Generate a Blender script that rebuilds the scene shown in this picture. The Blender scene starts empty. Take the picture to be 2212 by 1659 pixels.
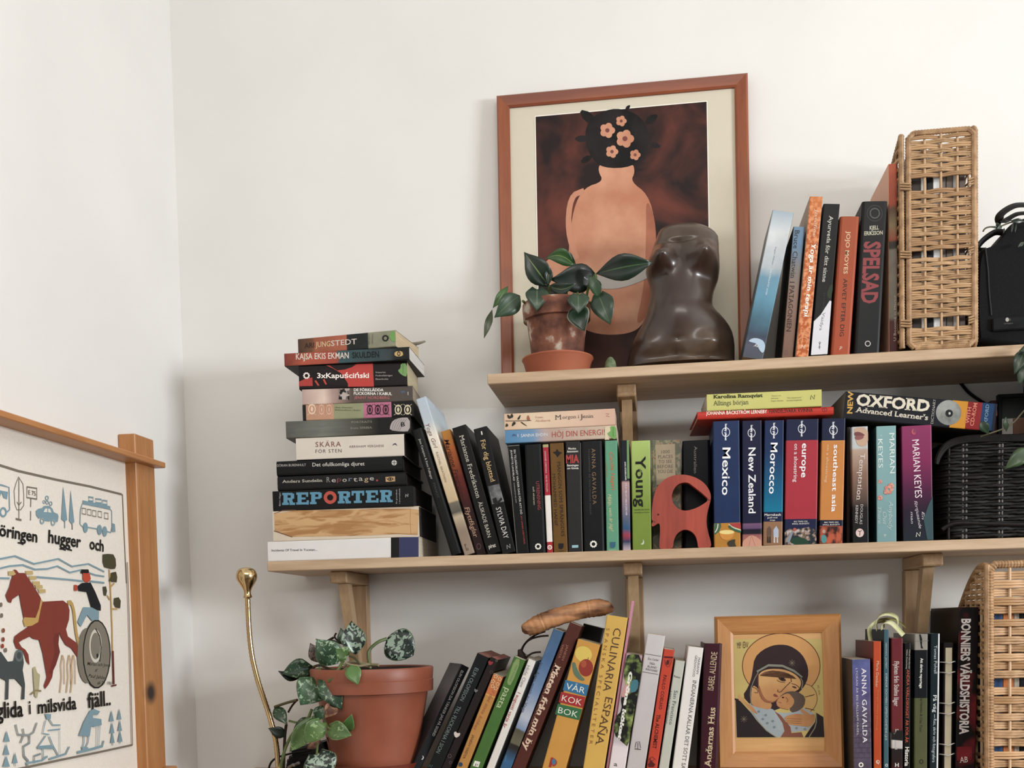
import bpy, math, random
from mathutils import Vector, Matrix
random.seed(4)
R = random.Random(7)
C = bpy.context.scene.collection
scene = bpy.context.scene

# ------------------------------------------------------------------ camera
FPX, PPX, PPY = 2300.0, 1106.0, 1460.0
CR = Matrix(((0.99050016, 0.1355954, -0.02287626), (-0.01611625, -0.05074413, -0.99858164), (-0.13656391, 0.98946396, -0.04807678)))
CAM = Vector((0.8675, -1.906, 1.45))
cd = bpy.data.cameras.new('camera'); cam = bpy.data.objects.new('camera', cd); C.objects.link(cam)
cd.sensor_fit = 'HORIZONTAL'; cd.sensor_width = 36.0; cd.lens = FPX / 2212 * 36
cd.shift_x = 0.0; cd.shift_y = (PPY - 829.5) / 2212
cd.clip_start = 0.05; cd.clip_end = 50
rx, ry, rz = CR[0], -CR[1], -CR[2]
cam.matrix_world = Matrix(((rx[0], ry[0], rz[0], CAM[0]), (rx[1], ry[1], rz[1], CAM[1]), (rx[2], ry[2], rz[2], CAM[2]), (0, 0, 0, 1)))
scene.camera = cam

# ------------------------------------------------------------------ light
w = bpy.data.worlds.new('world'); scene.world = w; w.use_nodes = True
bg = w.node_tree.nodes['Background']; bg.inputs[0].default_value = (1.0, 0.97, 0.94, 1); bg.inputs[1].default_value = 0.19
def area(name, loc, target, sx, sy, power, col):
    l = bpy.data.lights.new(name, 'AREA'); l.shape = 'RECTANGLE'; l.size = sx; l.size_y = sy; l.energy = power; l.color = col
    o = bpy.data.objects.new(name, l); C.objects.link(o); o.location = loc
    o.rotation_euler = (Vector(target) - Vector(loc)).to_track_quat('-Z', 'Y').to_euler(); return o
area('window_light', (3.9, -1.9, 1.92), (0.4, -0.1, 1.85), 0.9, 0.55, 68, (0.94, 0.975, 1.0))
area('added_fill_light', (1.2, -2.45, 2.88), (1.0, 0.0, 1.65), 1.9, 0.7, 25, (1.0, 0.955, 0.90))  # added fill standing in for ceiling bounce; no such lamp is known
scene.view_settings.view_transform = 'Standard'; scene.view_settings.look = 'None'
scene.view_settings.gamma = 1; scene.view_settings.use_curve_mapping = False
scene.view_settings.exposure = 0.36

# ------------------------------------------------------------------ materials
def lin(c):
    o = []; g_ = (c[0] + c[1] + c[2]) / 3; k = 1.0 if min(c[:3]) > 205 else (0.93 if g_ > 70 else 0.93 - 0.30 * (70 - g_) / 70)
    for v in c[:3]:
        v = (v + (g_ - v) * 0.08) * k / 255.0
        o.append(v / 12.92 if v <= 0.04045 else ((v + 0.055) / 1.055) ** 2.4)
    return (*o, 1)
MC = {}
def newmat(n):
    m = bpy.data.materials.new(n); m.use_nodes = True
    return m, m.node_tree.nodes, m.node_tree.links, m.node_tree.nodes['Principled BSDF']
def flat(c, rough=0.5, metal=0.0, var=0.06, scale=60, name='print', coat=0.0):
    k = (tuple(c), rough, metal, var, scale, coat)
    if k in MC: return MC[k]
    m, N, L, B = newmat(name)
    B.inputs['Roughness'].default_value = rough; B.inputs['Metallic'].default_value = metal
    if sum(c) < 180 and not coat and metal == 0: B.inputs['Specular IOR Level'].default_value = 0.22
    if coat: B.inputs['Coat Weight'].default_value = coat; B.inputs['Coat Roughness'].default_value = 0.15
    tc = N.new('ShaderNodeTexCoord'); nz = N.new('ShaderNodeTexNoise'); nz.inputs['Scale'].default_value = scale
    nz.inputs['Detail'].default_value = 3
    L.new(tc.outputs['Object'], nz.inputs['Vector'])
    mx = N.new('ShaderNodeMix'); mx.data_type = 'RGBA'
    l = lin(c); mx.inputs['A'].default_value = tuple(v * (1 - var) for v in l[:3]) + (1,)
    mx.inputs['B'].default_value = tuple(min(1, v * (1 + var)) for v in l[:3]) + (1,)
    L.new(nz.outputs['Fac'], mx.inputs['Factor']); L.new(mx.outputs['Result'], B.inputs['Base Color'])
    MC[k] = m; return m
def ramp(N, stops, interp='LINEAR'):
    r = N.new('ShaderNodeValToRGB'); r.color_ramp.interpolation = interp
    e = r.color_ramp.elements
    while len(e) < len(stops): e.new(0.5)
    for i, (p, c) in enumerate(stops):
        e[i].position = p; e[i].color = lin(c)
    return r
def spine(stops, axis='v', interp='LINEAR', noise=0.0, nscale=30, rough=0.42, warp=0.0, nst=(1, 1, 1), n2=None, n2amt=0.0):
    """cover stock: a printed ramp along the book, with a printed blotchy picture mixed in"""
    m, N, L, B = newmat('cover_stock')
    B.inputs['Roughness'].default_value = rough; B.inputs['Specular IOR Level'].default_value = 0.2
    uv = N.new('ShaderNodeUVMap'); uv.uv_map = 'UVMap'
    sp = N.new('ShaderNodeSeparateXYZ'); L.new(uv.outputs[0], sp.inputs[0])
    tc = N.new('ShaderNodeTexCoord'); mp = N.new('ShaderNodeMapping'); mp.inputs['Scale'].default_value = nst
    L.new(tc.outputs['Object'], mp.inputs[0])
    nz = N.new('ShaderNodeTexNoise'); nz.inputs['Scale'].default_value = nscale; nz.inputs['Detail'].default_value = 5
    L.new(mp.outputs[0], nz.inputs['Vector'])
    a = sp.outputs['Y' if axis == 'v' else 'X']
    if warp:
        s1 = N.new('ShaderNodeMath'); s1.operation = 'MULTIPLY_ADD'; s1.inputs[1].default_value = warp; s1.inputs[2].default_value = -warp / 2
        L.new(nz.outputs['Fac'], s1.inputs[0])
        s2 = N.new('ShaderNodeMath'); s2.operation = 'ADD'; L.new(a, s2.inputs[0]); L.new(s1.outputs[0], s2.inputs[1]); a = s2.outputs[0]
    r = ramp(N, stops, interp); L.new(a, r.inputs[0]); out = r.outputs[0]
    if n2 is not None:
        rr = ramp(N, [(0.5 - n2amt, (0, 0, 0)), (0.5 + 0.05, (255, 255, 255))]); L.new(nz.outputs['Fac'], rr.inputs[0])
        mx = N.new('ShaderNodeMix'); mx.data_type = 'RGBA'; L.new(rr.outputs[0], mx.inputs['Factor']); L.new(out, mx.inputs['A'])
        mx.inputs['B'].default_value = lin(n2); out = mx.outputs['Result']
    nv = noise or 0.08
    mm = N.new('ShaderNodeMapRange'); mm.inputs['From Min'].default_value = 0.3; mm.inputs['From Max'].default_value = 0.7
    mm.inputs['To Min'].default_value = 1 - nv; mm.inputs['To Max'].default_value = 1 + nv * 0.6; L.new(nz.outputs['Fac'], mm.inputs[0])
    vm = N.new('ShaderNodeVectorMath'); vm.operation = 'SCALE'; L.new(out, vm.inputs[0]); L.new(mm.outputs[0], vm.inputs['Scale'])
    L.new(vm.outputs[0], B.inputs['Base Color'])
    return m
def one(c, **k): return spine([(0, c), (1, c)], **k)
def wood(c1, c2, dirn='x', scale=1.0, rough=0.5, name='wood', knots=None, grain=1.0):
    m, N, L, B = newmat(name); B.inputs['Roughness'].default_value = rough
    tc = N.new('ShaderNodeTexCoord'); mp = N.new('ShaderNodeMapping')
    s = {'x': (2.2, 26, 26), 'y': (26, 2.2, 26), 'z': (26, 26, 2.2)}[dirn]
    mp.inputs['Scale'].default_value = tuple(v * scale for v in s); L.new(tc.outputs['Object'], mp.inputs[0])
    n1 = N.new('ShaderNodeTexNoise'); n1.inputs['Scale'].default_value = 1.5; n1.inputs['Detail'].default_value = 6; n1.inputs['Distortion'].default_value = 0.7
    L.new(mp.outputs[0], n1.inputs['Vector'])
    n2 = N.new('ShaderNodeTexNoise'); n2.inputs['Scale'].default_value = 9; n2.inputs['Detail'].default_value = 3; L.new(mp.outputs[0], n2.inputs['Vector'])
    ad = N.new('ShaderNodeMix'); ad.inputs['Factor'].default_value = 0.35; L.new(n1.outputs['Fac'], ad.inputs['A']); L.new(n2.outputs['Fac'], ad.inputs['B'])
    r = ramp(N, [(0.35, c1), (0.65, c2)]); L.new(ad.outputs['Result'], r.inputs[0])
    out = r.outputs[0]
    if knots:
        kc, kr = knots
        vm = N.new('ShaderNodeVectorMath'); vm.operation = 'DISTANCE'; L.new(tc.outputs['Object'], vm.inputs[0]); vm.inputs[1].default_value = kc
        mr = N.new('ShaderNodeMapRange'); mr.inputs['From Min'].default_value = kr * 0.75; mr.inputs['From Max'].default_value = kr * 1.9
        mr.inputs['To Min'].default_value = 1; mr.inputs['To Max'].default_value = 0; L.new(vm.outputs['Value'], mr.inputs[0])
        mx = N.new('ShaderNodeMix'); mx.data_type = 'RGBA'; L.new(mr.outputs[0], mx.inputs['Factor']); L.new(out, mx.inputs['A']); mx.inputs['B'].default_value = lin((52, 30, 22)); out = mx.outputs['Result']
    L.new(out, B.inputs['Base Color'])
    bp = N.new('ShaderNodeBump'); bp.inputs['Strength'].default_value = 0.12 * grain; bp.inputs['Distance'].default_value = 0.001
    L.new(n2.outputs['Fac'], bp.inputs['Height']); L.new(bp.outputs[0], B.inputs['Normal'])
    return m
def blotch(c1, c2, scale, lo=0.4, hi=0.6, rough=0.6, name='blotched', detail=4, metal=0, bump=0.0, dist=0.0, c3=None, coat=0.0, sc=(1, 1, 1)):
    m, N, L, B = newmat(name); B.inputs['Roughness'].default_value = rough; B.inputs['Metallic'].default_value = metal
    if coat: B.inputs['Coat Weight'].default_value = coat; B.inputs['Coat Roughness'].default_value = 0.1
    if sum(c1) < 150 and not coat: B.inputs['Specular IOR Level'].default_value = 0.2
    tc = N.new('ShaderNodeTexCoord'); mp = N.new('ShaderNodeMapping'); mp.inputs['Scale'].default_value = sc; L.new(tc.outputs['Object'], mp.inputs[0])
    nz = N.new('ShaderNodeTexNoise'); nz.inputs['Scale'].default_value = scale; nz.inputs['Detail'].default_value = detail; nz.inputs['Distortion'].default_value = dist
    L.new(mp.outputs[0], nz.inputs['Vector'])
    st = [(lo, c1), (hi, c2)] + ([(min(1, hi + 0.1), c3)] if c3 else [])
    r = ramp(N, st); L.new(nz.outputs['Fac'], r.inputs[0]); L.new(r.outputs[0], B.inputs['Base Color'])
    if bump:
        bp = N.new('ShaderNodeBump'); bp.inputs['Strength'].default_value = bump; bp.inputs['Distance'].default_value = 0.002
        L.new(nz.outputs['Fac'], bp.inputs['Height']); L.new(bp.outputs[0], B.inputs['Normal'])
    return m
def page_mat(c=(226, 214, 190)):
    k = ('page', c)
    if k in MC: return MC[k]
    m, N, L, B = newmat('page_edges'); B.inputs['Roughness'].default_value = 0.85
    uv = N.new('ShaderNodeUVMap'); uv.uv_map = 'UVMap'
    mp = N.new('ShaderNodeMapping'); mp.inputs['Scale'].default_value = (60, 1.5, 1.5); L.new(uv.outputs[0], mp.inputs[0])
    nz = N.new('ShaderNodeTexNoise'); nz.inputs['Scale'].default_value = 1; nz.inputs['Detail'].default_value = 2; L.new(mp.outputs[0], nz.inputs['Vector'])
    r = ramp(N, [(0.3, tuple(int(v * 0.82) for v in c)), (0.6, c)]); L.new(nz.outputs['Fac'], r.inputs[0]); L.new(r.outputs[0], B.inputs['Base Color'])
    MC[k] = m; return m

# ------------------------------------------------------------------ mesh helpers
def mesh(name, v, f, mat=None, parent=None, smooth=False, uv=None, kind=None):
    me = bpy.data.meshes.new(name); me.from_pydata([tuple(p) for p in v], [], f); me.update()
    if mat: me.materials.append(mat)
    if smooth: me.polygons.foreach_set('use_smooth', [True] * len(me.polygons))
    if uv:
        ul = me.uv_layers.new(name='UVMap')
        for l in me.loops: ul.data[l.index].uv = uv[l.vertex_index]
    o = bpy.data.objects.new(name, me); C.objects.link(o)
    if parent: o.parent = parent
    if kind: o['kind'] = kind
    return o
def tag(o, label, cat, group=None):
    o['label'] = label; o['category'] = cat
    if group: o['group'] = group
    return o
def empty(name, M): 
    o = bpy.data.objects.new(name, None); C.objects.link(o); o.empty_display_size = 0.02
    o.matrix_world = M if isinstance(M, Matrix) else Matrix.Translation(M); return o
class G:
    """collects solids in one coordinate frame"""
    def __init__(s): s.v = []; s.f = []
    def add(s, v, f):
        n = len(s.v); s.v += [tuple(p) for p in v]; s.f += [tuple(i + n for i in q) for q in f]
    def box(s, x0, x1, y0, y1, z0, z1, b=0.0):
        if b <= 0:
            v = [(x, y, z) for x in (x0, x1) for y in (y0, y1) for z in (z0, z1)]
            s.add(v, [(0, 1, 3, 2), (4, 6, 7, 5), (0, 4, 5, 1), (2, 3, 7, 6), (0, 2, 6, 4), (1, 5, 7, 3)]); return
        # chamfered box: three nested rings merged by hull-like strips
        P = []; 
        for sx in (0, 1):
            for sy in (0, 1):
                for sz in (0, 1):
                    X, Y, Z = (x0, x1)[sx], (y0, y1)[sy], (z0, z1)[sz]
                    dx, dy, dz = (b, -b)[sx], (b, -b)[sy], (b, -b)[sz]
                    P += [(X, Y + dy, Z + dz), (X + dx, Y, Z + dz), (X + dx, Y + dy, Z)]
        i = lambda a, b_, c, k: ((a * 2 + b_) * 2 + c) * 3 + k
        F = []
        for a in (0, 1):
            q = [i(a, 0, 0, 0), i(a, 0, 1, 0), i(a, 1, 1, 0), i(a, 1, 0, 0)]; F.append(q if a == 0 else q[::-1])
            q = [i(0, a, 0, 1), i(1, a, 0, 1), i(1, a, 1, 1), i(0, a, 1, 1)]; F.append(q if a == 0 else q[::-1])
            q = [i(0, 0, a, 2), i(0, 1, a, 2), i(1, 1, a, 2), i(1, 0, a, 2)]; F.append(q if a == 0 else q[::-1])
        for a in (0, 1):
            for c in (0, 1):
                F.append([i(a, c, 0, 0), i(a, c, 1, 0), i(a, c, 1, 1), i(a, c, 0, 1)])
                F.append([i(a, 0, c, 0), i(a, 1, c, 0), i(a, 1, c, 2), i(a, 0, c, 2)])
                F.append([i(0, a, c, 1), i(1, a, c, 1), i(1, a, c, 2), i(0, a, c, 2)])
                for d in (0, 1): F.append([i(a, c, d, 0), i(a, c, d, 1), i(a, c, d, 2)])
        s.add(P, F)
    def tube(s, pts, r, n=8, cap=True, squash=1.0, up=None):
        pts = [Vector(p) for p in pts]; rs = r if isinstance(r, (list, tuple)) else [r] * len(pts)
        base = len(s.v); prev = None
        for i, p in enumerate(pts):
            t = (pts[min(i + 1, len(pts) - 1)] - pts[max(i - 1, 0)]); t = t.normalized() if t.length > 1e-9 else Vector((0, 0, 1))
            a = prev if prev is not None else (Vector(up) if up else (Vector((0, 0, 1)) if abs(t.z) < 0.9 else Vector((1, 0, 0))))
            a = (a - t * a.dot(t)).normalized(); b = t.cross(a); prev = a
            for k in range(n):
                an = 2 * math.pi * k / n
                s.v.append(tuple(p + (a * math.cos(an) + b * math.sin(an) * squash) * rs[i]))
        for i in range(len(pts) - 1):
            for k in range(n):
                a0 = base + i * n + k; a1 = base + i * n + (k + 1) % n
                s.f.append((a0, a1, a1 + n, a0 + n))
        if cap:
            s.f.append(tuple(base + k for k in range(n))[::-1]); s.f.append(tuple(base + (len(pts) - 1) * n + k for k in range(n)))
    def lathe(s, prof, n=40, c=(0, 0, 0)):
        base = len(s.v)
        for (r, z) in prof:
            for k in range(n):
                an = 2 * math.pi * k / n; s.v.append((c[0] + r * math.cos(an), c[1] + r * math.sin(an), c[2] + z))
        for i in range(len(prof) - 1):
            for k in range(n):
                a0 = base + i * n + k; a1 = base + i * n + (k + 1) % n
                s.f.append((a0, a1, a1 + n, a0 + n))
        s.f.append(tuple(base + k for k in range(n))[::-1]); s.f.append(tuple(base + (len(prof) - 1) * n + k for k in range(n)))
    def prism(s, poly, y0, y1):
        n = len(poly); s.add([(x, y0, z) for x, z in poly] + [(x, y1, z) for x, z in poly],
              [tuple(range(n)), tuple(range(2 * n - 1, n - 1, -1))] + [(i, i + n, (i + 1) % n + n, (i + 1) % n) for i in range(n)])
    def ob(s, name, mat, parent=None, smooth=False, kind=None, fix=True):
        o = mesh(name, s.v, s.f, mat, parent, smooth, kind=kind)
        if fix:
            import bmesh
            bm = bmesh.new(); bm.from_mesh(o.data); bmesh.ops.recalc_face_normals(bm, faces=bm.faces); bm.to_mesh(o.data); bm.free()
        if smooth:
            try: o.data.set_sharp_from_angle(angle=math.radians(40))
            except Exception: pass
        return o
# ------------------------------------------------------------------ photo measurements -> world
zt = (0.0, 0.0, 1.0)
def Z(x0, y0, s):
    """the crop of the photograph in which the next measurements were taken"""
    global zt; zt = (x0, y0, s)
def px(x, y): return zt[0] + x / zt[2], zt[1] + y / zt[2]
def ray(x, y):
    x, y = px(x, y)
    return (CR.transposed() @ Vector(((x - PPX) / FPX, (y - PPY) / FPX, 1.0)))
def P(x, y, Y):
    d = ray(x, y); return CAM + d * ((Y - CAM.y) / d.y)
def hit(x, y, O, n):
    d = ray(x, y); return CAM + d * ((O - CAM).dot(n) / d.dot(n))
def mpp(p): return ((Vector(p) - CAM).dot(CR[2])) / FPX / zt[2]      # metres per measured pixel at p
class Surf:
    def __init__(s, root, O, ux, uy, uz): s.root = root; s.O = O; s.ux = ux; s.uy = uy; s.uz = uz; s.n = 0; s.par = root
    def loc(s, x, y):
        p = hit(x, y, s.O, s.uy) - s.O; return (p.dot(s.ux), p.dot(s.uz))
    def lift(s): s.n += 1; return -(0.0003 + s.n * 0.000016)
def frame_matrix(O, ux, uy, uz):
    return Matrix(((ux.x, uy.x, uz.x, O.x), (ux.y, uy.y, uz.y, O.y), (ux.z, uy.z, uz.z, O.z), (0, 0, 0, 1)))
fcache = {}
def glyphs(t, bold, serif, shear, sp):
    k = (t, bold, serif, shear, sp)
    if k in fcache: return fcache[k]
    cu = bpy.data.curves.new('lettering', 'FONT'); cu.body = t; cu.size = 1; cu.offset = bold; cu.shear = shear; cu.space_character = sp
    cu.resolution_u = 2; cu.fill_mode = 'BOTH'
    o = bpy.data.objects.new('lettering', cu); C.objects.link(o)
    dg = bpy.context.evaluated_depsgraph_get(); me = bpy.data.meshes.new_from_object(o.evaluated_get(dg))
    v = [(a.co.x, a.co.y) for a in me.vertices]; f = [tuple(p.vertices) for p in me.polygons]
    if serif:
        cnt = {}
        for q in f:
            for i in range(len(q)):
                e = tuple(sorted((q[i], q[(i + 1) % len(q)]))); cnt[e] = cnt.get(e, 0) + 1
        add = []
        for (a, b), c in cnt.items():
            if c != 1: continue
            (x0, y0), (x1, y1) = v[a], v[b]
            if abs(y0 - y1) > 0.012 or not 0.03 < abs(x0 - x1) < 0.22 + bold: continue
            for lv in (0.0, 0.73, 0.55, 0.76):
                if abs(y0 - lv) < 0.03 + bold * .6:
                    e = 0.075; t_ = 0.05 + bold * .5; up = 1 if lv < 0.1 else -1
                    xa, xb = min(x0, x1) - e, max(x0, x1) + e; add.append((xa, xb, y0, y0 + up * t_)); break
        for xa, xb, ya, yb in add:
            n = len(v); v += [(xa, ya), (xb, ya), (xb, yb), (xa, yb)]; f.append((n, n + 1, n + 2, n + 3))
    bpy.data.objects.remove(o); bpy.data.curves.remove(cu); bpy.data.meshes.remove(me)
    fcache[k] = (v, f); return v, f
CAPH = 0.729
def T(S, t, x0, y0, x1, y1, h, col, bold=0.0, serif=0, shear=0.0, sp=1.0, name='title_lettering', rough=0.45, metal=0.0):
    """flat print: letters from (x0,y0) to (x1,y1) along the middle of the cap height h"""
    v, f = glyphs(t, bold, serif, shear, sp)
    if not v: return
    a = Vector(S.loc(x0, y0)); b = Vector(S.loc(x1, y1)); d = b - a; Ln = d.length; d.normalize(); n = Vector((-d.y, d.x))
    x_min = min(p[0] for p in v); x_max = max(p[0] for p in v)
    wp = hit((x0 + x1) / 2, (y0 + y1) / 2, S.O, S.uy); hh = h * mpp(wp)
    sx = Ln / (x_max - x_min); sy = hh / CAPH; l = S.lift()
    vs = []
    for X, Y in v:
        q = a + d * ((X - x_min) * sx) + n * ((Y - CAPH / 2) * sy); vs.append((q.x, l, q.y))
    return mesh(name, vs, f, flat(col, rough, metal, var=0.02, name='ink'), S.par)
def Q(S, pts, col, name='spine_art', rough=0.45, mat=None, smooth=0):
    """flat print: a filled outline; smooth>0 rounds the outline"""
    p = [S.loc(x, y) for x, y in pts]
    if smooth: p = chaikin(p, smooth)
    l = S.lift(); return mesh(name, [(x, l, z) for x, z in p], tri(p), mat or flat(col, rough, name='ink'), S.par)
def chaikin(p, k, closed=True):
    for _ in range(k):
        q = []; n = len(p)
        rng = range(n) if closed else range(n - 1)
        if not closed: q.append(p[0])
        for i in rng:
            a, b = p[i], p[(i + 1) % n]
            q.append(tuple(a[j] * 0.75 + b[j] * 0.25 for j in range(len(a)))); q.append(tuple(a[j] * 0.25 + b[j] * 0.75 for j in range(len(a))))
        if not closed: q.append(p[-1])
        p = q
    return p
def tri(p):
    from mathutils.geometry import tessellate_polygon
    f = tessellate_polygon([[Vector((a[0], a[1], 0)) for a in p]])
    out = []
    for a, b, c in f:
        ax = (p[b][0] - p[a][0]) * (p[c][1] - p[a][1]) - (p[b][1] - p[a][1]) * (p[c][0] - p[a][0])
        out.append((a, b, c) if ax > 0 else (a, c, b))
    return out
def O_(S, x, y, rx, ry, col, name='emblem', inner=0.0, n=22, mat=None, rot=0.0):
    """flat print: disc or ring"""
    l = S.lift(); vs = []; f = []
    cr, sr = math.cos(rot), math.sin(rot)
    for k in range(n):
        a = 2 * math.pi * k / n; c_, s_ = rx * math.cos(a), ry * math.sin(a)
        q = S.loc(x + c_ * cr - s_ * sr, y + c_ * sr + s_ * cr); vs.append((q[0], l, q[1]))
    if inner:
        c0 = S.loc(x, y)
        for k in range(n): vs.append((c0[0] + (vs[k][0] - c0[0]) * inner, l, c0[1] + (vs[k][2] - c0[1]) * inner))
        f = [(k, (k + 1) % n, (k + 1) % n + n, k + n)[::-1] for k in range(n)]
    else: f = [tuple(range(n))[::-1]]
    return mesh(name, vs, f, mat or flat(col, 0.45, name='ink'), S.par)
def K(S, pts, wd, col, name='emblem', closed=False, smooth=0, mat=None):
    """flat print: a drawn line of width wd"""
    p = [S.loc(x, y) for x, y in pts]
    if smooth: p = chaikin(p, smooth, closed)
    wp = hit(pts[0][0], pts[0][1], S.O, S.uy); w_ = wd * mpp(wp) / 2; l = S.lift(); n = len(p); vs = []
    for i in range(n):
        a = p[(i - 1) % n] if (closed or i > 0) else p[i]; b = p[(i + 1) % n] if (closed or i < n - 1) else p[i]
        d = Vector((b[0] - a[0], b[1] - a[1])); d = d.normalized() if d.length > 1e-9 else Vector((1, 0))
        vs += [(p[i][0] - d.y * w_, l, p[i][1] + d.x * w_), (p[i][0] + d.y * w_, l, p[i][1] - d.x * w_)]
    f = [(2 * i, 2 * i + 1, (2 * i + 3) % (2 * n), (2 * i + 2) % (2 * n)) for i in range(n if closed else n - 1)]
    return mesh(name, vs, f, mat or flat(col, 0.5, name='ink'), S.par)
# ------------------------------------------------------------------ books
def bk(label, q, Y, base, D, cover, kind='paper', orient='v', yaw=0.0, group=None, page=(226, 214, 190), side=None, name='book', tilt=None, H=None, cat='book', W=None, shrink=0.0007):
    TL, TR, BR, BL = q[0:2], q[2:4], q[4:6], q[6:8]
    ya = math.radians(yaw); ux = Vector((math.cos(ya), math.sin(ya), 0)); uy = Vector((-math.sin(ya), math.cos(ya), 0)); uz = Vector((0, 0, 1))
    O = P(BL[0], BL[1], Y)
    pts = []
    for c in (TL, TR, BR, BL):
        p = hit(c[0], c[1], O, uy) - O; pts.append(Vector((p.dot(ux), p.z)))
    tl, tr, br, bl = pts
    if orient == 'v':
        up = ((tl + tr) / 2 - (bl + br) / 2); an = math.atan2(up.x, up.y) if tilt is None else tilt     # lean to the right > 0
        u2 = Vector((math.sin(an), math.cos(an))); r2 = Vector((math.cos(an), -math.sin(an)))
        Wd = W or ((tr - tl).dot(r2) + (br - bl).dot(r2)) / 2
        mid = (bl + br) / 2; Ht = up.length if H is None else H
        top = mid + u2 * Ht
        # slide down its own axis until the lower corner stands on the shelf
        drop = abs(math.sin(an)) * Wd / 2
        want = base - O.z + drop + 0.0002
        k = (mid.y - want) / u2.y; mid = mid - u2 * k
        if H is None: Ht = (top - mid).length
        o2 = mid - r2 * Wd / 2
    else:
        along = ((tr + br) / 2 - (tl + bl) / 2); an = 0.0 if tilt is None else tilt
        r2 = Vector((math.cos(an), -math.sin(an))); u2 = Vector((math.sin(an), math.cos(an)))
        Wd = along.length; Ht = ((tl - bl).dot(u2) + (tr - br).dot(u2)) / 2 if H is None else H
        if H is None and base is not None and tilt is None: Ht = (tl.y + tr.y) / 2 + O.z - base - 0.0003
        o2 = Vector(((tl.x + bl.x) / 2, (bl.y if base is None else base - O.z)))
    if orient == 'v': o2 = o2 + r2 * shrink / 2; Wd -= shrink
    else: Wd -= 0.0004
    nux = ux * r2.x + Vector((0, 0, r2.y)); nuz = ux * u2.x + Vector((0, 0, u2.y))
    OO = O + ux * o2.x + Vector((0, 0, o2.y))
    root = empty(name, frame_matrix(OO, nux, uy, nuz)); tag(root, label, cat, group)
    hard = kind == 'hard'; ct = 0.0022 if hard else 0.0006; ov = 0.0028 if hard else 0.0
    # cover: U-shaped section
    A, B = (Wd, Ht) if orient == 'v' else (Ht, Wd)      # thickness, length
    r = min(A * 0.22, 0.004 if hard else 0.0016)
    prof = [(0, D), (0, r), (r * 0.3, r * 0.3), (r, 0), (A / 2, -0.0003 if hard else 0), (A - r, 0), (A - r * 0.3, r * 0.3), (A, r), (A, D)]
    inn = [(A - ct, D), (A - ct, r + ct), (A - r - ct, ct), (A / 2, ct), (r + ct, ct), (ct, r + ct), (ct, D)]
    ring = prof + inn; n = len(ring); vs = []; uv = []
    for l in (0, B):
        for (a, y) in ring:
            p = (a, y, l) if orient == 'v' else (l, y, a)
            vs.append(p); uv.append((p[0] / Wd, p[2] / Ht))
    f = [(i, (i + 1) % n, (i + 1) % n + n, i + n) for i in range(n)]
    if orient == 'h': f = [x[::-1] for x in f]
    ends = tri(ring); m0 = [x[::-1] for x in ends]; m1 = [tuple(i + n for i in x) for x in ends]
    if orient == 'h': m0, m1 = [x[::-1] for x in m0], [x[::-1] for x in m1]
    cv = mesh('cover', vs, f + m0 + m1, cover, root, uv=uv)
    import bmesh
    bm = bmesh.new(); bm.from_mesh(cv.data); bmesh.ops.recalc_face_normals(bm, faces=bm.faces); bm.to_mesh(cv.data); bm.free()
    if side:
        cv.data.materials.append(side)
        for p in cv.data.polygons:
            nrm = p.normal.x if orient == 'v' else p.normal.z
            if abs(nrm) > 0.9: p.material_index = 1
    # page block
    e = ct + 0.00005
    pa0, pa1, pl0, pl1, py0, py1 = e, A - e, max(ov, 0.0003), B - max(ov, 0.0003), r * 0.5 + e, D - max(ov, 0.0005)
    bx = [(a, y, l) if orient == 'v' else (l, y, a) for a in (pa0, pa1) for y in (py0, py1) for l in (pl0, pl1)]
    uvs = [(((p[0] if orient == 'v' else p[2]) / 0.03), p[1] / 0.1) for p in bx]
    fx = [(0, 1, 3, 2), (4, 6, 7, 5), (0, 4, 5, 1), (2, 3, 7, 6), (0, 2, 6, 4), (1, 5, 7, 3)]
    pb = mesh('page_block', bx, fx, page_mat(page), root, uv=uvs)
    bm = bmesh.new(); bm.from_mesh(pb.data); bmesh.ops.recalc_face_normals(bm, faces=bm.faces); bm.to_mesh(pb.data); bm.free()
    S = Surf(root, OO, nux, uy, nuz); S.W = Wd; S.H = Ht; S.D = D; S.top = OO.z + Ht; S.par = cv
    return S
def band(S, v0, v1, col, u0=0.0, u1=1.0, name='spine_band', mat=None):
    l = S.lift(); e = 0.0006
    x0, x1, z0, z1 = u0 * S.W + (e if u0 == 0 else 0), u1 * S.W - (e if u1 == 1 else 0), v0 * S.H + (e if v0 == 0 else 0), v1 * S.H - (e if v1 == 1 else 0)
    return mesh(name, [(x0, l, z0), (x1, l, z0), (x1, l, z1), (x0, l, z1)], [(0, 1, 2, 3)], mat or flat(col, 0.45, name='ink'), S.par)
# ------------------------------------------------------------------ the room
ZM, ZU, ZB, TH = 1.5645, 1.854, 1.193, 0.0165
YS = -0.19
WALLC = (236, 233, 229)
wallm = blotch((222, 220, 216), (229, 227, 223), 3.0, 0.3, 0.7, 0.9, 'painted_plaster', bump=0.03)
def slab(name, x0, x1, y0, y1, z0, z1, m):
    g = G(); g.box(x0, x1, y0, y1, z0, z1); o = g.ob(name, m); o['kind'] = 'structure'; return o
slab('wall_back', -0.1, 4.1, 0.0, 0.1, 0.0, 3.0, wallm)
slab('wall_left', -0.1, 0.0, -4.0, 0.0, 0.0, 3.0, wallm)
slab('floor', -0.1, 4.1, -4.0, 0.1, -0.1, 0.0, wood((96, 74, 56), (116, 92, 70), 'x', 0.4))
slab('ceiling', -0.1, 4.1, -4.0, 0.1, 3.0, 3.1, flat((240, 238, 234), 0.9))
g = G()
wy0, wy1, wz0, wz1 = -2.6, -1.2, 1.3, 2.55
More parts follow.
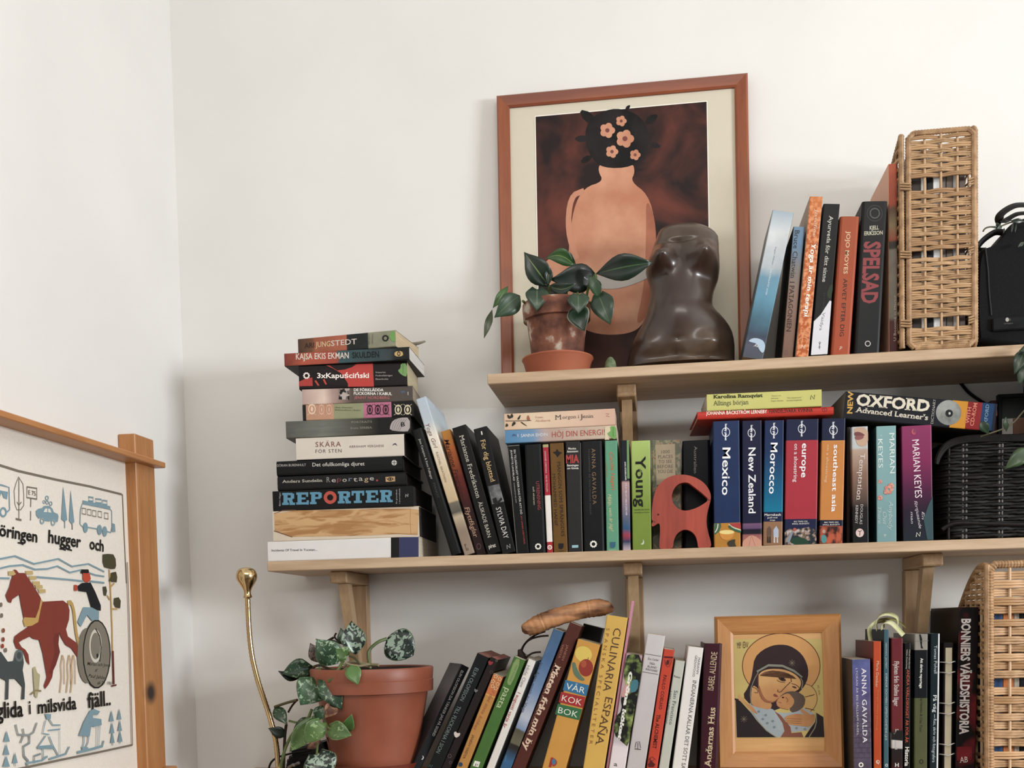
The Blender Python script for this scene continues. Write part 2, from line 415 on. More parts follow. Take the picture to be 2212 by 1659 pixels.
g.box(4.0, 4.1, -4.0, wy0, 0.0, 3.0); g.box(4.0, 4.1, wy1, 0.0, 0.0, 3.0); g.box(4.0, 4.1, wy0, wy1, 0.0, wz0); g.box(4.0, 4.1, wy0, wy1, wz1, 3.0)
o = g.ob('wall_right', wallm); o['kind'] = 'structure'
g = G()
for a, b, c, d in ((wy0, wy0 + .05, wz0, wz1), (wy1 - .05, wy1, wz0, wz1), (wy0 + .05, wy1 - .05, wz0, wz0 + .05), (wy0 + .05, wy1 - .05, wz1 - .05, wz1)):
    g.box(3.99, 4.08, a, b, c, d)
o = g.ob('window_1', flat((240, 240, 238), 0.4)); o['kind'] = 'structure'

# ------------------------------------------------------------------ shelves
oak = wood((186, 154, 120), (216, 186, 152), 'x', 1.0, 0.55, 'light_oak')
oaky = wood((168, 132, 94), (202, 166, 124), 'y', 1.0, 0.55, 'light_oak_y')
oakz = wood((164, 128, 92), (198, 162, 120), 'z', 1.0, 0.55, 'light_oak_z')
Z(0, 0, 1)
xm = P(577, 1225, YS).x; xu = P(1052.5, 818, YS).x
def board(name, label, x0, zt_, y0=YS, th=TH, m=oak, x1=2.6, group='wall shelf boards'):
    root = empty(name, (x0, 0, zt_ - th)); tag(root, label, 'shelf')
    g = G(); g.box(0, x1 - x0, y0, -0.0005, 0, th, 0.0012); g.ob('board', m, root); return root
sh_u = board('wall_shelf', 'upper pale wooden shelf board holding the framed print and torso', xu, ZU)
sh_m = board('wall_shelf', 'middle pale wooden shelf board reaching farthest left under the book stack', xm, ZM)
xb = P(551, 1657, -0.001).x
sh_b = board('wall_shelf', 'lowest wooden shelf under the big pot, its left end just in frame', xb, ZB, y0=-0.30, th=0.022)
def bracket(xc, zt_, wd, label, arm=0.143, brace=True):
    root = empty('shelf_bracket', (xc, 0, zt_)); tag(root, label, 'bracket', 'wooden shelf brackets')
    g = G(); g.box(-wd / 2, wd / 2, -arm, -0.0005, -0.0205, -0.0002, 0.002); g.ob('arm', oaky, root)
    g = G(); g.box(-wd / 2, wd / 2, -0.021, -0.0005, -0.27, -0.0208, 0.0015); g.ob('wall_post', oakz, root)
    b = 0.017 / 2; g = G()
    p = [(-0.118, -0.0208), (-0.092, -0.0208), (-0.0212, -0.205), (-0.0212, -0.258)]
    g.add([(x, y, z) for x in (-b, b) for y, z in p], [(0, 1, 2, 3), (7, 6, 5, 4), (0, 4, 5, 1), (1, 5, 6, 2), (2, 6, 7, 3), (3, 7, 4, 0)])
    g.ob('diagonal_brace', wood((178, 144, 106), (202, 170, 128), 'z', 1.0, 0.55), root)
    return root
ya = -0.143
def bx(x, y): return P(x, y, ya).x
bracket((bx(711.6, 1247) + bx(749.8, 1247)) / 2, ZM - TH, 0.0300, 'leftmost wooden bracket under the middle shelf, above the trailing plant')
bracket((bx(1345.8, 1228) + bx(1387, 1228)) / 2, ZM - TH, 0.0310, 'wooden bracket under the middle shelf, behind the pink and yellow books')
bracket((bx(1993, 1206) + bx(2037, 1206)) / 2, ZM - TH, 0.0320, 'right-hand wooden bracket under the middle shelf, above the dark world history book')
bracket((bx(1332, 832) + bx(1373, 832)) / 2, ZU - TH, 0.0310, 'wooden bracket under the upper shelf, right of the two lying pastel books')

# ------------------------------------------------------------------ framed print leaning on the wall (upper shelf)
tl_ = 0.044
O = Vector(P(1081, 803, -0.045)); O.z = ZU + 0.0003; O.y = -0.045
uz = Vector((0, math.sin(tl_), math.cos(tl_))); ux = Vector((1, 0, 0)); uy = Vector((0, math.cos(tl_), -math.sin(tl_)))
root = empty('framed_picture', frame_matrix(O, ux, uy, uz)); tag(root, 'large print in a reddish wood frame leaning on the wall behind the torso', 'picture')
S = Surf(root, O, ux, uy, uz)
pl = S.loc(1073, 203); pr = S.loc(1615.5, 156)
x0 = (pl[0] + 0) / 2; x1 = pr[0]; Ht = (pl[1] + pr[1]) / 2; il = S.loc(1101, 300); ir = S.loc(1589, 300)
fw = ((il[0] - x0) + (x1 - ir[0])) / 2
redw = wood((134, 60, 26), (164, 84, 38), 'z', 0.8, 0.4, 'red_stained_wood'); redx = wood((126, 54, 24), (154, 74, 34), 'x', 0.8, 0.4, 'red_stained_wood')
def frame4(root, x0, x1, z0, z1, fw, d0, d1, mz, mx, name='frame_rail', bevel=0.004):
    out = []
    for k, m in ((0, mz), (1, mz), (2, mx), (3, mx)):
        # mitred rail with a bevelled inner edge
        A = [(x0, z0), (x0, z1), (x1, z1), (x1, z0)]; B = [(x0 + fw, z0 + fw), (x0 + fw, z1 - fw), (x1 - fw, z1 - fw), (x1 - fw, z0 + fw)]
        i, j = {0: (0, 1), 1: (2, 3), 2: (1, 2), 3: (3, 0)}[k]
        bx_ = lambda p, q, t: (p[0] + (q[0] - p[0]) * t, p[1] + (q[1] - p[1]) * t)
        t = 0.15
        prof = [(0, d1), (0, d0 + bevel), (t, d0), (1 - t, d0 + bevel * 0.6), (1, d0 + bevel), (1, d1)]
        vs = []
        for e in (i, j):
            for tt, dd in prof:
                p = bx_(A[e], B[e], tt); vs.append((p[0], dd, p[1]))
        n = len(prof); g = G(); g.add(vs, [(a, (a + 1) % n, (a + 1) % n + n, a + n) for a in range(n)] + [tuple(range(n)), tuple(range(2 * n - 1, n - 1, -1))])
        out.append(g.ob(name, m, root))
    return out
frame4(root, x0, x1, 0, Ht, fw, 0.0, 0.018, redw, redx)
g = G(); g.box(x0 + fw * .6, x1 - fw * .6, 0.0075, 0.0095, fw * .6, Ht - fw * .6)
mb_ = g.ob('mat_board', flat((222, 212, 190), 0.85, var=0.02), root)
S2 = Surf(root, O + uy * 0.0074, ux, uy, uz); S2.par = mb_
a = S2.loc(1160, 250); b = S2.loc(1527, 222); c = S2.loc(1163, 800); d = S2.loc(1531, 560)
px0, px1, pz1, pz0 = (a[0] + c[0]) / 2, (b[0] + d[0]) / 2, (a[1] + b[1]) / 2, 0.045
def R4(S, x0, x1, z0, z1, mat, name):
    l = S.lift(); return mesh(name, [(x0, l + 0.0074, z0), (x1, l + 0.0074, z0), (x1, l + 0.0074, z1), (x0, l + 0.0074, z1)], [(0, 1, 2, 3)], mat, S.par)
# S2 prints share the frame's local axes but sit 7 mm back
R4(S2, px0 - 0.0016, px1 + 0.0016, pz0 - 0.0016, pz1 + 0.0016, flat((240, 234, 222), 0.8), 'mat_bevel')
ground = blotch((44, 30, 30), (112, 56, 44), 9, 0.42, 0.68, 0.55, 'dark_painted_ground', detail=6, dist=0.6)
R4(S2, px0, px1, pz0, pz1, ground, 'print_ground')
_oldmesh = mesh
def shifted(fn, off):
    def wrap(*a, **k):
        o = fn(*a, **k)
        for v in o.data.vertices: v.co.y += off
        return o
    return wrap
Q7, O7, K7 = shifted(Q, 0.0074), shifted(O_, 0.0074), shifted(K, 0.0074)
# a plain still life in the print's colours: a tall flesh-coloured jug holding a dark bunch
skin = blotch((196, 122, 88), (224, 160, 124), 14, 0.35, 0.65, 0.6, 'peach_paint', detail=4)
skind = blotch((160, 88, 58), (196, 116, 82), 14, 0.35, 0.65, 0.6, 'ochre_paint', detail=4)
darkp = blotch((24, 22, 24), (44, 38, 38), 20, 0.4, 0.6, 0.6, 'black_paint')
Q7(S2, [(1166, 640), (1166, 806), (1528, 792), (1530, 625)], None, 'painted_table', mat=blotch((58, 36, 34), (84, 50, 42), 12, 0.4, 0.6, 0.6, 'table_paint'))
Q7(S2, [(1296, 352), (1366, 350), (1372, 372), (1362, 392), (1400, 420), (1416, 480), (1414, 560), (1408, 640), (1392, 700), (1360, 722), (1290, 724), (1240, 700), (1224, 640), (1228, 540), (1238, 450), (1262, 405), (1304, 392), (1292, 370)], None, 'painted_jug', mat=skin, smooth=2)
Q7(S2, [(1395, 425), (1416, 470), (1418, 560), (1408, 670), (1370, 712), (1392, 620), (1396, 500)], None, 'painted_jug_side', mat=skind, smooth=2)
K7(S2, [(1262, 412), (1232, 424), (1226, 500), (1246, 560)], 12, (206, 136, 102), 'painted_handle', smooth=2)
Q7(S2, [(1302, 364), (1276, 340), (1262, 300), (1270, 262), (1300, 240), (1340, 233), (1384, 250), (1404, 290), (1398, 330), (1366, 362)], None, 'painted_foliage', mat=darkp, smooth=2)
for (ax_, ay_, bx_, by_) in ((1290, 270, 1250, 236), (1275, 300, 1238, 300), (1390, 270, 1424, 246), (1398, 310, 1430, 318), (1282, 336, 1252, 352), (1350, 240, 1362, 226)):
    dx_, dy_ = (bx_ - ax_) * .5, (by_ - ay_) * .5; Q7(S2, [(ax_, ay_), (ax_ + dx_ - dy_ * .5, ay_ + dy_ + dx_ * .5), (bx_, by_), (ax_ + dx_ + dy_ * .5, ay_ + dy_ - dx_ * .5)], None, 'painted_leaf', mat=darkp, smooth=1)
for (cx_, cy_, r_) in ((1312, 282, 17), (1350, 300, 20), (1322, 328, 14), (1372, 335, 12), (1342, 262, 12)):
    for k in range(5): O7(S2, cx_ + r_ * .55 * math.cos(k * 1.257), cy_ + r_ * .55 * math.sin(k * 1.257), r_ * .45, r_ * .45, None, 'painted_petal', mat=skin, n=10)
    O7(S2, cx_, cy_, r_ * .28, r_ * .28, (120, 50, 40), 'painted_bloom', n=10)
Q7(S2, [(1180, 560), (1215, 548), (1232, 580), (1222, 620), (1186, 622), (1172, 590)], None, 'painted_fruit', mat=skin, smooth=2)
Q7(S2, [(1240, 575), (1290, 600), (1340, 590), (1420, 556), (1440, 570), (1400, 604), (1320, 630), (1250, 612)], (178, 170, 162), 'painted_cloth', smooth=2)

# ------------------------------------------------------------------ embroidered cloth on the left wall
XC = 0.012
O = Vector((XC, -0.9, 1.0)); n = Vector((-1, 0, 0))
Z(0, 860, 4.1475)
top_r = hit(1225, 620, O, n); S0y = hit(1230, 640, O, n).y
yR = S0y + 0.012
orange = wood((176, 112, 58), (206, 142, 82), 'z', 0.8, 0.45, 'honey_pine', knots=None)
Z(0, 1230, 3.867); kn = hit(1270, 1030, Vector((0.032, 0, 0)), n)
Z(0, 860, 4.1475)
# rail top line gives the height
zr = hit(1300, 540, Vector((0.045, 0, 0)), n).z
pl_ = hit(1222, 700, Vector((0.030, 0, 0)), n).y; pr_ = hit(1388, 700, Vector((0.030, 0, 0)), n).y
zt2 = hit(1310, 352, Vector((0.030, 0, 0)), n).z; yend = hit(1480, 590, Vector((0.045, 0, 0)), n).y
ylen = 0.78; zb = zr - 0.60
zrb = hit(1480, 628, Vector((0.045, 0, 0)), n).z; zrt = hit(1480, 578, Vector((0.045, 0, 0)), n).z
root = empty('embroidered_picture', frame_matrix(Vector((0.0, pl_ - ylen, zb)), Vector((0, 1, 0)), Vector((-1, 0, 0)), Vector((0, 0, 1))))
tag(root, 'embroidered cloth with red horse in a honey pine frame on the left wall', 'picture')
rel = lambda y, z: (y - (pl_ - ylen), z - zb)
def wbox(name, y0, y1, z0, z1, xa, xb_, m, b=0.0015):
    g = G(); (a, c), (b_, d) = rel(y0, z0), rel(y1, z1); g.box(a, b_, -xb_, -xa, c, d, b); return g.ob(name, m, root)
kl = (kn.y - (pl_ - ylen), -0.034, kn.z - zb)
wbox('upright', pl_, pr_, zb - 0.03, zt2, 0.0005, 0.030, wood((174, 110, 56), (204, 140, 80), 'z', 0.8, 0.45, 'honey_pine', knots=(kl, 0.0125)))
wbox('upright', pl_ - ylen, pl_ - ylen + (pr_ - pl_), zb - 0.03, zt2, 0.0005, 0.030, orange)
pinex = wood((176, 110, 56), (208, 142, 84), 'x', 0.8, 0.45, 'honey_pine_x')
wbox('rail', pl_ - ylen - 0.03, yend, zrb, zrt, 0.0005, 0.046, pinex)
Z(0, 1230, 3.867); zlow = hit(1420, 1655, Vector((0.045, 0, 0)), n).z
wbox('rail', pl_ - ylen - 0.03, yend, zlow - 0.012, zlow, 0.0005, 0.046, pinex)
linen = blotch((228, 220, 208), (232, 225, 214), 400, 0.4, 0.6, 0.95, 'linen', detail=2, bump=0.03)
lin_ = wbox('linen', pl_ - ylen + 0.02, pl_ + 0.001, zlow - 0.004, zrt - 0.002, 0.006, XC - 0.0004, linen, 0)
OO = Vector((XC, pl_ - ylen, zb)); S = Surf(root, OO, Vector((0, 1, 0)), Vector((-1, 0, 0)), Vector((0, 0, 1))); S.par = lin_
def shift_l(fn): return shifted(fn, -XC)
QL, OL, KL_, TL_ = shift_l(Q), shift_l(O_), shift_l(K), shift_l(T)
KL = lambda S, pts, wd, *a, **k: KL_(S, pts, wd * 1.55, *a, **k)
BL_, GR, BK_, RD, YE, OLV = (132, 164, 178), (128, 118, 104), (34, 32, 32), (138, 52, 40), (206, 166, 92), (72, 70, 44)
Z(0, 860, 4.1475)
KL(S, [(-160, 560), (0, 602), (160, 652), (500, 730), (800, 790), (1090, 862)], 15, GR, 'stitched_border')
KL(S, [(1096, 860), (1110, 1200), (1132, 1659)], 10, GR, 'stitched_border')
# caravan, tree, sign, car, firs, bus
KL(S, [(-60, 770), (20, 780), (80, 800), (85, 1000), (60, 1020)], 10, BL_, 'stitched_caravan'); OL(S, 28, 1022, 32, 46, BL_, 'stitched_wheel', inner=0.6)
QL(S, [(-60, 815), (70, 840), (62, 905), (30, 895), (14, 845), (-6, 890), (-60, 880)], BL_, 'stitched_caravan')
KL(S, [(165, 705), (205, 770), (212, 860), (212, 960), (185, 1000), (150, 1000), (132, 950), (125, 830), (140, 770)], 5, GR, 'stitched_tree', closed=True)
KL(S, [(168, 720), (168, 1080)], 6, GR, 'stitched_tree'); KL(S, [(140, 1082), (190, 1092)], 12, GR, 'stitched_tree'); KL(S, [(150, 930), (168, 960), (190, 930)], 6, GR, 'stitched_tree')
KL(S, [(240, 795), (328, 808), (328, 905), (238, 890)], 9, GR, 'stitched_sign', closed=True); KL(S, [(275, 900), (273, 975)], 7, GR, 'stitched_sign'); KL(S, [(273, 1010), (272, 1095)], 7, GR, 'stitched_sign')
TL_(S, 'E 75', 252, 842, 318, 855, 42, GR, 0.01, name='stitched_lettering')
QL(S, [(320, 1010), (345, 990), (375, 985), (395, 965), (440, 965), (468, 990), (480, 1022), (515, 1038), (522, 1060), (515, 1108), (490, 1115), (470, 1090), (440, 1105), (400, 1100), (370, 1070), (345, 1080), (322, 1050)], BL_, 'stitched_car')
OL(S, 375, 1100, 20, 30, (150, 176, 186), 'stitched_wheel', inner=0.5); OL(S, 473, 1115, 20, 30, (150, 176, 186), 'stitched_wheel', inner=0.5)
QL(S, [(388, 1020), (402, 990), (420, 988), (420, 1022)], (226, 222, 212), 'stitched_window'); QL(S, [(428, 1022), (428, 990), (444, 992), (458, 1026)], (226, 222, 212), 'stitched_window')
for a_ in ((392, 930, 12), (420, 935, 14), (452, 945, 15), (418, 895, 16)): OL(S, a_[0], a_[1], a_[2], a_[2] * 1.4, BL_, 'stitched_luggage', inner=0.6, n=10)
QL(S, [(563, 790), (600, 1090), (575, 1108), (546, 1085)], BL_, 'stitched_fir'); QL(S, [(630, 822), (663, 1110), (640, 1130), (616, 1100)], BL_, 'stitched_fir')
KL(S, [(577, 1100), (577, 1165)], 8, BL_, 'stitched_fir'); KL(S, [(643, 1125), (645, 1178)], 8, GR, 'stitched_fir')
KL(S, [(735, 945), (718, 1000), (714, 1130), (735, 1150), (850, 1168), (960, 1195), (990, 1205), (1000, 1150), (998, 1010), (975, 985)], 7, BL_, 'stitched_bus')
KL(S, [(738, 932), (800, 945), (900, 965), (985, 985)], 22, BL_, 'stitched_bus')
for x_, y_ in ((748, 1010), (795, 1020), (840, 1030), (890, 1038), (948, 1052)):
    KL(S, [(x_ - 15, y_ - 25), (x_ + 18, y_ - 20), (x_ + 18, y_ + 32), (x_ - 15, y_ + 25)], 6, GR, 'stitched_window', closed=True)
for x_, y_ in ((762, 1160), (888, 1180), (935, 1195)): OL(S, x_, y_, 21, 46, BL_, 'stitched_wheel')
for x_, y_, w_ in ((812, 905, 20), (880, 922, 26), (936, 935, 20)): KL(S, [(x_ - w_, y_ - 20), (x_ + w_, y_ - 14), (x_ + w_, y_ + 20), (x_ - w_, y_ + 14)], 9, BL_, 'stitched_luggage', closed=True)
QL(S, [(1000, 1120), (1024, 1128), (1030, 1198), (1000, 1200)], BL_, 'stitched_box')
TL_(S, 'öringen', -12, 1175, 330, 1238, 112, BK_, 0.022, 0, 0.1, name='stitched_lettering'); TL_(S, 'hugger', 425, 1232, 722, 1285, 115, BK_, 0.022, 0, 0.1, name='stitched_lettering'); TL_(S, 'och', 798, 1296, 925, 1322, 108, BK_, 0.022, 0, 0.1, name='stitched_lettering')
KL(S, [(155, 1295), (185, 1300), (205, 1312)], 9, BK_, 'stitched_mark'); KL(S, [(530, 1350), (560, 1352), (585, 1362)], 9, BK_, 'stitched_mark'); KL(S, [(600, 1355), (625, 1358), (640, 1366)], 9, BK_, 'stitched_mark')
for l_ in ([(-80, 1450), (0, 1440), (130, 1415), (300, 1485), (520, 1440), (640, 1508), (790, 1485), (930, 1555)], [(-80, 1545), (80, 1505), (200, 1495), (310, 1535), (420, 1530), (510, 1505), (620, 1562), (720, 1540), (850, 1585), (930, 1598)], [(-80, 1610), (80, 1615)], [(320, 1602), (600, 1625), (740, 1640)], [(800, 1640), (930, 1655)]):
    KL(S, l_, 11, BL_, 'stitched_mountains')
QL(S, [(915, 1400), (960, 1395), (1010, 1400), (1030, 1440), (1035, 1500), (1025, 1530), (990, 1532), (930, 1515), (915, 1470)], OLV, 'stitched_foliage')
QL(S, [(990, 1565), (1030, 1555), (1045, 1600), (1040, 1650), (1000, 1645), (970, 1640)], OLV, 'stitched_foliage')
Z(0, 1230, 3.867)
KL(S, [(908, 0), (915, 100), (925, 300), (932, 500), (935, 690)], 12, YE, 'stitched_trunk'); KL(S, [(937, 680), (945, 960)], 20, (112, 38, 30), 'stitched_trunk'); KL(S, [(925, 975), (968, 965)], 9, (112, 38, 30), 'stitched_trunk')
KL(S, [(915, 150), (950, 115)], 9, YE, 'stitched_branch'); KL(S, [(912, 255), (890, 215)], 9, YE, 'stitched_branch'); KL(S, [(930, 330), (975, 330)], 9, YE, 'stitched_branch')
QL(S, [(930, 25), (965, 22), (972, 60), (968, 108), (930, 105), (903, 95)], OLV, 'stitched_foliage'); QL(S, [(853, 145), (880, 142), (888, 180), (880, 222), (862, 215)], OLV, 'stitched_foliage'); QL(S, [(948, 240), (985, 232), (1003, 262), (998, 325), (962, 318), (945, 290)], OLV, 'stitched_foliage')
# horse
QL(S, [(110, 0), (130, 5), (150, 30), (200, 30), (240, 90), (275, 140), (330, 230), (345, 270), (520, 260), (560, 290), (575, 340), (570, 420), (545, 500), (560, 560), (630, 610), (665, 690), (670, 780), (645, 740), (590, 660), (540, 630), (500, 560), (490, 525), (480, 640), (492, 690), (440, 830), (430, 900), (400, 960), (370, 1000), (360, 970), (385, 900), (350, 700), (320, 590), (270, 580), (245, 560), (180, 590), (150, 610), (175, 650), (205, 670), (230, 710), (240, 800), (215, 770), (200, 720), (185, 680), (130, 660), (108, 600), (115, 560), (160, 525), (228, 480), (190, 400), (170, 300), (155, 210), (95, 250), (85, 280), (60, 270), (40, 215), (70, 150), (85, 90), (100, 50)], RD, 'stitched_horse')
QL(S, [(488, 530), (450, 540), (436, 580), (450, 690), (405, 860), (420, 880), (460, 800), (495, 690), (480, 620)], (122, 42, 34), 'stitched_horse')
QL(S, [(335, 245), (350, 265), (335, 320), (312, 440), (260, 470), (200, 480), (185, 430), (195, 400), (290, 405), (318, 330)], YE, 'stitched_harness')
for x_, y_ in ((205, 12), (232, 55), (262, 100), (285, 130), (310, 165)): QL(S, [(x_, y_), (x_ + 62, y_), (x_ + 66, y_ + 28), (x_ + 10, y_ + 34)], (208, 180, 118), 'stitched_mane')
QL(S, [(62, 15), (108, 12), (125, 40), (100, 52), (64, 50)], (208, 180, 118), 'stitched_mane')
KL(S, [(560, 280), (590, 275), (612, 350), (620, 450), (635, 560), (658, 640), (662, 700)], 26, (200, 164, 92), 'stitched_tail', smooth=1)
# rider and wheels
QL(S, [(672, 0), (732, 0), (738, 26), (722, 36), (668, 34)], BK_, 'stitched_hat'); QL(S, [(685, 32), (742, 32), (752, 80), (728, 110), (700, 104), (684, 80)], (208, 72, 44), 'stitched_face')
QL(S, [(640, 140), (680, 112), (750, 110), (790, 190), (835, 300), (835, 345), (800, 340), (755, 315), (720, 190), (650, 180)], (28, 32, 40), 'stitched_coat'); QL(S, [(612, 128), (638, 130), (638, 180), (612, 178)], (196, 70, 50), 'stitched_glove')
QL(S, [(690, 315), (760, 318), (820, 350), (818, 425), (760, 430), (720, 380), (668, 480), (640, 440)], BL_, 'stitched_trousers')
OL(S, 720, 720, 82, 232, (128, 122, 106), 'stitched_wheel'); OL(S, 800, 708, 118, 288, BK_, 'stitched_wheel'); OL(S, 800, 708, 108, 276, (134, 128, 112), 'stitched_wheel')
OL(S, 790, 640, 52, 140, (222, 216, 202), 'stitched_wheel', inner=0.8); KL(S, [(790, 495), (825, 560), (838, 650), (825, 770)], 9, BK_, 'stitched_wheel'); OL(S, 805, 722, 8, 20, BK_, 'stitched_hub')
for t_, a_ in (('Märtas och Jonas', (720, 785, 915, 800)), ('af', (785, 838, 808, 842)), ('Paul Jahlin', (730, 885, 868, 905)), ('ak 28  1961', (805, 945, 935, 950))): TL_(S, t_, *a_, 30, BK_, 0.004, 0, 0.3, name='stitched_signature')
# dog and plants
QL(S, [(-80, 680), (0, 690), (55, 770), (105, 765), (120, 700), (150, 670), (180, 690), (190, 780), (180, 840), (190, 900), (200, 960), (195, 1085), (170, 1088), (178, 980), (120, 915), (65, 915), (60, 1085), (35, 1090), (42, 930), (-20, 900), (-80, 880)], (68, 78, 80), 'stitched_dog')
OL(S, 150, 720, 34, 50, (100, 112, 112), 'stitched_tail', inner=0.6)
for x_, y_, c_ in ((0, 295, GR), (5, 385, GR), (20, 510, (150, 80, 60)), (18, 585, (140, 60, 50)), (12, 640, (170, 60, 40)), (38, 675, GR)): OL(S, x_, y_, 12, 20, c_, 'stitched_flower', n=10)
QL(S, [(265, 825), (285, 810), (300, 860), (325, 880), (315, 1000), (300, 1075), (280, 1060), (272, 940)], (190, 180, 140), 'stitched_stump'); KL(S, [(245, 1045), (290, 1010), (335, 1015)], 10, (150, 136, 90), 'stitched_stump')
for x_ in (500, 555, 590): KL(S, [(x_ + 14, 715), (x_, 800), (x_ + 6, 900), (x_ - 8, 1030)], 9, (206, 170, 116), 'stitched_reed'); KL(S, [(x_ + 14, 715), (x_ + 28, 760), (x_ + 30, 960)], 7, (200, 150, 96), 'stitched_reed')
TL_(S, 'glida', -40, 1175, 182, 1158, 140, BK_, 0.02, 0, 0, name='stitched_lettering'); TL_(S, 'i', 232, 1148, 246, 1146, 120, BK_, 0.02, name='stitched_lettering'); TL_(S, 'milsvida', 305, 1145, 628, 1110, 115, BK_, 0.02, name='stitched_lettering'); TL_(S, 'fjäll..', 722, 1090, 915, 1068, 130, BK_, 0.02, name='stitched_lettering')
# skiers, reindeer, small firs
for x_, y_, s_ in ((45, 1400, 26), (42, 1510, 26), (42, 1610, 30), (115, 1580, 22), (922, 1230, 20), (927, 1330, 20), (930, 1410, 18), (987, 1215, 18), (992, 1310, 18), (994, 1400, 20)):
    QL(S, [(x_, y_ - 55), (x_ + s_, y_ + 38), (x_ - s_, y_ + 40)], BL_, 'stitched_fir')
for x_, y_ in ((932, 1440), (994, 1425), (115, 1615)): KL(S, [(x_, y_), (x_, y_ + 30)], 6, BL_, 'stitched_fir')
KL(S, [(120, 1295), (140, 1380), (230, 1385), (270, 1360), (298, 1280)], 12, (150, 156, 158), 'stitched_reindeer'); KL(S, [(180, 1330), (190, 1380), (160, 1450)], 12, (150, 156, 158), 'stitched_reindeer')
KL(S, [(235, 1390), (235, 1450), (185, 1480), (190, 1560), (225, 1600), (215, 1640)], 14, (140, 148, 152), 'stitched_reindeer'); KL(S, [(275, 1620), (275, 1560), (330, 1540)], 12, (140, 148, 152), 'stitched_reindeer')
QL(S, [(365, 1205), (415, 1210), (412, 1250), (380, 1255)], BL_, 'stitched_skier'); KL(S, [(370, 1260), (345, 1370), (400, 1380), (395, 1345), (490, 1335), (492, 1300), (430, 1300), (400, 1250)], 8, BL_, 'stitched_skier')
KL(S, [(370, 1390), (300, 1490), (350, 1500), (350, 1580)], 9, BL_, 'stitched_skier'); KL(S, [(400, 1395), (430, 1470), (480, 1560)], 9, BL_, 'stitched_skier'); QL(S, [(305, 1475), (415, 1465), (450, 1500), (300, 1500)], BL_, 'stitched_skier')
KL(S, [(400, 1585), (540, 1540), (568, 1480)], 12, BL_, 'stitched_ski'); KL(S, [(205, 1620), (340, 1595), (385, 1560)], 12, BL_, 'stitched_ski'); KL(S, [(487, 1345), (490, 1540)], 4, BL_, 'stitched_pole')
QL(S, [(740, 1180), (770, 1165), (825, 1185), (805, 1215), (765, 1215), (765, 1240), (835, 1250), (838, 1300), (780, 1315), (750, 1310), (738, 1395), (645, 1390), (690, 1270)], BL_, 'stitched_skier')
KL(S, [(690, 1395), (690, 1440), (680, 1500)], 9, BL_, 'stitched_skier'); KL(S, [(730, 1395), (725, 1440), (705, 1490)], 9, BL_, 'stitched_skier'); QL(S, [(670, 1480), (725, 1485), (722, 1510), (675, 1512)], BL_, 'stitched_boot')
KL(S, [(635, 1530), (780, 1495), (845, 1475), (855, 1430)], 15, BL_, 'stitched_ski'); KL(S, [(800, 1315), (795, 1480)], 5, BL_, 'stitched_pole'); KL(S, [(825, 1300), (815, 1470)], 5, BL_, 'stitched_pole')
KL(S, [(1052, -60), (1068, 400), (1095, 1468)], 9, GR, 'stitched_border'); KL(S, [(1095, 1466), (800, 1530), (500, 1590), (200, 1655), (-100, 1715)], 11, GR, 'stitched_border')
# ------------------------------------------------------------------ emblems reused on spines
WH, BLK = (228, 226, 218), (22, 24, 28)
def N_mark(S, x, y, h, col, a=0): 
    ca, sa = math.cos(math.radians(a)), math.sin(math.radians(a)); w_ = h * 0.42
    r_ = lambda u, v: (x + u * ca - v * sa, y + u * sa + v * ca)
    K(S, [r_(-w_, h * .5), r_(-w_ * .8, -h * .4), r_(w_ * .8, h * .4), r_(w_, -h * .5)], h * .13, col)
def sun_mark(S, x, y, r, col, hole=BLK):
    for k in range(10):
        a = k * math.pi / 5; O_(S, x + r * .8 * math.cos(a), y + r * .8 * math.sin(a), r * .24, r * .24, col, n=8)
    O_(S, x, y, r * .85, r * .85, col, inner=0.62)
def crescent(S, x, y, r, col):
    Q(S, [(x - r * .2, y - r), (x + r * .5, y - r * .4), (x + r * .5, y + r * .4), (x - r * .2, y + r), (x - r * .6, y + r * .8), (x, y + r * .3), (x + r * .1, y - r * .3)], col, 'emblem', smooth=1)
GL = 'books in the tall lying stack at the left of the middle shelf'
YB = -0.183
# ---- lying stack, built bottom up
Z(560, 930, 5.03)
white = one((226, 226, 230), noise=0.03); 
S = bk('white paperback with a navy block at its right end, bottom of the tall stack', (95, 1200, 1735, 1158, 1735, 1385, 92, 1410), YB, ZM + 0.0003, 0.15, one((218, 216, 214), noise=0.03), orient='h', group=GL)
S1 = S; T(S, 'Incidents Of Travel In Yucatan...', 135, 1302, 630, 1292, 26, (60, 60, 62), 0.004)
Q(S, [(1432, 1163), (1520, 1160), (1520, 1388), (1432, 1390)], (22, 24, 26), 'spine_band'); Q(S, [(1520, 1160), (1732, 1157), (1732, 1383), (1520, 1387)], (38, 46, 96), 'spine_band')
tan = spine([(0, (196, 150, 98)), (1, (214, 170, 116))], noise=0.12, nscale=40, n2=(176, 120, 66), n2amt=0.05, nst=(1, 1, 3), rough=0.8)
S = bk('thick book with torn bare tan spine, second from bottom of the tall stack', (140, 868, 1745, 825, 1735, 1140, 155, 1190), YB, S1.top, 0.15, one((222, 206, 184), noise=0.06), orient='h', group=GL, page=(48, 42, 38), yaw=1)
Q(S, [(165, 905), (400, 868), (900, 862), (1300, 850), (1640, 848), (1735, 862), (1722, 1135), (1500, 1125), (1200, 1140), (800, 1150), (360, 1155), (170, 1085)], None, 'bare_glued_spine', mat=blotch((178, 126, 74), (214, 170, 118), 55, 0.42, 0.56, 0.8, 'bare_glued_spine', sc=(0.35, 1, 1.6), dist=1.0))
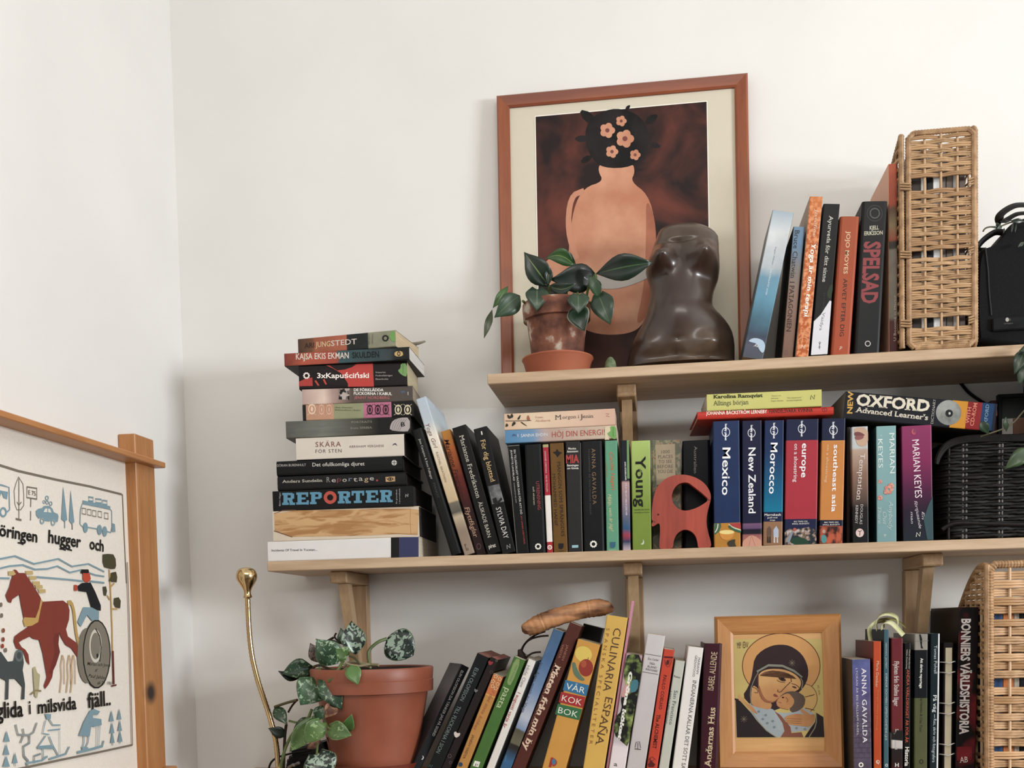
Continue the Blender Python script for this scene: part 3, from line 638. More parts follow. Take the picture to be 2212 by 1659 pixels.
K(S, [(160, 1090), (250, 1120), (360, 1158)], 9, (120, 74, 44), 'torn_edge'); K(S, [(1642, 850), (1640, 1000), (1648, 1128)], 5, (168, 122, 76), 'torn_edge'); K(S, [(160, 905), (260, 868), (400, 866)], 7, (140, 92, 56), 'torn_edge')
black = one((17, 18, 21), noise=0.1, rough=0.4)
shaded_page = (40, 36, 32)  # page edges coloured dark for the shade the leaning books cast
S = bk('black paperback with big blue slab letters and one red ring letter in the tall stack', (143, 648, 1660, 605, 1690, 820, 150, 850), YB, S.top, 0.15, black, orient='h', group=GL, page=shaded_page)
xs = [(250, 390), (403, 540), (552, 690), None, (855, 998), (1005, 1142), (1158, 1298), (1312, 1452)]
for ch, xr in zip('REPORTER', xs):
    if xr is None: O_(S, 772, 728, 70, 70, (196, 74, 58), 'title_lettering', inner=0.48, n=28)
    else:
        yc = 744 - (xr[0] - 250) * 0.028; w_ = xr[1] - xr[0]
        bowl = [(.10, 0, .42, 1), (0, 0, .55, .19), (0, .81, .52, 1), (.4, 0, .80, .19), (.66, .06, .93, .48), (.4, .40, .82, .57)]
        SH = {'R': bowl + [(.58, .81, 1, 1)], 'P': bowl, 'E': [(.10, 0, .42, 1), (0, 0, .95, .19), (0, .81, 1, 1), (.4, .41, .74, .58), (.78, 0, .95, .36), (.83, .64, 1, 1)], 'T': [(.34, 0, .66, 1), (0, 0, 1, .19), (0, 0, .16, .38), (.84, 0, 1, .38), (.18, .81, .82, 1)]}
        for (a_, b_, c_, d_) in SH[ch]:
            Q(S, [(xr[0] + a_ * w_, yc - 66 + b_ * 132), (xr[0] + c_ * w_, yc - 66 + b_ * 132 - 3 * (c_ - a_)), (xr[0] + c_ * w_, yc - 66 + d_ * 132 - 3 * (c_ - a_)), (xr[0] + a_ * w_, yc - 66 + d_ * 132)], (86, 148, 178), 'title_lettering')
        if ch == 'R': Q(S, [(xr[0] + .46 * w_, yc + 4), (xr[0] + .74 * w_, yc + 3), (xr[0] + .94 * w_, yc + 62), (xr[0] + .66 * w_, yc + 63)], (86, 148, 178), 'title_lettering')
T(S, 'Björn Häger', 225, 820, 225, 672, 18, (190, 190, 186)); T(S, 'En grundbok', 1492, 795, 1492, 640, 15, (190, 190, 186)); T(S, 'i journalistik', 1525, 795, 1525, 630, 15, (190, 190, 186))
N_mark(S, 1605, 706, 34, WH, -5)
S = bk('slim black hardback with a typewriter title in coloured letters in the tall stack', (195, 490, 1580, 445, 1610, 600, 200, 628), YB, S.top, 0.145, one((26, 26, 28), rough=0.4), kind='hard', orient='h', group=GL, page=(60, 56, 50), yaw=1)  # shade on the page ends is put into their dark colour
T(S, 'Anders Sundelin', 248, 553, 688, 540, 32, (206, 200, 188), 0.006, 1)
cc = [(150, 146, 140), (206, 200, 190), (130, 60, 62), (200, 196, 186), (120, 132, 160), (206, 200, 190), (200, 196, 186), (200, 170, 130), (200, 196, 186)]
for i, ch in enumerate('Reportage'):
    x = 728 + i * 59; T(S, ch, x, 535 - i * 2 + (3 if i % 2 else -3), x + 46, 534 - i * 2 + (3 if i % 2 else -3), 58 if i == 0 else 52, cc[i], 0.0, 1)
O_(S, 1281, 542, 11, 11, (170, 70, 66), 'title_lettering', n=12)
Q(S, [(1372, 505), (1475, 498), (1478, 552), (1376, 558)], (206, 164, 110), 'emblem'); O_(S, 1424, 528, 30, 20, (40, 34, 30), inner=0.6); O_(S, 1424, 528, 9, 15, (40, 34, 30)); K(S, [(1380, 515), (1400, 540)], 5, (60, 44, 34)); K(S, [(1452, 510), (1470, 545)], 5, (60, 44, 34))
S = bk('black hardback with round emblem directly under the cream white book in the stack', (185, 315, 1535, 285, 1580, 430, 190, 470), YB, S.top, 0.15, one((17, 19, 22), rough=0.35), kind='hard', orient='h', group=GL, page=(46, 42, 38))  # dark page colour again stands for shade at the stack's right end
T(S, 'GÖRAN BURENHULT', 190, 380, 508, 372, 27, (196, 192, 184)); T(S, 'Det ofullkomliga djuret', 578, 370, 1145, 358, 42, (216, 212, 204), 0.006)
O_(S, 1467, 350, 29, 29, (206, 204, 196)); K(S, [(1467, 324), (1467, 376)], 6, BLK); K(S, [(1440, 350), (1494, 350)], 5, BLK)
S = bk('cream white thick paperback with small red and grey capitals in the tall stack', (400, 75, 1575, 38, 1580, 285, 400, 305), YB, S.top, 0.13, one((224, 214, 200), noise=0.03), orient='h', group=GL, page=(52, 46, 42), yaw=2, side=flat((26, 26, 28)))
T(S, 'SKÄRA', 612, 150, 888, 145, 58, (132, 62, 54), 0.0, 0, 0, 1.2); T(S, 'FÖR STEN', 612, 225, 895, 218, 38, (92, 78, 80), 0, 0, 0, 1.2); T(S, 'ABRAHAM VERGHESE', 978, 175, 1355, 165, 26, (106, 80, 78), 0, 0, 0, 1.15)
Q(S, [(1448, 160), (1462, 142), (1485, 138), (1502, 170), (1485, 156), (1468, 152), (1452, 164)], (62, 58, 78), 'emblem')
Z(560, 680, 5.53)
grn = spine([(0, (92, 92, 84)), (0.3, (120, 122, 114)), (0.62, (70, 68, 58)), (0.75, (26, 26, 24)), (1, (30, 28, 26))], 'u', noise=0.15, nst=(1, 1, 6))
S = bk('long grey photo book with small portrait, sticking out left in the stack', (315, 1255, 1805, 1225, 1805, 1400, 320, 1425), YB - 0.002, S.top, 0.14, grn, orient='h', group=GL, page=(60, 56, 48), yaw=2.5)
T(S, 'PORTRAITS', 1100, 1282, 1345, 1275, 26, (150, 146, 134), 0, 1, 0, 1.1); T(S, 'from SERBIA', 1090, 1352, 1350, 1346, 26, (150, 146, 134), 0, 1)
Q(S, [(1560, 1380), (1565, 1320), (1600, 1260), (1680, 1230), (1800, 1228), (1800, 1390), (1700, 1396)], (176, 166, 164), 'cover_portrait', smooth=1)
for k in range(5): K(S, [(1585 + k * 22, 1385), (1600 + k * 30, 1300), (1650 + k * 28, 1245)], 5, (110, 100, 98), 'cover_portrait', smooth=1)
T(S, 'B', 1692, 1308, 1742, 1306, 52, BLK, 0.02)
pat = spine([(0, (30, 30, 28)), (0.03, (200, 150, 120)), (0.28, (150, 152, 116)), (0.55, (190, 110, 140)), (0.8, (24, 22, 22)), (1, (24, 22, 22))], 'u', 'CONSTANT', noise=0.1)
S = bk('patterned book with ornament panels in peach, sage, pink and black in the stack', (515, 1045, 1850, 1055, 1845, 1215, 520, 1242), YB, S.top, 0.12, pat, orient='h', group=GL, page=(58, 52, 44), yaw=4)
def orn(S, x0, x1, y0, y1, c, n=3, s=1):
    w_ = (x1 - x0) / n
    for i in range(n):
        xc = x0 + w_ * (i + .5); yc = (y0 + y1) / 2; O_(S, xc, yc, w_ * .38, (y1 - y0) * .42, c, 'spine_ornament', inner=0.72, n=14); O_(S, xc, yc, w_ * .14, (y1 - y0) * .2, c, 'spine_ornament', n=8)
        K(S, [(xc - w_ * .45, y0 + 6), (xc, yc - (y1 - y0) * .2), (xc + w_ * .45, y0 + 6)], 5, c, 'spine_ornament', smooth=1); K(S, [(xc - w_ * .45, y1 - 6), (xc, yc + (y1 - y0) * .2), (xc + w_ * .45, y1 - 6)], 5, c, 'spine_ornament', smooth=1)
orn(S, 570, 690, 1050, 1205, (240, 206, 176), 1); orn(S, 700, 880, 1055, 1210, (226, 176, 150), 2); orn(S, 1275, 1560, 1062, 1205, (58, 24, 44), 3); orn(S, 1605, 1830, 1062, 1205, (216, 204, 170), 2)
T(S, 'Åsne Seierstad', 905, 1105, 1115, 1108, 18, (74, 76, 50), 0, 0, .2); T(S, 'Bokhandlaren i Kabul', 905, 1135, 1210, 1140, 18, (74, 76, 50), 0, 0, .2)
kab = spine([(0, (190, 160, 152)), (0.2, (230, 206, 190)), (0.27, (180, 150, 140)), (0.45, (92, 76, 70)), (1, (84, 76, 70))], 'u', noise=0.12)
S = bk('grey-brown paperback with a pale blush left end and white title over pink in the stack', (510, 862, 1835, 870, 1835, 1040, 515, 1028), YB, S.top, 0.12, kab, orient='h', group=GL, page=(170, 156, 136), yaw=5)
T(S, 'DE FÖRKLÄDDA', 1130, 895, 1485, 897, 34, WH, 0.02); T(S, 'FLICKORNA I KABUL', 1130, 938, 1585, 942, 34, WH, 0.02); T(S, 'JENNY NORDBERG', 1135, 988, 1555, 990, 34, (190, 96, 98), 0.008)
Q(S, [(960, 885), (1080, 880), (1075, 1015), (950, 1010)], (60, 52, 52), 'cover_photo', mat=blotch((28, 24, 26), (190, 176, 170), 120, .45, .55, .5, 'photo_print')); Q(S, [(1690, 915), (1740, 905), (1745, 930), (1700, 940)], (60, 80, 110), 'emblem'); K(S, [(1778, 920), (1778, 960)], 9, (190, 186, 180))
kap = one((30, 18, 20), noise=0.1)
S = bk('thick dark paperback with red print patch and green corner sticker in the stack', (470, 588, 1770, 575, 1770, 860, 475, 858), YB, S.top, 0.12, kap, orient='h', group=GL, page=(214, 198, 160), yaw=4)
Q(S, [(800, 605), (1000, 600), (1160, 590), (1358, 582), (1370, 858), (1060, 860), (1060, 820), (980, 700), (880, 640)], (196, 44, 34), 'spine_art'); Q(S, [(475, 800), (560, 760), (635, 750), (640, 850), (475, 855)], (180, 40, 32), 'spine_art')
Q(S, [(830, 600), (1160, 592), (1110, 625), (1020, 655), (930, 665)], (30, 18, 20), 'spine_art'); Q(S, [(700, 640), (860, 640), (1060, 820), (1020, 845), (840, 850), (760, 720)], (34, 20, 22), 'spine_art', smooth=1)
for a_ in ((660, 790, 720, 845), (760, 775, 810, 830)): Q(S, [(a_[0], a_[1]), (a_[0] + 20, a_[1] - 8), (a_[2], a_[3]), (a_[2] - 20, a_[3] + 4)], (200, 60, 44), 'spine_art')
T(S, '3xKapuściński', 692, 725, 1312, 722, 62, (236, 226, 220), 0.02); T(S, 'Imperiet', 1392, 686, 1510, 686, 19, (190, 182, 176)); T(S, 'Fotbollskriget', 1392, 726, 1592, 724, 19, (190, 182, 176)); T(S, 'Ebenholts', 1392, 768, 1542, 766, 19, (190, 182, 176))
sun_mark(S, 565, 728, 40, (226, 216, 210)); O_(S, 1740, 660, 84, 84, (112, 160, 84), 'corner_sticker') if False else Q(S, [(1690, 582), (1768, 580), (1768, 742), (1720, 730), (1680, 700), (1655, 665), (1690, 640)], (112, 160, 84), 'corner_sticker', smooth=1)
T(S, 'POCKET', 1718, 700, 1718, 590, 14, (40, 80, 40))
kaj = spine([(0, (132, 60, 48)), (0.2, (186, 88, 66)), (0.42, (170, 74, 60)), (0.44, (60, 90, 96)), (0.85, (58, 70, 72)), (0.9, (30, 32, 34)), (1, (30, 32, 34))], 'u', noise=0.2, warp=0.12, nscale=50)
S = bk('slim book with red to slate spine, second from the top of the stack', (297, 442, 1790, 395, 1800, 560, 300, 575), YB - 0.002, S.top, 0.125, kaj, orient='h', group=GL, page=(222, 220, 214), yaw=1.0, side=flat((44, 42, 42)))
T(S, 'KAJSA EKIS EKMAN', 438, 498, 1070, 482, 74, (230, 214, 200), 0.012, sp=1.0); T(S, 'SKULDEN', 1110, 482, 1432, 470, 72, (20, 26, 30), 0.02)
Q(S, [(1615, 440), (1712, 432), (1722, 495), (1620, 500)], (206, 170, 100), 'emblem', smooth=1); O_(S, 1668, 465, 20, 28, (50, 34, 30), inner=.55)
Sk = S
jun = spine([(0, (84, 60, 46)), (0.14, (120, 80, 58)), (0.18, (170, 96, 70)), (0.5, (186, 104, 78)), (0.51, (40, 46, 46)), (0.72, (40, 46, 46)), (0.73, (150, 150, 126)), (1, (150, 150, 126))], 'u', noise=0.16, nscale=50)
S = bk('topmost book of the tall stack, orange to grey spine, cream pages fanning out right', (462, 295, 1620, 188, 1640, 395, 465, 425), YB + 0.012, S.top, 0.118, jun, orient='h', group=GL, page=(222, 198, 160), yaw=-6, H=0.0262)
T(S, 'ARI', 540, 368, 655, 358, 62, (64, 46, 38), 0.012); T(S, 'JUNG', 672, 355, 850, 342, 66, (226, 196, 150), 0.012); T(S, 'STEDT', 858, 340, 1165, 315, 66, (220, 206, 196), 0.012)
sun_mark(S, 1508, 280, 40, (30, 34, 32)); T(S, 'DET SISTA', 1315, 352, 1315, 235, 18, (90, 84, 76)); T(S, 'UPPDRAG', 1352, 350, 1352, 230, 18, (90, 84, 76))
Q(S, [(1575, 196), (1618, 192), (1632, 320), (1600, 325), (1565, 290), (1545, 240), (1572, 225)], (112, 164, 84), 'corner_sticker', smooth=1)
# lifted cover corner of the topmost book
g = G(); wv = []
for i in range(8):
    t = i / 7; wv += [(S.W * 0.80 + 0.050 * t, 0.075 + 0.030 * t, S.H + 0.0005 + 0.007 * t * t), (S.W * 0.80 + 0.048 * t, 0.1175, S.H + 0.0005 + 0.008 * t * t)]
g.add(wv, [(2 * i, 2 * i + 1, 2 * i + 3, 2 * i + 2) for i in range(7)]); fl = g.ob('lifted_cover_corner', flat((190, 184, 160)), S.root, True, fix=False)
sm = fl.modifiers.new('thick', 'SOLIDIFY'); sm.thickness = 0.0004

# ---- leaning books after the stack
GLn = 'books leaning left beside the tall stack'
Z(860, 840, 3.95)
YL = -0.178
def dk(c=(18, 20, 23), **k): return one(c, noise=0.12, **k)
S = bk('thin black hardback leaning left against the tall stack', (115, 352, 205, 335, 555, 1425, 450, 1430), YL, ZM, 0.13, dk((16, 20, 22)), 'hard', group=GLn, page=(120, 112, 98))
T(S, 'Jane Campion & Kate Pullinger', 185, 425, 290, 770, 19, (196, 192, 182), 0, 1); T(S, 'PIANOT', 305, 800, 345, 930, 20, (60, 60, 62), 0, 1)
yg = spine([(0, (160, 140, 122)), (0.15, (150, 128, 110)), (0.24, (196, 178, 150)), (0.27, (92, 88, 80)), (0.33, (120, 112, 98)), (0.34, (206, 180, 140)), (0.55, (226, 204, 170)), (0.75, (228, 220, 206)), (0.85, (196, 208, 216)), (1, (190, 206, 220))], noise=0.06, warp=0.03)
S = bk('tall pale paperback with script title and sandy beach picture, leaning left', (150, 90, 235, 65, 660, 1415, 565, 1432), YL, ZM, 0.15, yg, group=GLn)
T(S, 'Yoga Girl', 250, 300, 325, 505, 36, (120, 84, 74), 0, 0, .3); T(S, 'RACHEL BRATHEN', 330, 540, 408, 795, 20, (140, 118, 96)); K(S, [(570, 1330), (585, 1380)], 4, (80, 64, 58)); O_(S, 573, 1330, 8, 8, (80, 64, 58), inner=.6); O_(S, 592, 1368, 10, 10, (80, 64, 58), inner=.6)
fly = spine([(0, (42, 20, 22)), (0.35, (58, 24, 26)), (0.62, (112, 38, 30)), (0.85, (176, 92, 40)), (1, (190, 130, 54))], noise=0.12)
S = bk('ochre to dark red paperback with dark name, leaning left between pale and black books', (358, 362, 448, 348, 755, 1418, 670, 1422), YL + .004, ZM, 0.12, fly, group=GLn)
T(S, 'Marianne Fredriksson', 412, 425, 572, 985, 42, (64, 28, 26), 0.004, 1, .25); T(S, 'Flyttfåglar', 585, 1005, 668, 1265, 42, (190, 150, 120), 0, 1, .15); O_(S, 688, 1345, 20, 28, (84, 50, 48), inner=.7)
S = bk('black paperback with cream serif name running down, second from right of the leaning ones', (450, 330, 585, 310, 885, 1415, 768, 1420), YL, ZM, 0.125, dk((22, 20, 20)), group=GLn, page=(96, 88, 78))
T(S, 'Marianne Fredriksson', 540, 395, 690, 930, 42, (206, 200, 184), 0, 1); T(S, 'ÄLSKADE BARN', 698, 960, 782, 1268, 34, (196, 190, 176), 0, 1); T(S, 'pirat', 772, 1345, 832, 1330, 34, (206, 202, 190), .02)
S = bk('black paperback with a grey photo band and serif gold title, rightmost of the leaning ones', (632, 345, 765, 318, 1002, 1410, 897, 1420), YL - .004, ZM, 0.13, dk((20, 21, 23)), group=GLn, page=(92, 84, 74))
T(S, 'För dig blottad', 722, 432, 812, 792, 44, (214, 180, 120), 0.004, 1); T(S, 'SYLVIA DAY', 855, 1010, 925, 1275, 46, (210, 208, 202), 0.004); N_mark(S, 942, 1345, 36, (200, 200, 194), -12); K(S, [(711, 362), (716, 392)], 10, WH)
Q(S, [(768, 832), (862, 810), (905, 960), (802, 985)], (92, 92, 94), 'cover_photo', mat=blotch((70, 70, 74), (120, 120, 122), 60, .4, .6, .5, 'photo_print')); Q(S, [(805, 940), (835, 925), (850, 960), (880, 925), (890, 945), (850, 985), (812, 975)], (30, 30, 32), 'cover_photo')
# ---- upright small books
GU = 'upright books between the leaning ones and the red elephant'
YU = -0.180
S = bk('worn black paperback with white capitals and small red words, first upright after the leaning ones', (925, 492, 1040, 482, 1118, 1412, 1012, 1418), YU, ZM, 0.115, dk((18, 19, 21)), group=GU, page=(120, 110, 96))
T(S, 'EN TILLRÄCKLIGT VACKER DAG FÖR ATT DÖ', 994, 520, 1052, 1070, 17, (210, 208, 200), .01); T(S, 'JEANETTE LINDBLAD', 966, 520, 990, 785, 15, (206, 204, 198), .01); T(S, 'HUNDRAFEMTIO MIL BORT', 990, 800, 1008, 975, 9, (180, 178, 172)); T(S, 'EN SANN HISTORIA', 1052, 1085, 1080, 1325, 13, (190, 60, 50))
K(S, [(935, 500), (970, 900), (1015, 1400)], 3, (150, 146, 138), 'worn_edge'); K(S, [(940, 488), (1035, 480)], 4, (150, 146, 138), 'worn_edge')
S = bk('black hardback with tiny red title and white flower mark beside the worn black paperback', (1070, 478, 1228, 470, 1262, 1408, 1118, 1412), YU, ZM, 0.125, dk((20, 22, 25)), 'hard', group=GU, page=(110, 100, 88))
T(S, 'UTRENSNING', 1190, 790, 1207, 1030, 30, (170, 56, 58)); T(S, 'sofi oksanen', 1156, 835, 1164, 990, 17, (190, 186, 160)); sun_mark(S, 1195, 1345, 27, WH)
rw = spine([(0, (176, 40, 50)), (0.1, (228, 222, 216)), (0.52, (228, 222, 216)), (0.53, (176, 36, 56)), (0.965, (176, 36, 56)), (0.97, (180, 170, 120)), (1, (180, 170, 120))], interp='CONSTANT')
S = bk('thin red and white book between black and brown spines', (1230, 475, 1283, 472, 1325, 1405, 1270, 1410), YU, ZM, 0.12, rw, group=GU)
T(S, 'JOHANNES CHRISTIANA   VAD ÄR TROLLERI?', 1255, 530, 1272, 880, 14, (220, 206, 200)); O_(S, 1294, 1352, 20, 20, WH); O_(S, 1294, 1352, 12, 12, (176, 40, 50), inner=.4)
S = bk('brown gold paperback with dark capitals and a bird silhouette', (1287, 466, 1415, 460, 1447, 1403, 1329, 1408), YU - .001, ZM, 0.115, one((112, 78, 32), noise=0.12), group=GU)
T(S, 'MANGON SOM SPRÄNGDES', 1372, 620, 1408, 1258, 30, (52, 36, 28), 0, 1); T(S, 'MOHAMMED HANIF', 1330, 722, 1352, 1170, 26, (52, 36, 28), 0, 1)
Q(S, [(1318, 540), (1345, 535), (1355, 512), (1372, 535), (1400, 545), (1380, 560), (1360, 585), (1345, 560)], (34, 26, 24), 'emblem'); Q(S, [(1368, 1320), (1412, 1318), (1410, 1355), (1392, 1370), (1370, 1362)], (36, 30, 34), 'emblem'); K(S, [(1370, 1385), (1415, 1383)], 4, (34, 26, 24)); T(S, 'IN', 1375, 1405, 1410, 1404, 0.1, (34, 26, 24)) if False else None
Z(1080, 860, 4.1475)
S = bk('charcoal paperback with one red word near the top in white surrounding print', (583, 390, 718, 385, 742, 1388, 610, 1392), YU + .001, ZM, 0.115, one((46, 44, 45), noise=.06), group=GU, page=(150, 140, 124))
T(S, 'Monica', 612, 452, 682, 450, 19, WH, .015); T(S, 'Antonsson', 600, 478, 700, 474, 19, WH, .015); T(S, 'MIA', 592, 545, 708, 540, 74, (190, 48, 44), .03); T(S, 'Sanningen', 600, 602, 704, 600, 18, WH, .015); T(S, 'om Gömda', 602, 628, 704, 626, 18, WH, .015)
Q(S, [(645, 1318), (702, 1316), (702, 1340), (646, 1342)], (150, 196, 210), 'emblem'); K(S, [(722, 400), (738, 1385)], 3, (150, 146, 140), 'worn_edge')
S = bk('broad black hardback with thin gold spaced capitals, left of the mint green book', (728, 388, 915, 382, 948, 1382, 746, 1388), YU, ZM, 0.13, dk((17, 20, 25)), 'hard', group=GU, page=(110, 100, 88))
T(S, 'ANNA GAVALDA', 838, 452, 850, 950, 36, (138, 106, 66), 0, sp=1.25); T(S, 'TILLSAMMANS ÄR MAN MINDRE ENSAM', 798, 455, 812, 1040, 15, (70, 66, 60), sp=1.2); sun_mark(S, 838, 1308, 32, WH)
S = bk('mint green slim book with orange script down its spine', (937, 383, 1052, 378, 1067, 1376, 954, 1382), YU - .001, ZM, 0.12, one((98, 160, 128), noise=.06), group=GU)
T(S, 'Cecilia Hagen', 1000, 485, 1020, 825, 34, (206, 110, 60), .006, 0, .35); T(S, 'av UDD&UDDE', 955, 580, 962, 710, 12, (170, 120, 80)); T(S, 'Hjälp, vem är jag?', 985, 860, 1005, 1195, 32, (216, 206, 150), 0, 0, .35); Q(S, [(983, 1290), (1036, 1288), (1034, 1325), (1020, 1345), (986, 1340)], (36, 96, 122), 'emblem'); K(S, [(975, 1362), (1042, 1360)], 4, (160, 200, 180))
nv = spine([(0, (200, 180, 190)), (0.08, (40, 60, 96)), (0.14, (170, 60, 80)), (0.2, (40, 90, 130)), (0.62, (190, 150, 150)), (0.64, (22, 34, 50)), (1, (20, 30, 44))], noise=0.2, warp=0.05)
S = bk('navy paperback with pink photo strip below white lettering, left of the lime green book', (1080, 380, 1157, 376, 1174, 1374, 1098, 1378), YU, ZM, 0.088, nv, group=GU)
T(S, 'ANN SÖDERLUND', 1122, 570, 1128, 735, 14, WH, .01); T(S, 'STÅ UT MED ATT VARA AV JORD HAR', 1128, 760, 1134, 1050, 15, (220, 216, 220), .008); Q(S, [(1136, 378), (1156, 377), (1162, 720), (1140, 720)], (110, 150, 92), 'spine_band')
S = bk('lime green paperback with a huge black surname running down', (1172, 385, 1345, 378, 1360, 1364, 1187, 1370), YU - .002, ZM, 0.088, spine([(0, (120, 144, 56)), (0.4, (126, 150, 60)), (1, (176, 200, 110))], noise=.05), group=GU)
T(S, 'Young', 1262, 520, 1268, 975, 92, (20, 24, 20), .02); T(S, 'toby', 1262, 622, 1263, 690, 22, (150, 176, 84), .0); T(S, 'HOPPLÖS OCH', 1205, 1002, 1338, 998, 13, (30, 40, 24)); T(S, 'INTAGEN AV SKOLA', 1205, 1026, 1340, 1022, 11, (30, 40, 24))
Q(S, [(1280, 1262), (1292, 1285), (1290, 1305), (1276, 1314), (1258, 1308), (1274, 1300), (1282, 1285)], (206, 214, 190), 'emblem')
# two lying on top of the upright ones
tz = max(0, 0)
GT = 'books lying on top of the upright ones under the upper shelf'
hoj = spine([(0, (84, 140, 186)), (0.25, (110, 152, 190)), (0.36, (190, 166, 160)), (0.42, (190, 164, 150)), (1, (214, 192, 170))], 'u', noise=.05)
zt_b = P(45, 408, YU).z
S = bk('pastel blue to beige book with red title lying on upright books, lower of the pair', (45, 282, 1045, 245, 1050, 375, 50, 408), YU - .002, zt_b, 0.13, hoj, orient='h', group=GT)
T(S, 'SANNA EHDIN', 188, 335, 428, 325, 30, (216, 222, 228), 0, 1); T(S, 'HÖJ DIN ENERGI!', 465, 325, 938, 302, 52, (180, 66, 56), 0, 0); Q(S, [(105, 345), (118, 320), (140, 325), (148, 345), (130, 335)], (50, 90, 140), 'emblem'); K(S, [(160, 322), (162, 348)], 7, (190, 206, 226))
Q(S, [(985, 252), (1042, 250), (1046, 365), (1015, 368), (975, 335), (962, 315), (990, 295)], (110, 170, 84), 'corner_sticker', smooth=1); T(S, 'POCKET', 1014, 265, 1014, 345, 12, (40, 80, 40)); Q(S, [(940, 255), (985, 252), (990, 295), (962, 315), (980, 372), (940, 374)], (222, 206, 170), 'spine_band')
mor = spine([(0, (226, 190, 156)), (0.25, (234, 208, 178)), (1, (222, 180, 158))], 'u', noise=.04)
S = bk('pale peach book with leafy branch and serif title lying on the pastel blue one', (38, 140, 1030, 88, 1035, 215, 42, 268), YU - .001, S.top + .0002, 0.125, mor, orient='h', group=GT, page=(226, 200, 170))
T(S, 'M', 492, 172, 552, 168, 44, (74, 62, 56), 0, 1); T(S, 'orgon i', 560, 170, 710, 162, 32, (90, 72, 64), 0, 1); T(S, 'J', 716, 164, 738, 163, 44, (90, 72, 64), 0, 1); T(S, 'enin', 742, 162, 838, 158, 32, (90, 72, 64), 0, 1)
T(S, 'Susan', 316, 170, 388, 167, 20, (200, 150, 130), 0, 1); T(S, 'Abulhawa', 316, 202, 452, 197, 20, (200, 150, 130), 0, 1); N_mark(S, 965, 152, 34, (170, 110, 96), 90)
for a_ in (((60, 140), (110, 175), (75, 190)), ((105, 130), (125, 170), (85, 185)), ((150, 190), (190, 140), (175, 195)), ((120, 205), (100, 262), (150, 225)), ((185, 205), (260, 262), (190, 225)), ((60, 220), (45, 262), (80, 250))):
    Q(S, list(a_), (52, 52, 40), 'printed_leaves', smooth=1)
Q(S, [(235, 195), (252, 142), (275, 200)], (160, 90, 50), 'printed_leaves', smooth=1); K(S, [(50, 205), (150, 205), (280, 200)], 6, (80, 62, 46), 'printed_leaves', smooth=1)
# ---- behind the elephant
Z(1380, 820, 4.254)
maps = blotch((96, 96, 74), (150, 140, 110), 60, .45, .55, .5, 'printed_map', c3=(150, 70, 50), dist=1.5, detail=8)
S = bk('map-patterned paperback with a beige title label, standing behind the red elephant', (112, 570, 385, 540, 395, 1540, 125, 1550), -0.150, ZM, 0.10, maps, group='books behind the red elephant')
Q(S, [(150, 600), (332, 590), (338, 960), (162, 968)], (168, 148, 120), 'spine_label')
for i, t_ in enumerate(('1000', 'PLACES', 'TO SEE', 'BEFORE', 'YOU DIE')):
    w_ = (40, 68, 62, 72, 70)[i]; T(S, t_, 243 - w_, 664 + i * 45, 243 + w_, 660 + i * 45, 32, (76, 60, 48), 0, 1)
S = bk('black hardback with small pale title behind the elephant, left of the Mexico guide', (402, 560, 655, 555, 672, 1540, 412, 1545), -0.150, ZM, 0.10, one((20, 22, 30), noise=.1, rough=.3), 'hard', group='books behind the red elephant', page=(100, 90, 80))
T(S, 'Australien', 523, 612, 520, 860, 30, (140, 138, 130))
# ---- travel guides
GG = 'travel guides standing under the red and yellow books'
def guide(label, q, c, title, tq, logo, lp, side=None, sub=None, tcol=(232, 232, 234), Dp=0.13):
    S = bk(label, q, -0.184, ZM, Dp, c, group=GG, page=(196, 184, 160))
    x, y, r = logo; O_(S, x, y, r, r * 1.15, (212, 214, 222), 'logo_ring', inner=.84, n=26)
    T(S, 'lonely planet', x + 2, y - r * 2.0, x + 1, y + r * 2.0, r * .52, (228, 230, 236), .035, name='logo_lettering')
    T(S, title, *tq[:4], tq[4], tcol, .012)
    return S
navy = lambda c=(26, 40, 84): c
mx = spine([(0, (190, 130, 50)), (0.185, (190, 130, 50)), (0.19, (28, 50, 96)), (1, (24, 36, 78))], interp='CONSTANT', noise=.12)
S = guide('thickest navy travel guide with large white Mexico, nearest the elephant', (678, 385, 926, 375, 938, 1540, 692, 1545), mx, 'Mexico', (808, 625, 802, 1062, 74), (800, 483, 38), None)
Q(S, [(690, 1325), (752, 1320), (758, 1350), (735, 1400), (700, 1425), (690, 1420)], (56, 96, 66), 'cover_photo'); Q(S, [(830, 1322), (935, 1318), (938, 1372), (870, 1352)], (178, 44, 48), 'cover_photo'); K(S, [(826, 1330), (860, 1358), (938, 1384)], 10, (214, 216, 190), 'cover_photo', smooth=1); K(S, [(826, 1345), (860, 1376), (938, 1400)], 22, (40, 90, 60), 'cover_photo', smooth=1); K(S, [(728, 1325), (722, 1370), (700, 1405)], 9, (214, 216, 200), 'cover_photo', smooth=1)
Q(S, [(738, 1405), (780, 1382), (850, 1378), (880, 1395), (870, 1435), (840, 1470), (790, 1476), (755, 1455)], (216, 140, 50), 'cover_photo', smooth=1); O_(S, 808, 1402, 70, 20, (236, 206, 110), 'cover_photo'); O_(S, 808, 1402, 62, 15, (240, 218, 140), 'cover_photo')
Q(S, [(806, 1500), (840, 1475), (890, 1465), (880, 1500), (900, 1540), (830, 1542)], (66, 58, 44), 'cover_photo', smooth=1)
Q(S, [(660, 515), (682, 510), (690, 740), (664, 745)], (60, 120, 70), 'spine_band') if False else None
nz_ = spine([(0, (196, 130, 110)), (0.09, (150, 90, 90)), (0.10, (30, 26, 48)), (0.135, (30, 26, 48)), (0.14, (96, 70, 110)), (0.18, (120, 84, 116)), (0.185, (26, 30, 64)), (1, (24, 30, 70))], noise=.1)
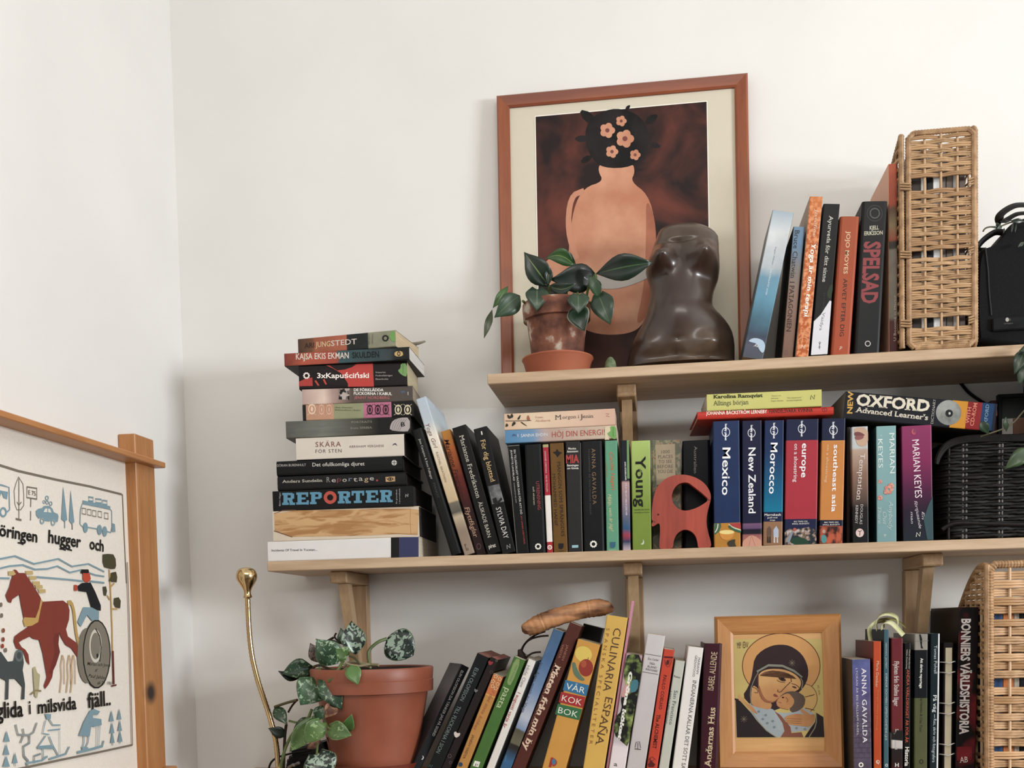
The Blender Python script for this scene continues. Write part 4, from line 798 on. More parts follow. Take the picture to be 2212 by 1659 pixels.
S = guide('dark navy travel guide with white New Zealand lettering', (946, 378, 1132, 375, 1132, 1532, 952, 1538), nz_, 'New Zealand', (1042, 625, 1043, 1228, 66), (1036, 490, 36), None)
Q(S, [(952, 1505), (960, 1480), (1010, 1440), (1035, 1430), (1075, 1442), (1120, 1475), (1128, 1530), (952, 1534)], (206, 146, 120), 'cover_photo'); K(S, [(1035, 1432), (1010, 1532)], 3, (150, 90, 80), 'cover_photo'); K(S, [(1035, 1432), (1070, 1532)], 3, (150, 90, 80), 'cover_photo')
mo = spine([(0, (150, 110, 80)), (0.19, (150, 110, 80)), (0.192, (20, 34, 76)), (0.268, (20, 34, 76)), (0.27, (10, 122, 158)), (0.4, (14, 100, 142)), (0.75, (24, 50, 98)), (1, (24, 42, 88))], noise=.06)
S = guide('blue to teal travel guide with white Morocco lettering', (1152, 378, 1338, 370, 1320, 1525, 1142, 1530), mo, 'Morocco', (1246, 580, 1228, 1050, 64), (1243, 470, 36), None)
T(S, 'Marrakesh', 1155, 1242, 1305, 1240, 22, WH, .01); T(S, 'pull-out', 1183, 1268, 1275, 1266, 16, WH); T(S, 'map', 1205, 1290, 1252, 1289, 14, WH)
Q(S, [(1238, 1450), (1236, 1380), (1262, 1345), (1284, 1380), (1284, 1450)], (176, 186, 206), 'cover_photo'); Q(S, [(1175, 1435), (1178, 1370), (1200, 1345), (1218, 1375), (1218, 1435)], (96, 66, 50), 'cover_photo')
for x_ in (1185, 1205, 1245, 1272): Q(S, [(x_ - 8, 1500), (x_ - 6, 1440), (x_ + 6, 1440), (x_ + 9, 1500)], (200, 190, 182) if x_ > 1230 else (60, 46, 44), 'cover_photo')
photo = blotch((34, 50, 60), (150, 120, 100), 130, .45, .55, .5, 'photo_print', c3=(190, 190, 190))
eu = spine([(0, (30, 36, 76)), (0.2, (30, 36, 76)), (0.201, (176, 48, 62)), (0.83, (186, 60, 72)), (0.831, (28, 36, 74)), (1, (28, 36, 74))], interp='CONSTANT', noise=.05)
S = guide('widest travel guide, red with lowercase white europe', (1352, 366, 1655, 360, 1636, 1515, 1336, 1522), eu, 'europe', (1530, 585, 1520, 900, 56), (1498, 452, 36), None)
T(S, 'on a shoestring', 1448, 590, 1440, 942, 36, (226, 206, 210), .006); T(S, 'BIG TRIPS ON', 1425, 1305, 1548, 1302, 13, WH); T(S, 'SMALL BUDGETS', 1408, 1326, 1565, 1322, 13, WH)
Q(S, [(1340, 1400), (1380, 1370), (1420, 1380), (1560, 1355), (1630, 1385), (1632, 1510), (1340, 1518)], None, 'cover_photo', mat=photo); Q(S, [(1395, 1470), (1440, 1448), (1500, 1450), (1560, 1480), (1560, 1512), (1400, 1516)], (34, 72, 50), 'cover_photo', smooth=1); Q(S, [(1350, 1480), (1375, 1440), (1400, 1390), (1420, 1400), (1395, 1470), (1380, 1510)], (130, 136, 146), 'cover_photo', smooth=1); O_(S, 1432, 1378, 16, 16, (176, 80, 60), 'cover_photo')
se = spine([(0, (120, 50, 40)), (0.13, (150, 70, 50)), (0.14, (24, 30, 62)), (0.185, (24, 30, 62)), (0.187, (206, 132, 66)), (0.82, (214, 150, 84)), (0.821, (26, 34, 70)), (1, (26, 34, 70))], interp='CONSTANT', noise=.05)
S = guide('orange travel guide with lowercase white southeast asia', (1680, 358, 1903, 355, 1874, 1505, 1657, 1512), se, 'southeast asia', (1815, 598, 1793, 1215, 44), (1788, 465, 38), None)
T(S, 'on a shoestring', 1742, 598, 1722, 945, 26, (236, 196, 150), .0); T(S, 'BIG TRIPS ON', 1705, 1312, 1832, 1310, 13, WH); T(S, 'SMALL BUDGETS', 1690, 1334, 1845, 1330, 13, WH)
Q(S, [(1662, 1355), (1868, 1350), (1868, 1502), (1662, 1508)], None, 'cover_photo', mat=blotch((60, 30, 28), (190, 90, 60), 110, .42, .58, .5, 'photo_print', sc=(1, 1, .5))); O_(S, 1700, 1395, 14, 18, (176, 150, 130), 'cover_photo'); Q(S, [(1672, 1440), (1700, 1420), (1728, 1450), (1722, 1500), (1680, 1502)], (70, 140, 142), 'cover_photo', smooth=1)
# red + yellow lying on the guides
zt_g = P(540, 378, -0.184).z
S = bk('thin bright red hardback lying on the travel guides, pages showing at its left end', (538, 285, 1793, 252, 1793, 325, 540, 378), -0.187, zt_g + .001, 0.15, one((196, 52, 40), noise=.05), 'hard', 'h', yaw=3, group=GT)
T(S, 'JOHANNA BÄCKSTRÖM LERNEBY', 618, 308, 1178, 292, 33, (236, 222, 210), .015); T(S, 'HANDELSVARA: KVINNA', 1198, 292, 1598, 280, 33, (60, 24, 24), .012); O_(S, 1706, 277, 25, 20, (110, 30, 28), inner=.8); K(S, [(1700, 265), (1712, 290)], 4, (110, 30, 28))
S = bk('pale yellow paperback with green serif title, topmost under the upper shelf', (622, 130, 1680, 90, 1685, 232, 628, 268), -0.186, S.top + .0002, 0.12, one((206, 202, 116), noise=.04), orient='h', yaw=2, group=GT)
T(S, 'Karolina Ramqvist', 683, 157, 1138, 143, 32, (52, 58, 24), .03, 1); T(S, 'Alltings början', 683, 215, 1008, 203, 46, (76, 84, 40), 0, 1)
for t_, a_ in (('”Oerhört och', (1215, 150, 1305, 147)), ('befriande”', (1215, 172, 1290, 170)), ('Dagens Nyheter', (1215, 196, 1330, 192)), ('”Ett mästerverk”', (1358, 168, 1500, 163)), ('Svenska Dagbladet', (1358, 192, 1500, 186))): T(S, t_, *a_, 13, (120, 122, 64))
N_mark(S, 1597, 162, 44, (60, 66, 30), 0)
# ---- right group
Z(1780, 780, 3.859)
GR_ = 'upright novels right of the travel guides'
S = bk('thin dark brown book squeezed beside the orange guide', (188, 552, 222, 548, 224, 1506, 185, 1510), -0.165, ZM, 0.11, one((44, 26, 22), noise=.2), group=GR_, page=(120, 104, 84))
te = spine([(0, (26, 24, 28)), (0.3, (34, 30, 32)), (0.36, (84, 66, 58)), (0.6, (140, 108, 90)), (0.8, (186, 160, 140)), (0.82, (190, 196, 196)), (1, (196, 200, 200))], noise=.08)
S = bk('beige to black novel with a picture of lips above a white serif title', (226, 548, 370, 545, 373, 1505, 240, 1508), -0.184, ZM, 0.12, te, group=GR_, page=(170, 160, 150))
T(S, 'Temptation', 322, 770, 292, 1160, 46, (222, 206, 200), 0, 1); T(S, 'DOUGLAS', 316, 1195, 308, 1360, 22, (206, 196, 190), 0, 1); T(S, 'KENNEDY', 276, 1200, 270, 1355, 22, (206, 196, 190), 0, 1)
Q(S, [(246, 555), (366, 552), (368, 700), (300, 716), (268, 680), (256, 600)], (196, 160, 134), 'cover_photo', smooth=1); Q(S, [(248, 595), (290, 588), (336, 610), (338, 625), (290, 620), (256, 628)], (112, 52, 52), 'cover_photo', smooth=1); Q(S, [(256, 628), (290, 620), (338, 625), (320, 650), (280, 660), (258, 650)], (140, 76, 72), 'cover_photo', smooth=1)
O_(S, 298, 1432, 34, 36, (226, 196, 190)); K(S, [(280, 1415), (300, 1420), (316, 1412)], 5, BLK); K(S, [(300, 1418), (298, 1455)], 5, BLK)
tq = spine([(0, (120, 158, 162)), (1, (134, 176, 176))], noise=.06)
S = bk('pale teal thick novel with orange flowers and silver capitals', (430, 542, 605, 540, 606, 1500, 438, 1505), -0.184, ZM, 0.12, tq, group=GR_, side=flat((28, 60, 62), .4), page=(150, 140, 124))
T(S, 'MARIAN', 566, 600, 572, 935, 42, (206, 216, 214)); T(S, 'KEYES', 470, 650, 474, 890, 38, (206, 216, 214)); T(S, 'Anybody', 560, 1165, 556, 1410, 38, (176, 196, 196), 0, 0, .3); T(S, 'Out', 505, 1255, 508, 1365, 34, (176, 196, 196), 0, 0, .3); T(S, 'There', 462, 1215, 465, 1355, 30, (176, 196, 196), 0, 0, .3); T(S, '&', 508, 1440, 510, 1465, 22, (190, 206, 204))
for x_, y_, r_ in ((468, 1005, 18), (468, 1140, 22), (540, 1070, 40), (560, 1040, 26), (520, 1090, 24)):
    for k in range(5): O_(S, x_ + r_ * .6 * math.cos(k * 1.257), y_ + r_ * .6 * math.sin(k * 1.257), r_ * .42, r_ * .42, (206, 120, 104) if k % 2 else (216, 150, 130), 'printed_flower', n=8)
T(S, '+', 466, 622, 482, 622, 20, (200, 212, 210))
pu = spine([(0, (30, 42, 52)), (0.25, (40, 30, 50)), (0.45, (84, 28, 66)), (0.7, (130, 38, 84)), (1, (142, 50, 96))], noise=.05, warp=.05)
S = bk('magenta to dark purple novel with thin white capitals', (642, 540, 900, 535, 912, 1490, 658, 1500), -0.184, ZM, 0.125, pu, group=GR_, side=spine([(0, (28, 18, 30)), (1, (112, 34, 72))]), page=(110, 96, 90))
T(S, 'MARIAN KEYES', 764, 655, 790, 1140, 58, (222, 206, 214)); T(S, 'En', 828, 1255, 826, 1320, 22, (206, 196, 204), 0, 0, .3); T(S, 'förtjusande', 765, 1165, 805, 1395, 26, (206, 196, 204), 0, 0, .3); T(S, 'man', 733, 1255, 736, 1355, 22, (206, 196, 204), 0, 0, .3); N_mark(S, 785, 1445, 40, WH, 0)
O_(S, 748, 590, 20, 24, (190, 70, 80), 'emblem'); O_(S, 756, 584, 15, 18, (130, 40, 84), 'emblem'); Q(S, [(905, 1130), (912, 1488), (860, 1490), (830, 1320), (870, 1200)], (34, 72, 80), 'spine_art')
# dictionary lying across
ox = spine([(0, (18, 22, 34)), (0.70, (18, 22, 34)), (0.705, (206, 140, 40)), (0.80, (206, 140, 40)), (0.805, (140, 28, 30)), (0.895, (140, 28, 30)), (0.9, (18, 58, 104)), (0.975, (18, 58, 104)), (0.98, (20, 28, 50)), (1, (20, 28, 50))], 'u', 'CONSTANT', noise=.06)
an_ = math.atan2((P(1435, 325, -.18).z - P(160, 232, -.18).z), (P(1435, 325, -.18).x - P(160, 232, -.18).x))
S = bk('thick navy dictionary lying tilted over the novels, silver disc on its spine', (160, 232, 1435, 325, 1400, 630, 150, 482), -0.180, None, 0.13, ox, orient='h', yaw=2, group=GR_, side=flat((58, 60, 54), .5), page=(120, 112, 96), tilt=-an_, H=abs(P(155, 232, -.18).z - P(155, 470, -.18).z) * .97)
T(S, 'OXFORD', 270, 318, 882, 372, 96, (222, 212, 190), .035, 1); T(S, "Advanced Learner's", 262, 402, 868, 470, 44, (214, 204, 186), .02, 1); T(S, 'NEW', 212, 438, 222, 250, 44, (206, 156, 60), .03); T(S, 'DICTIONARY', 898, 522, 920, 318, 22, (176, 172, 160), 0, 1)
disc = blotch((120, 122, 118), (186, 190, 186), 30, .35, .65, .25, 'disc_foil', metal=.4); O_(S, 1038, 430, 106, 104, None, 'disc', mat=disc, n=40); O_(S, 1042, 436, 32, 32, (24, 26, 30), 'disc'); O_(S, 1046, 436, 9, 11, (190, 190, 186), 'disc')
T(S, 'WITH', 1190, 520, 1212, 385, 32, (216, 120, 90), .02); T(S, 'CD-ROM', 1228, 540, 1262, 350, 32, (216, 120, 90), .02); T(S, 'OXFORD', 1340, 560, 1362, 362, 28, (130, 158, 184), 0, 1)
# ---- upper shelf books
Z(1580, 400, 4.147)
GP = 'books on the upper shelf between the torso and the wicker holder'
YP = -0.180
sky = spine([(0, (80, 84, 96)), (0.08, (84, 88, 104)), (0.16, (60, 70, 92)), (0.25, (70, 110, 130)), (0.42, (96, 150, 176)), (0.55, (110, 156, 180)), (0.62, (180, 190, 196)), (0.85, (206, 210, 212)), (1, (168, 186, 200))], noise=.14, warp=.12, nscale=24)
S = bk('thick leaning book with a blue sky and clouds spine, next to the framed print', (362, 225, 565, 245, 282, 1550, 98, 1535), YP, ZU, 0.13, sky, group=GP, side=spine([(0, (44, 52, 60)), (0.5, (84, 98, 106)), (1, (150, 158, 160))], noise=.2, warp=.2), page=(190, 170, 140))
T(S, 'Inger Alfvén', 400, 555, 368, 715, 13, (120, 130, 140)); T(S, 'NÄR FÖRNUFTET SOVER', 358, 750, 310, 985, 14, (210, 220, 228)); T(S, 'AB', 202, 1432, 248, 1440, 26, WH, 0, 0, .2)
Q(S, [(150, 1395), (190, 1370), (240, 1372), (290, 1395), (305, 1450), (285, 1510), (250, 1480), (230, 1420), (170, 1405)], (176, 200, 222), 'spine_art', smooth=1)
pat_ = spine([(0, (126, 92, 74)), (0.5, (140, 112, 98)), (0.68, (130, 124, 120)), (0.85, (104, 136, 166)), (1, (112, 142, 168))], noise=.06)
S = bk('slim brown to blue-grey book with dark title, behind the leaning sky book', (555, 368, 660, 376, 556, 1535, 448, 1540), YP, ZU, 0.125, pat_, group=GP, side=flat((60, 56, 48)), page=(140, 130, 104))
T(S, 'Bruce Chatwin', 592, 405, 552, 835, 44, (54, 52, 56), 0, 1); T(S, 'I', 547, 858, 545, 882, 40, (54, 40, 36), 0, 1) if False else None; T(S, 'I PATAGONIEN', 548, 862, 514, 1315, 42, (60, 38, 34), 0, 1); O_(S, 490, 1500, 16, 22, (100, 70, 56), inner=.8)
S = bk('tall orange patterned paperback with white ornate title', (702, 104, 820, 100, 694, 1530, 570, 1538), YP - .004, ZU, 0.13, spine([(0, (200, 96, 44)), (0.8, (206, 104, 52)), (1, (222, 128, 64))], noise=.22, nscale=160, n2=(226, 146, 96), n2amt=.04), group=GP, side=flat((176, 150, 130)))
T(S, 'Yoga är min terapi', 740, 515, 672, 1180, 44, (240, 226, 214), .02, 1, .1); T(S, 'Josefine', 768, 210, 745, 465, 34, (230, 190, 160), 0, 1, .2); N_mark(S, 640, 1448, 36, WH, 10)
K(S, [(590, 1395), (640, 1352), (700, 1390)], 8, (226, 150, 100), 'spine_ornament', smooth=1); K(S, [(600, 1350), (645, 1310), (700, 1345)], 6, (226, 150, 100), 'spine_ornament', smooth=1)
S = bk('black book with a white slanted foot and white serif title, beside the orange patterned one', (824, 172, 974, 163, 858, 1520, 705, 1530), YP - .002, ZU, 0.13, dk((20, 21, 23)), group=GP, page=(196, 190, 176))
Q(S, [(738, 1220), (800, 1160), (880, 1035), (896, 1040), (860, 1512), (712, 1522)], (206, 206, 212), 'spine_art'); T(S, 'Ayurveda för ditt sinne', 896, 272, 832, 868, 38, (206, 204, 192), .004, 1); T(S, 'Vaidya', 830, 1140, 800, 1305, 26, (110, 108, 110), 0, 1); T(S, 'Janesh', 838, 960, 822, 1120, 22, (70, 50, 48), 0, 1)
Q(S, [(850, 985), (880, 900), (910, 880), (905, 960), (880, 1030)], (44, 60, 40), 'spine_art', smooth=1); K(S, [(790, 1415), (788, 1470)], 5, BLK); O_(S, 791, 1412, 9, 9, BLK, inner=.6); K(S, [(778, 1450), (798, 1450)], 4, BLK)
S = bk('burnt orange rounded book with cream and dark capitals', (972, 285, 1150, 275, 1066, 1510, 886, 1520), YP, ZU, 0.125, spine([(0, (176, 76, 46)), (1, (170, 78, 46))], noise=.06), 'hard', group=GP)
T(S, 'JOJO MOYES', 1052, 412, 1022, 795, 36, (224, 190, 150), .01); T(S, 'ARVET EFTER DIG', 1022, 838, 988, 1355, 36, (58, 36, 34), .01); T(S, 'P', 972, 1460, 988, 1425, 0.1, WH) if False else T(S, 'p', 965, 1450, 992, 1448, 34, (220, 200, 180), 0, 0, .3)
S = bk('thick black thriller with dark red blocky title down its spine', (1178, 150, 1395, 138, 1338, 1490, 1092, 1505), YP, ZU, 0.135, one((26, 27, 30), noise=.08), 'hard', group=GP, side=flat((40, 34, 32)), page=(80, 72, 64))
O_(S, 1284, 252, 70, 72, (66, 68, 70), inner=.96); O_(S, 1284, 252, 46, 48, (70, 72, 74), inner=.8); T(S, 'KJELL', 1238, 382, 1320, 378, 36, (190, 186, 160), .02); T(S, 'ERIKSSON', 1190, 432, 1355, 424, 36, (190, 186, 160), .02)
T(S, 'SPELSAD', 1268, 505, 1238, 1060, 142, (140, 30, 36), .035); O_(S, 1221, 1420, 26, 26, (200, 200, 196), inner=.74)
ub = spine([(0, (84, 34, 32)), (0.17, (92, 40, 36)), (0.19, (128, 118, 104)), (0.55, (134, 124, 110)), (0.56, (60, 52, 46)), (0.59, (60, 52, 46)), (0.60, (170, 80, 56)), (0.68, (150, 130, 90)), (0.76, (110, 80, 60)), (0.79, (190, 84, 56)), (1, (206, 104, 72))], noise=.2, warp=.03)
S = bk('tall slim book with a peach cover and grey-red spine, squeezed left of the wicker holder', (1404, -188, 1486, -196, 1492, 1475, 1412, 1480), -0.172, ZU, 0.14, ub, group=GP, side=flat((236, 176, 146), .5))
T(S, 'U Boonmé in Mårtal', 1462, 1395, 1466, 990, 22, (196, 182, 170), 0, 1)
# ------------------------------------------------------------------ lowest row
GB = 'books in the lowest row'
YQ = -0.185
def low(label, q, base=ZB, Y=YQ, D=0.15, **k):
    return bk(label, q, Y, base, D, k.pop('c'), group=GB, shrink=k.pop('shrink', .0016), **k)
Z(880, 1270, 4.264)
S = low('dark book with a grey feathery cover, leftmost of the leaning row by the big pot', (488, 700, 578, 735, 150, 1615, 75, 1580), c=dk((26, 26, 32)), side=spine([(0, (24, 24, 24)), (0.5, (70, 66, 66)), (0.8, (120, 116, 122)), (1, (60, 60, 64))], noise=.3, nscale=80, nst=(1, 6, 1)), page=(120, 112, 100), Y=YQ, yaw=26, D=.075)
T(S, 'ELIN OLOFSSON DA TÄNKER JAG PÅ SIGRID', 508, 762, 238, 1365, 26, (186, 184, 184), .01); crescent(S, 140, 1562, 22, (200, 198, 194))
S = low('black book with thin teal-white capitals leaning right, second of the leaning row', (640, 600, 755, 642, 318, 1659, 195, 1625), c=dk((26, 30, 32)), page=(150, 90, 74))
T(S, 'ELIN OLOFSSON', 642, 740, 500, 1040, 38, (122, 138, 136)); T(S, 'TILL FLICKORNA I SION', 480, 1090, 280, 1520, 38, (122, 138, 136)); N_mark(S, 215, 1640, 30, (80, 130, 130), 20)
S = low('dark brown book with small printed hearts and flowers, leaning right', (765, 636, 842, 660, 400, 1659, 325, 1620), c=one((44, 34, 34), noise=.1), page=(170, 96, 84))
for x_, y_, r_, c_ in ((765, 690, 26, (150, 40, 50)), (632, 945, 20, (110, 112, 116)), (455, 1350, 34, (216, 204, 196)), (775, 775, 18, (96, 80, 76)), (390, 1548, 22, (110, 96, 90)), (822, 670, 12, (150, 140, 130)), (398, 1608, 16, (110, 96, 90))):
    if r_ > 19 and r_ != 22: Q(S, [(x_ - r_ * .9, y_ - r_ * .5), (x_ - r_ * .2, y_ - r_ * .9), (x_ + r_ * .1, y_ - r_ * .3), (x_ + r_, y_ - r_ * .5), (x_ + r_ * .8, y_ + r_ * .4), (x_ - r_ * .4, y_ + r_)], c_, 'printed_heart', smooth=1)
    else:
        for k in range(6): O_(S, x_ + r_ * .7 * math.cos(k * 1.047), y_ + r_ * .7 * math.sin(k * 1.047), r_ * .22, r_ * .22, c_, 'printed_flower', n=6)
yo = spine([(0, (196, 140, 74)), (0.8, (214, 166, 92)), (0.81, (206, 120, 70)), (1, (206, 116, 66))], noise=.1, interp='CONSTANT')
S = low('yellow book with orange ornament at its top and brown script, leaning right', (790, 790, 882, 820, 560, 1659, 455, 1620), c=yo)
T(S, 'I det vita regnet', 795, 950, 620, 1310, 34, (166, 92, 54), 0, 0, .3) if False else T(S, 'I det sista köket', 795, 950, 620, 1310, 34, (166, 92, 54), 0, 0, .3); T(S, 'JANESH VAIDYA', 612, 1355, 520, 1575, 24, (110, 60, 44), 0, 1)
for x_, y_ in ((815, 815), (850, 840), (790, 860), (830, 885), (785, 905), (815, 925)):
    for k in range(5): O_(S, x_ + 14 * math.cos(k * 1.257), y_ + 14 * math.sin(k * 1.257), 7, 7, (232, 190, 140), 'printed_flower', n=6)
O_(S, 490, 1625, 20, 20, (34, 66, 96))
S = low('green cookbook with a pale lozenge label, leaning right', (978, 630, 1088, 668, 690, 1670, 575, 1640), c=one((74, 116, 54), noise=.1))
Q(S, [(992, 645), (1050, 662), (960, 890), (930, 898), (918, 870), (925, 840)], (128, 156, 92), 'spine_label', smooth=1); T(S, 'MIA TÖRNS', 1008, 715, 945, 860, 18, (84, 108, 60)); T(S, 'pasta', 930, 930, 845, 1110, 60, (190, 206, 160), .004); Q(S, [(622, 1590), (672, 1602), (655, 1652), (602, 1638)], (220, 220, 210), 'emblem'); T(S, 'p', 628, 1620, 652, 1626, 24, BLK)
S = low('slim white book with red lowercase title between the green and the sky-blue books', (1113, 652, 1186, 676, 805, 1660, 730, 1640), c=one((218, 214, 208), noise=.03))
T(S, 'Hide Oøe', 1118, 715, 1048, 915, 34, (140, 144, 150)); T(S, 'I augusti varje år', 1032, 965, 892, 1290, 32, (176, 66, 60), .006)
jo = spine([(0, (52, 92, 132)), (0.12, (60, 106, 150)), (0.2, (52, 50, 50)), (0.23, (50, 48, 46)), (0.24, (110, 106, 86)), (0.33, (90, 86, 70)), (0.34, (130, 150, 186)), (0.42, (186, 192, 206)), (0.6, (120, 146, 184)), (0.8, (80, 114, 158)), (1, (74, 106, 140))], noise=.16, warp=.05)
S = low('tall sky-blue book with clouds and small grey title, leaning right under the seed pod', (1345, 376, 1440, 405, 965, 1659, 850, 1640), c=jo)
T(S, 'Jon Agas smak av Vega', 1240, 685, 1062, 1150, 30, (64, 78, 104)); T(S, 'OREALIS', 912, 1540, 900, 1600, 12, (80, 150, 190))
S = low('reddish brown cookbook with cream brush title, leaning right', (1490, 322, 1614, 346, 1090, 1659, 960, 1650), c=one((92, 46, 38), noise=.06), D=.085)
T(S, 'JANESH', 1478, 525, 1430, 670, 22, (170, 110, 90), 0, 1); T(S, 'VAIDYA', 1438, 520, 1398, 650, 22, (170, 110, 90), 0, 1); T(S, 'Maten från min by', 1392, 705, 1088, 1498, 62, (228, 196, 170), .03, 1, .15)
S = low('tall black book standing behind the yellow fruit cookbook', (1620, 330, 1808, 370, 1480, 1659, 1280, 1640), c=dk((20, 18, 18)), Y=-0.085, D=.06)
va = one((212, 154, 72), noise=.05)
S = low('yellow cookbook with painted apple, lemon and pepper above blue, red and green label bands', (1572, 474, 1776, 520, 1470, 1659, 1232, 1650), c=va, Y=-0.190, D=.10)
O_(S, 1622, 610, 80, 72, (226, 196, 90), 'printed_lemon', rot=.5); Q(S, [(1515, 690), (1545, 680), (1560, 740), (1600, 810), (1640, 845), (1610, 860), (1560, 830), (1525, 780)], (92, 116, 96), 'printed_pepper', smooth=1)
O_(S, 1645, 735, 66, 80, (150, 44, 30), 'printed_apple'); K(S, [(1662, 665), (1668, 640)], 5, (60, 40, 24), 'printed_apple'); O_(S, 1625, 700, 26, 34, (176, 78, 44), 'printed_apple')
for t_, p_, c_ in (('VÅR', [(1456, 846), (1672, 896), (1648, 998), (1432, 942)], (44, 112, 156)), ('KOK', [(1416, 956), (1640, 1006), (1618, 1106), (1394, 1052)], (168, 34, 36)), ('BOK', [(1386, 1066), (1610, 1118), (1582, 1218), (1360, 1164)], (44, 108, 62))):
    Q(S, p_, c_, 'label_band'); xs_, ys_ = [a[0] for a in p_], [a[1] for a in p_]
    T(S, t_, p_[3][0] + 32, (p_[0][1] + p_[3][1]) / 2 + 6, p_[2][0] - 12, (p_[1][1] + p_[2][1]) / 2 - 2, 60, (222, 222, 212), -.006)
Q(S, [(1325, 1560), (1345, 1562), (1325, 1650), (1300, 1650)], (170, 40, 36), 'emblem'); Q(S, [(1340, 1562), (1370, 1580), (1382, 1610), (1360, 1645), (1330, 1640)], (170, 60, 50), 'emblem', smooth=1); O_(S, 1348, 1600, 18, 26, (60, 120, 160))
S = low('tall yellow book with long brown capitals, leaning against the pink spine', (1836, 246, 2032, 276, 1822, 1659, 1612, 1650), c=one((222, 178, 88), noise=.04), Y=-0.190, D=.07)
T(S, 'CULINARIA', 1940, 372, 1838, 955, 74, (92, 60, 34)); T(S, 'ESPAÑA', 1862, 1010, 1768, 1452, 72, (92, 60, 34), 0, 1); T(S, 'SPANSKA SPECIALITETER', 1850, 370, 1690, 1440, 32, (150, 96, 48), sp=1.6)
S = low('thin pink striped spine rising highest against the centre bracket', (2057, 118, 2092, 120, 1856, 1659, 1828, 1655), c=spine([(0, (176, 110, 126)), (1, (206, 140, 160))], noise=.1, nst=(1, 1, 90), nscale=10), Y=-.186, D=.065)
Z(1290, 1270, 4.264)
leafm = blotch((32, 34, 32), (96, 112, 62), 55, .48, .56, .5, 'printed_leaf_art', c3=(160, 176, 100), detail=3)
S = low('white book with a black and green leaf picture and white brush title', (262, 602, 422, 622, 262, 1659, 108, 1640), c=spine([(0, (214, 208, 210)), (0.26, (216, 206, 208)), (0.30, (200, 190, 196)), (1, (190, 150, 160))], noise=.04), Y=-.188, D=.09)
Q(S, [(285, 602), (420, 622), (390, 900), (330, 1200), (290, 1470), (230, 1420), (150, 1350), (165, 1190), (230, 1130), (215, 1000), (265, 900), (240, 800), (260, 680)], None, 'cover_picture', mat=leafm, smooth=1)
Q(S, [(330, 840), (385, 850), (370, 950), (300, 970), (305, 900)], (60, 120, 136), 'cover_picture', smooth=1); Q(S, [(250, 900), (280, 880), (310, 940), (270, 1000), (215, 1010)], (206, 150, 146), 'cover_picture', smooth=1)
T(S, 'Gröna köket', 312, 770, 205, 1400, 34, (220, 220, 210), .05, 0, .1); T(S, 'a', 155, 1618, 188, 1622, 40, (60, 60, 64), 0, 1)
S = low('broad off-white book with a small boxed title near its top', (458, 420, 632, 440, 443, 1659, 268, 1650), D=.09, c=spine([(0, (196, 190, 192)), (1, (210, 204, 204))], noise=.04), page=(226, 206, 150))
K(S, [(442, 606), (588, 630)], 6, (120, 116, 118), 'title_rule'); K(S, [(418, 772), (560, 796)], 6, (120, 116, 118), 'title_rule')
T(S, 'Éric Carlier', 468, 650, 570, 665, 20, (90, 86, 90), 0, 1, .2); T(S, 'TRÍA', 480, 692, 535, 702, 20, (90, 86, 90), 0, 1); T(S, 'BLAND', 465, 720, 548, 735, 20, (90, 86, 90), 0, 1); T(S, 'RÄDGARE', 448, 745, 555, 765, 20, (90, 86, 90), 0, 1)
K(S, [(350, 1470), (360, 1420), (390, 1415), (400, 1475)], 6, (90, 86, 90)); K(S, [(345, 1482), (402, 1488)], 9, (90, 86, 90)); K(S, [(376, 1425), (374, 1480)], 6, (90, 86, 90))
S = low('thin orange-red book with dark ornaments at both ends', (612, 564, 718, 572, 560, 1659, 450, 1650), c=one((206, 72, 52), noise=.05))
T(S, 'PAULO COELHO', 628, 800, 582, 1120, 30, (92, 36, 32), .006, 1); T(S, 'The ALCHEMIST', 568, 1165, 528, 1480, 34, (76, 34, 30), .012, 1)
for y_, s_, x_ in ((680, 1, 655), (1605, -1, 500)):
    Q(S, [(x_ - 40, y_ - 52), (x_ + 45, y_ - 46), (x_ + 42, y_ - 30), (x_ - 40, y_ - 36)] if s_ > 0 else [(x_ - 36, y_ + 20), (x_, y_ - 10), (x_ + 36, y_ + 20), (x_ + 20, y_ + 45), (x_ - 25, y_ + 45)], (96, 34, 34), 'spine_ornament')
    K(S, [(x_ - 35, y_ - 20), (x_ - 10, y_ + 40 * s_), (x_ - 6, y_), (x_ + 20, y_ - 20)], 6, (110, 36, 34), 'spine_ornament', smooth=1); K(S, [(x_ + 38, y_ - 20), (x_, y_ + 60 * s_), (x_ - 34, y_ + 10)], 5, (110, 36, 34), 'spine_ornament', smooth=1); O_(S, x_ - 4, y_ + 5, 12, 22, (96, 34, 34), 'spine_ornament')
S = low('slim pale grey-green guidebook right of the orange-red spine', (720, 665, 808, 675, 668, 1659, 560, 1650), c=one((196, 198, 186), noise=.04))
T(S, 'Pomo', 708, 812, 765, 824, 20, (80, 80, 76), .008); T(S, 'San Francisco', 728, 945, 678, 1260, 34, (80, 100, 96)); T(S, 'A MAP OF PERCEPTIONS', 682, 945, 636, 1250, 18, (90, 96, 90))
S = low('white book with long grey serif title, left of the maroon book', (835, 530, 985, 560, 838, 1659, 690, 1650), c=one((218, 214, 210), noise=.03), page=(210, 204, 190))
T(S, 'MARIANN', 942, 640, 925, 795, 22, (120, 118, 116), 0, 1); T(S, 'GRENWOOD', 915, 620, 888, 820, 22, (120, 118, 116), 0, 1); T(S, 'INDIANERNA KALLAR DET SÖTT SALT', 902, 850, 785, 1720, 36, (100, 98, 98), 0, 1)
S = low('maroon hardback with tall cream title, touching the left edge of the icon frame', (978, 512, 1160, 512, 1112, 1659, 948, 1655), c=one((70, 26, 40), noise=.06), kind='hard', page=(90, 70, 64))
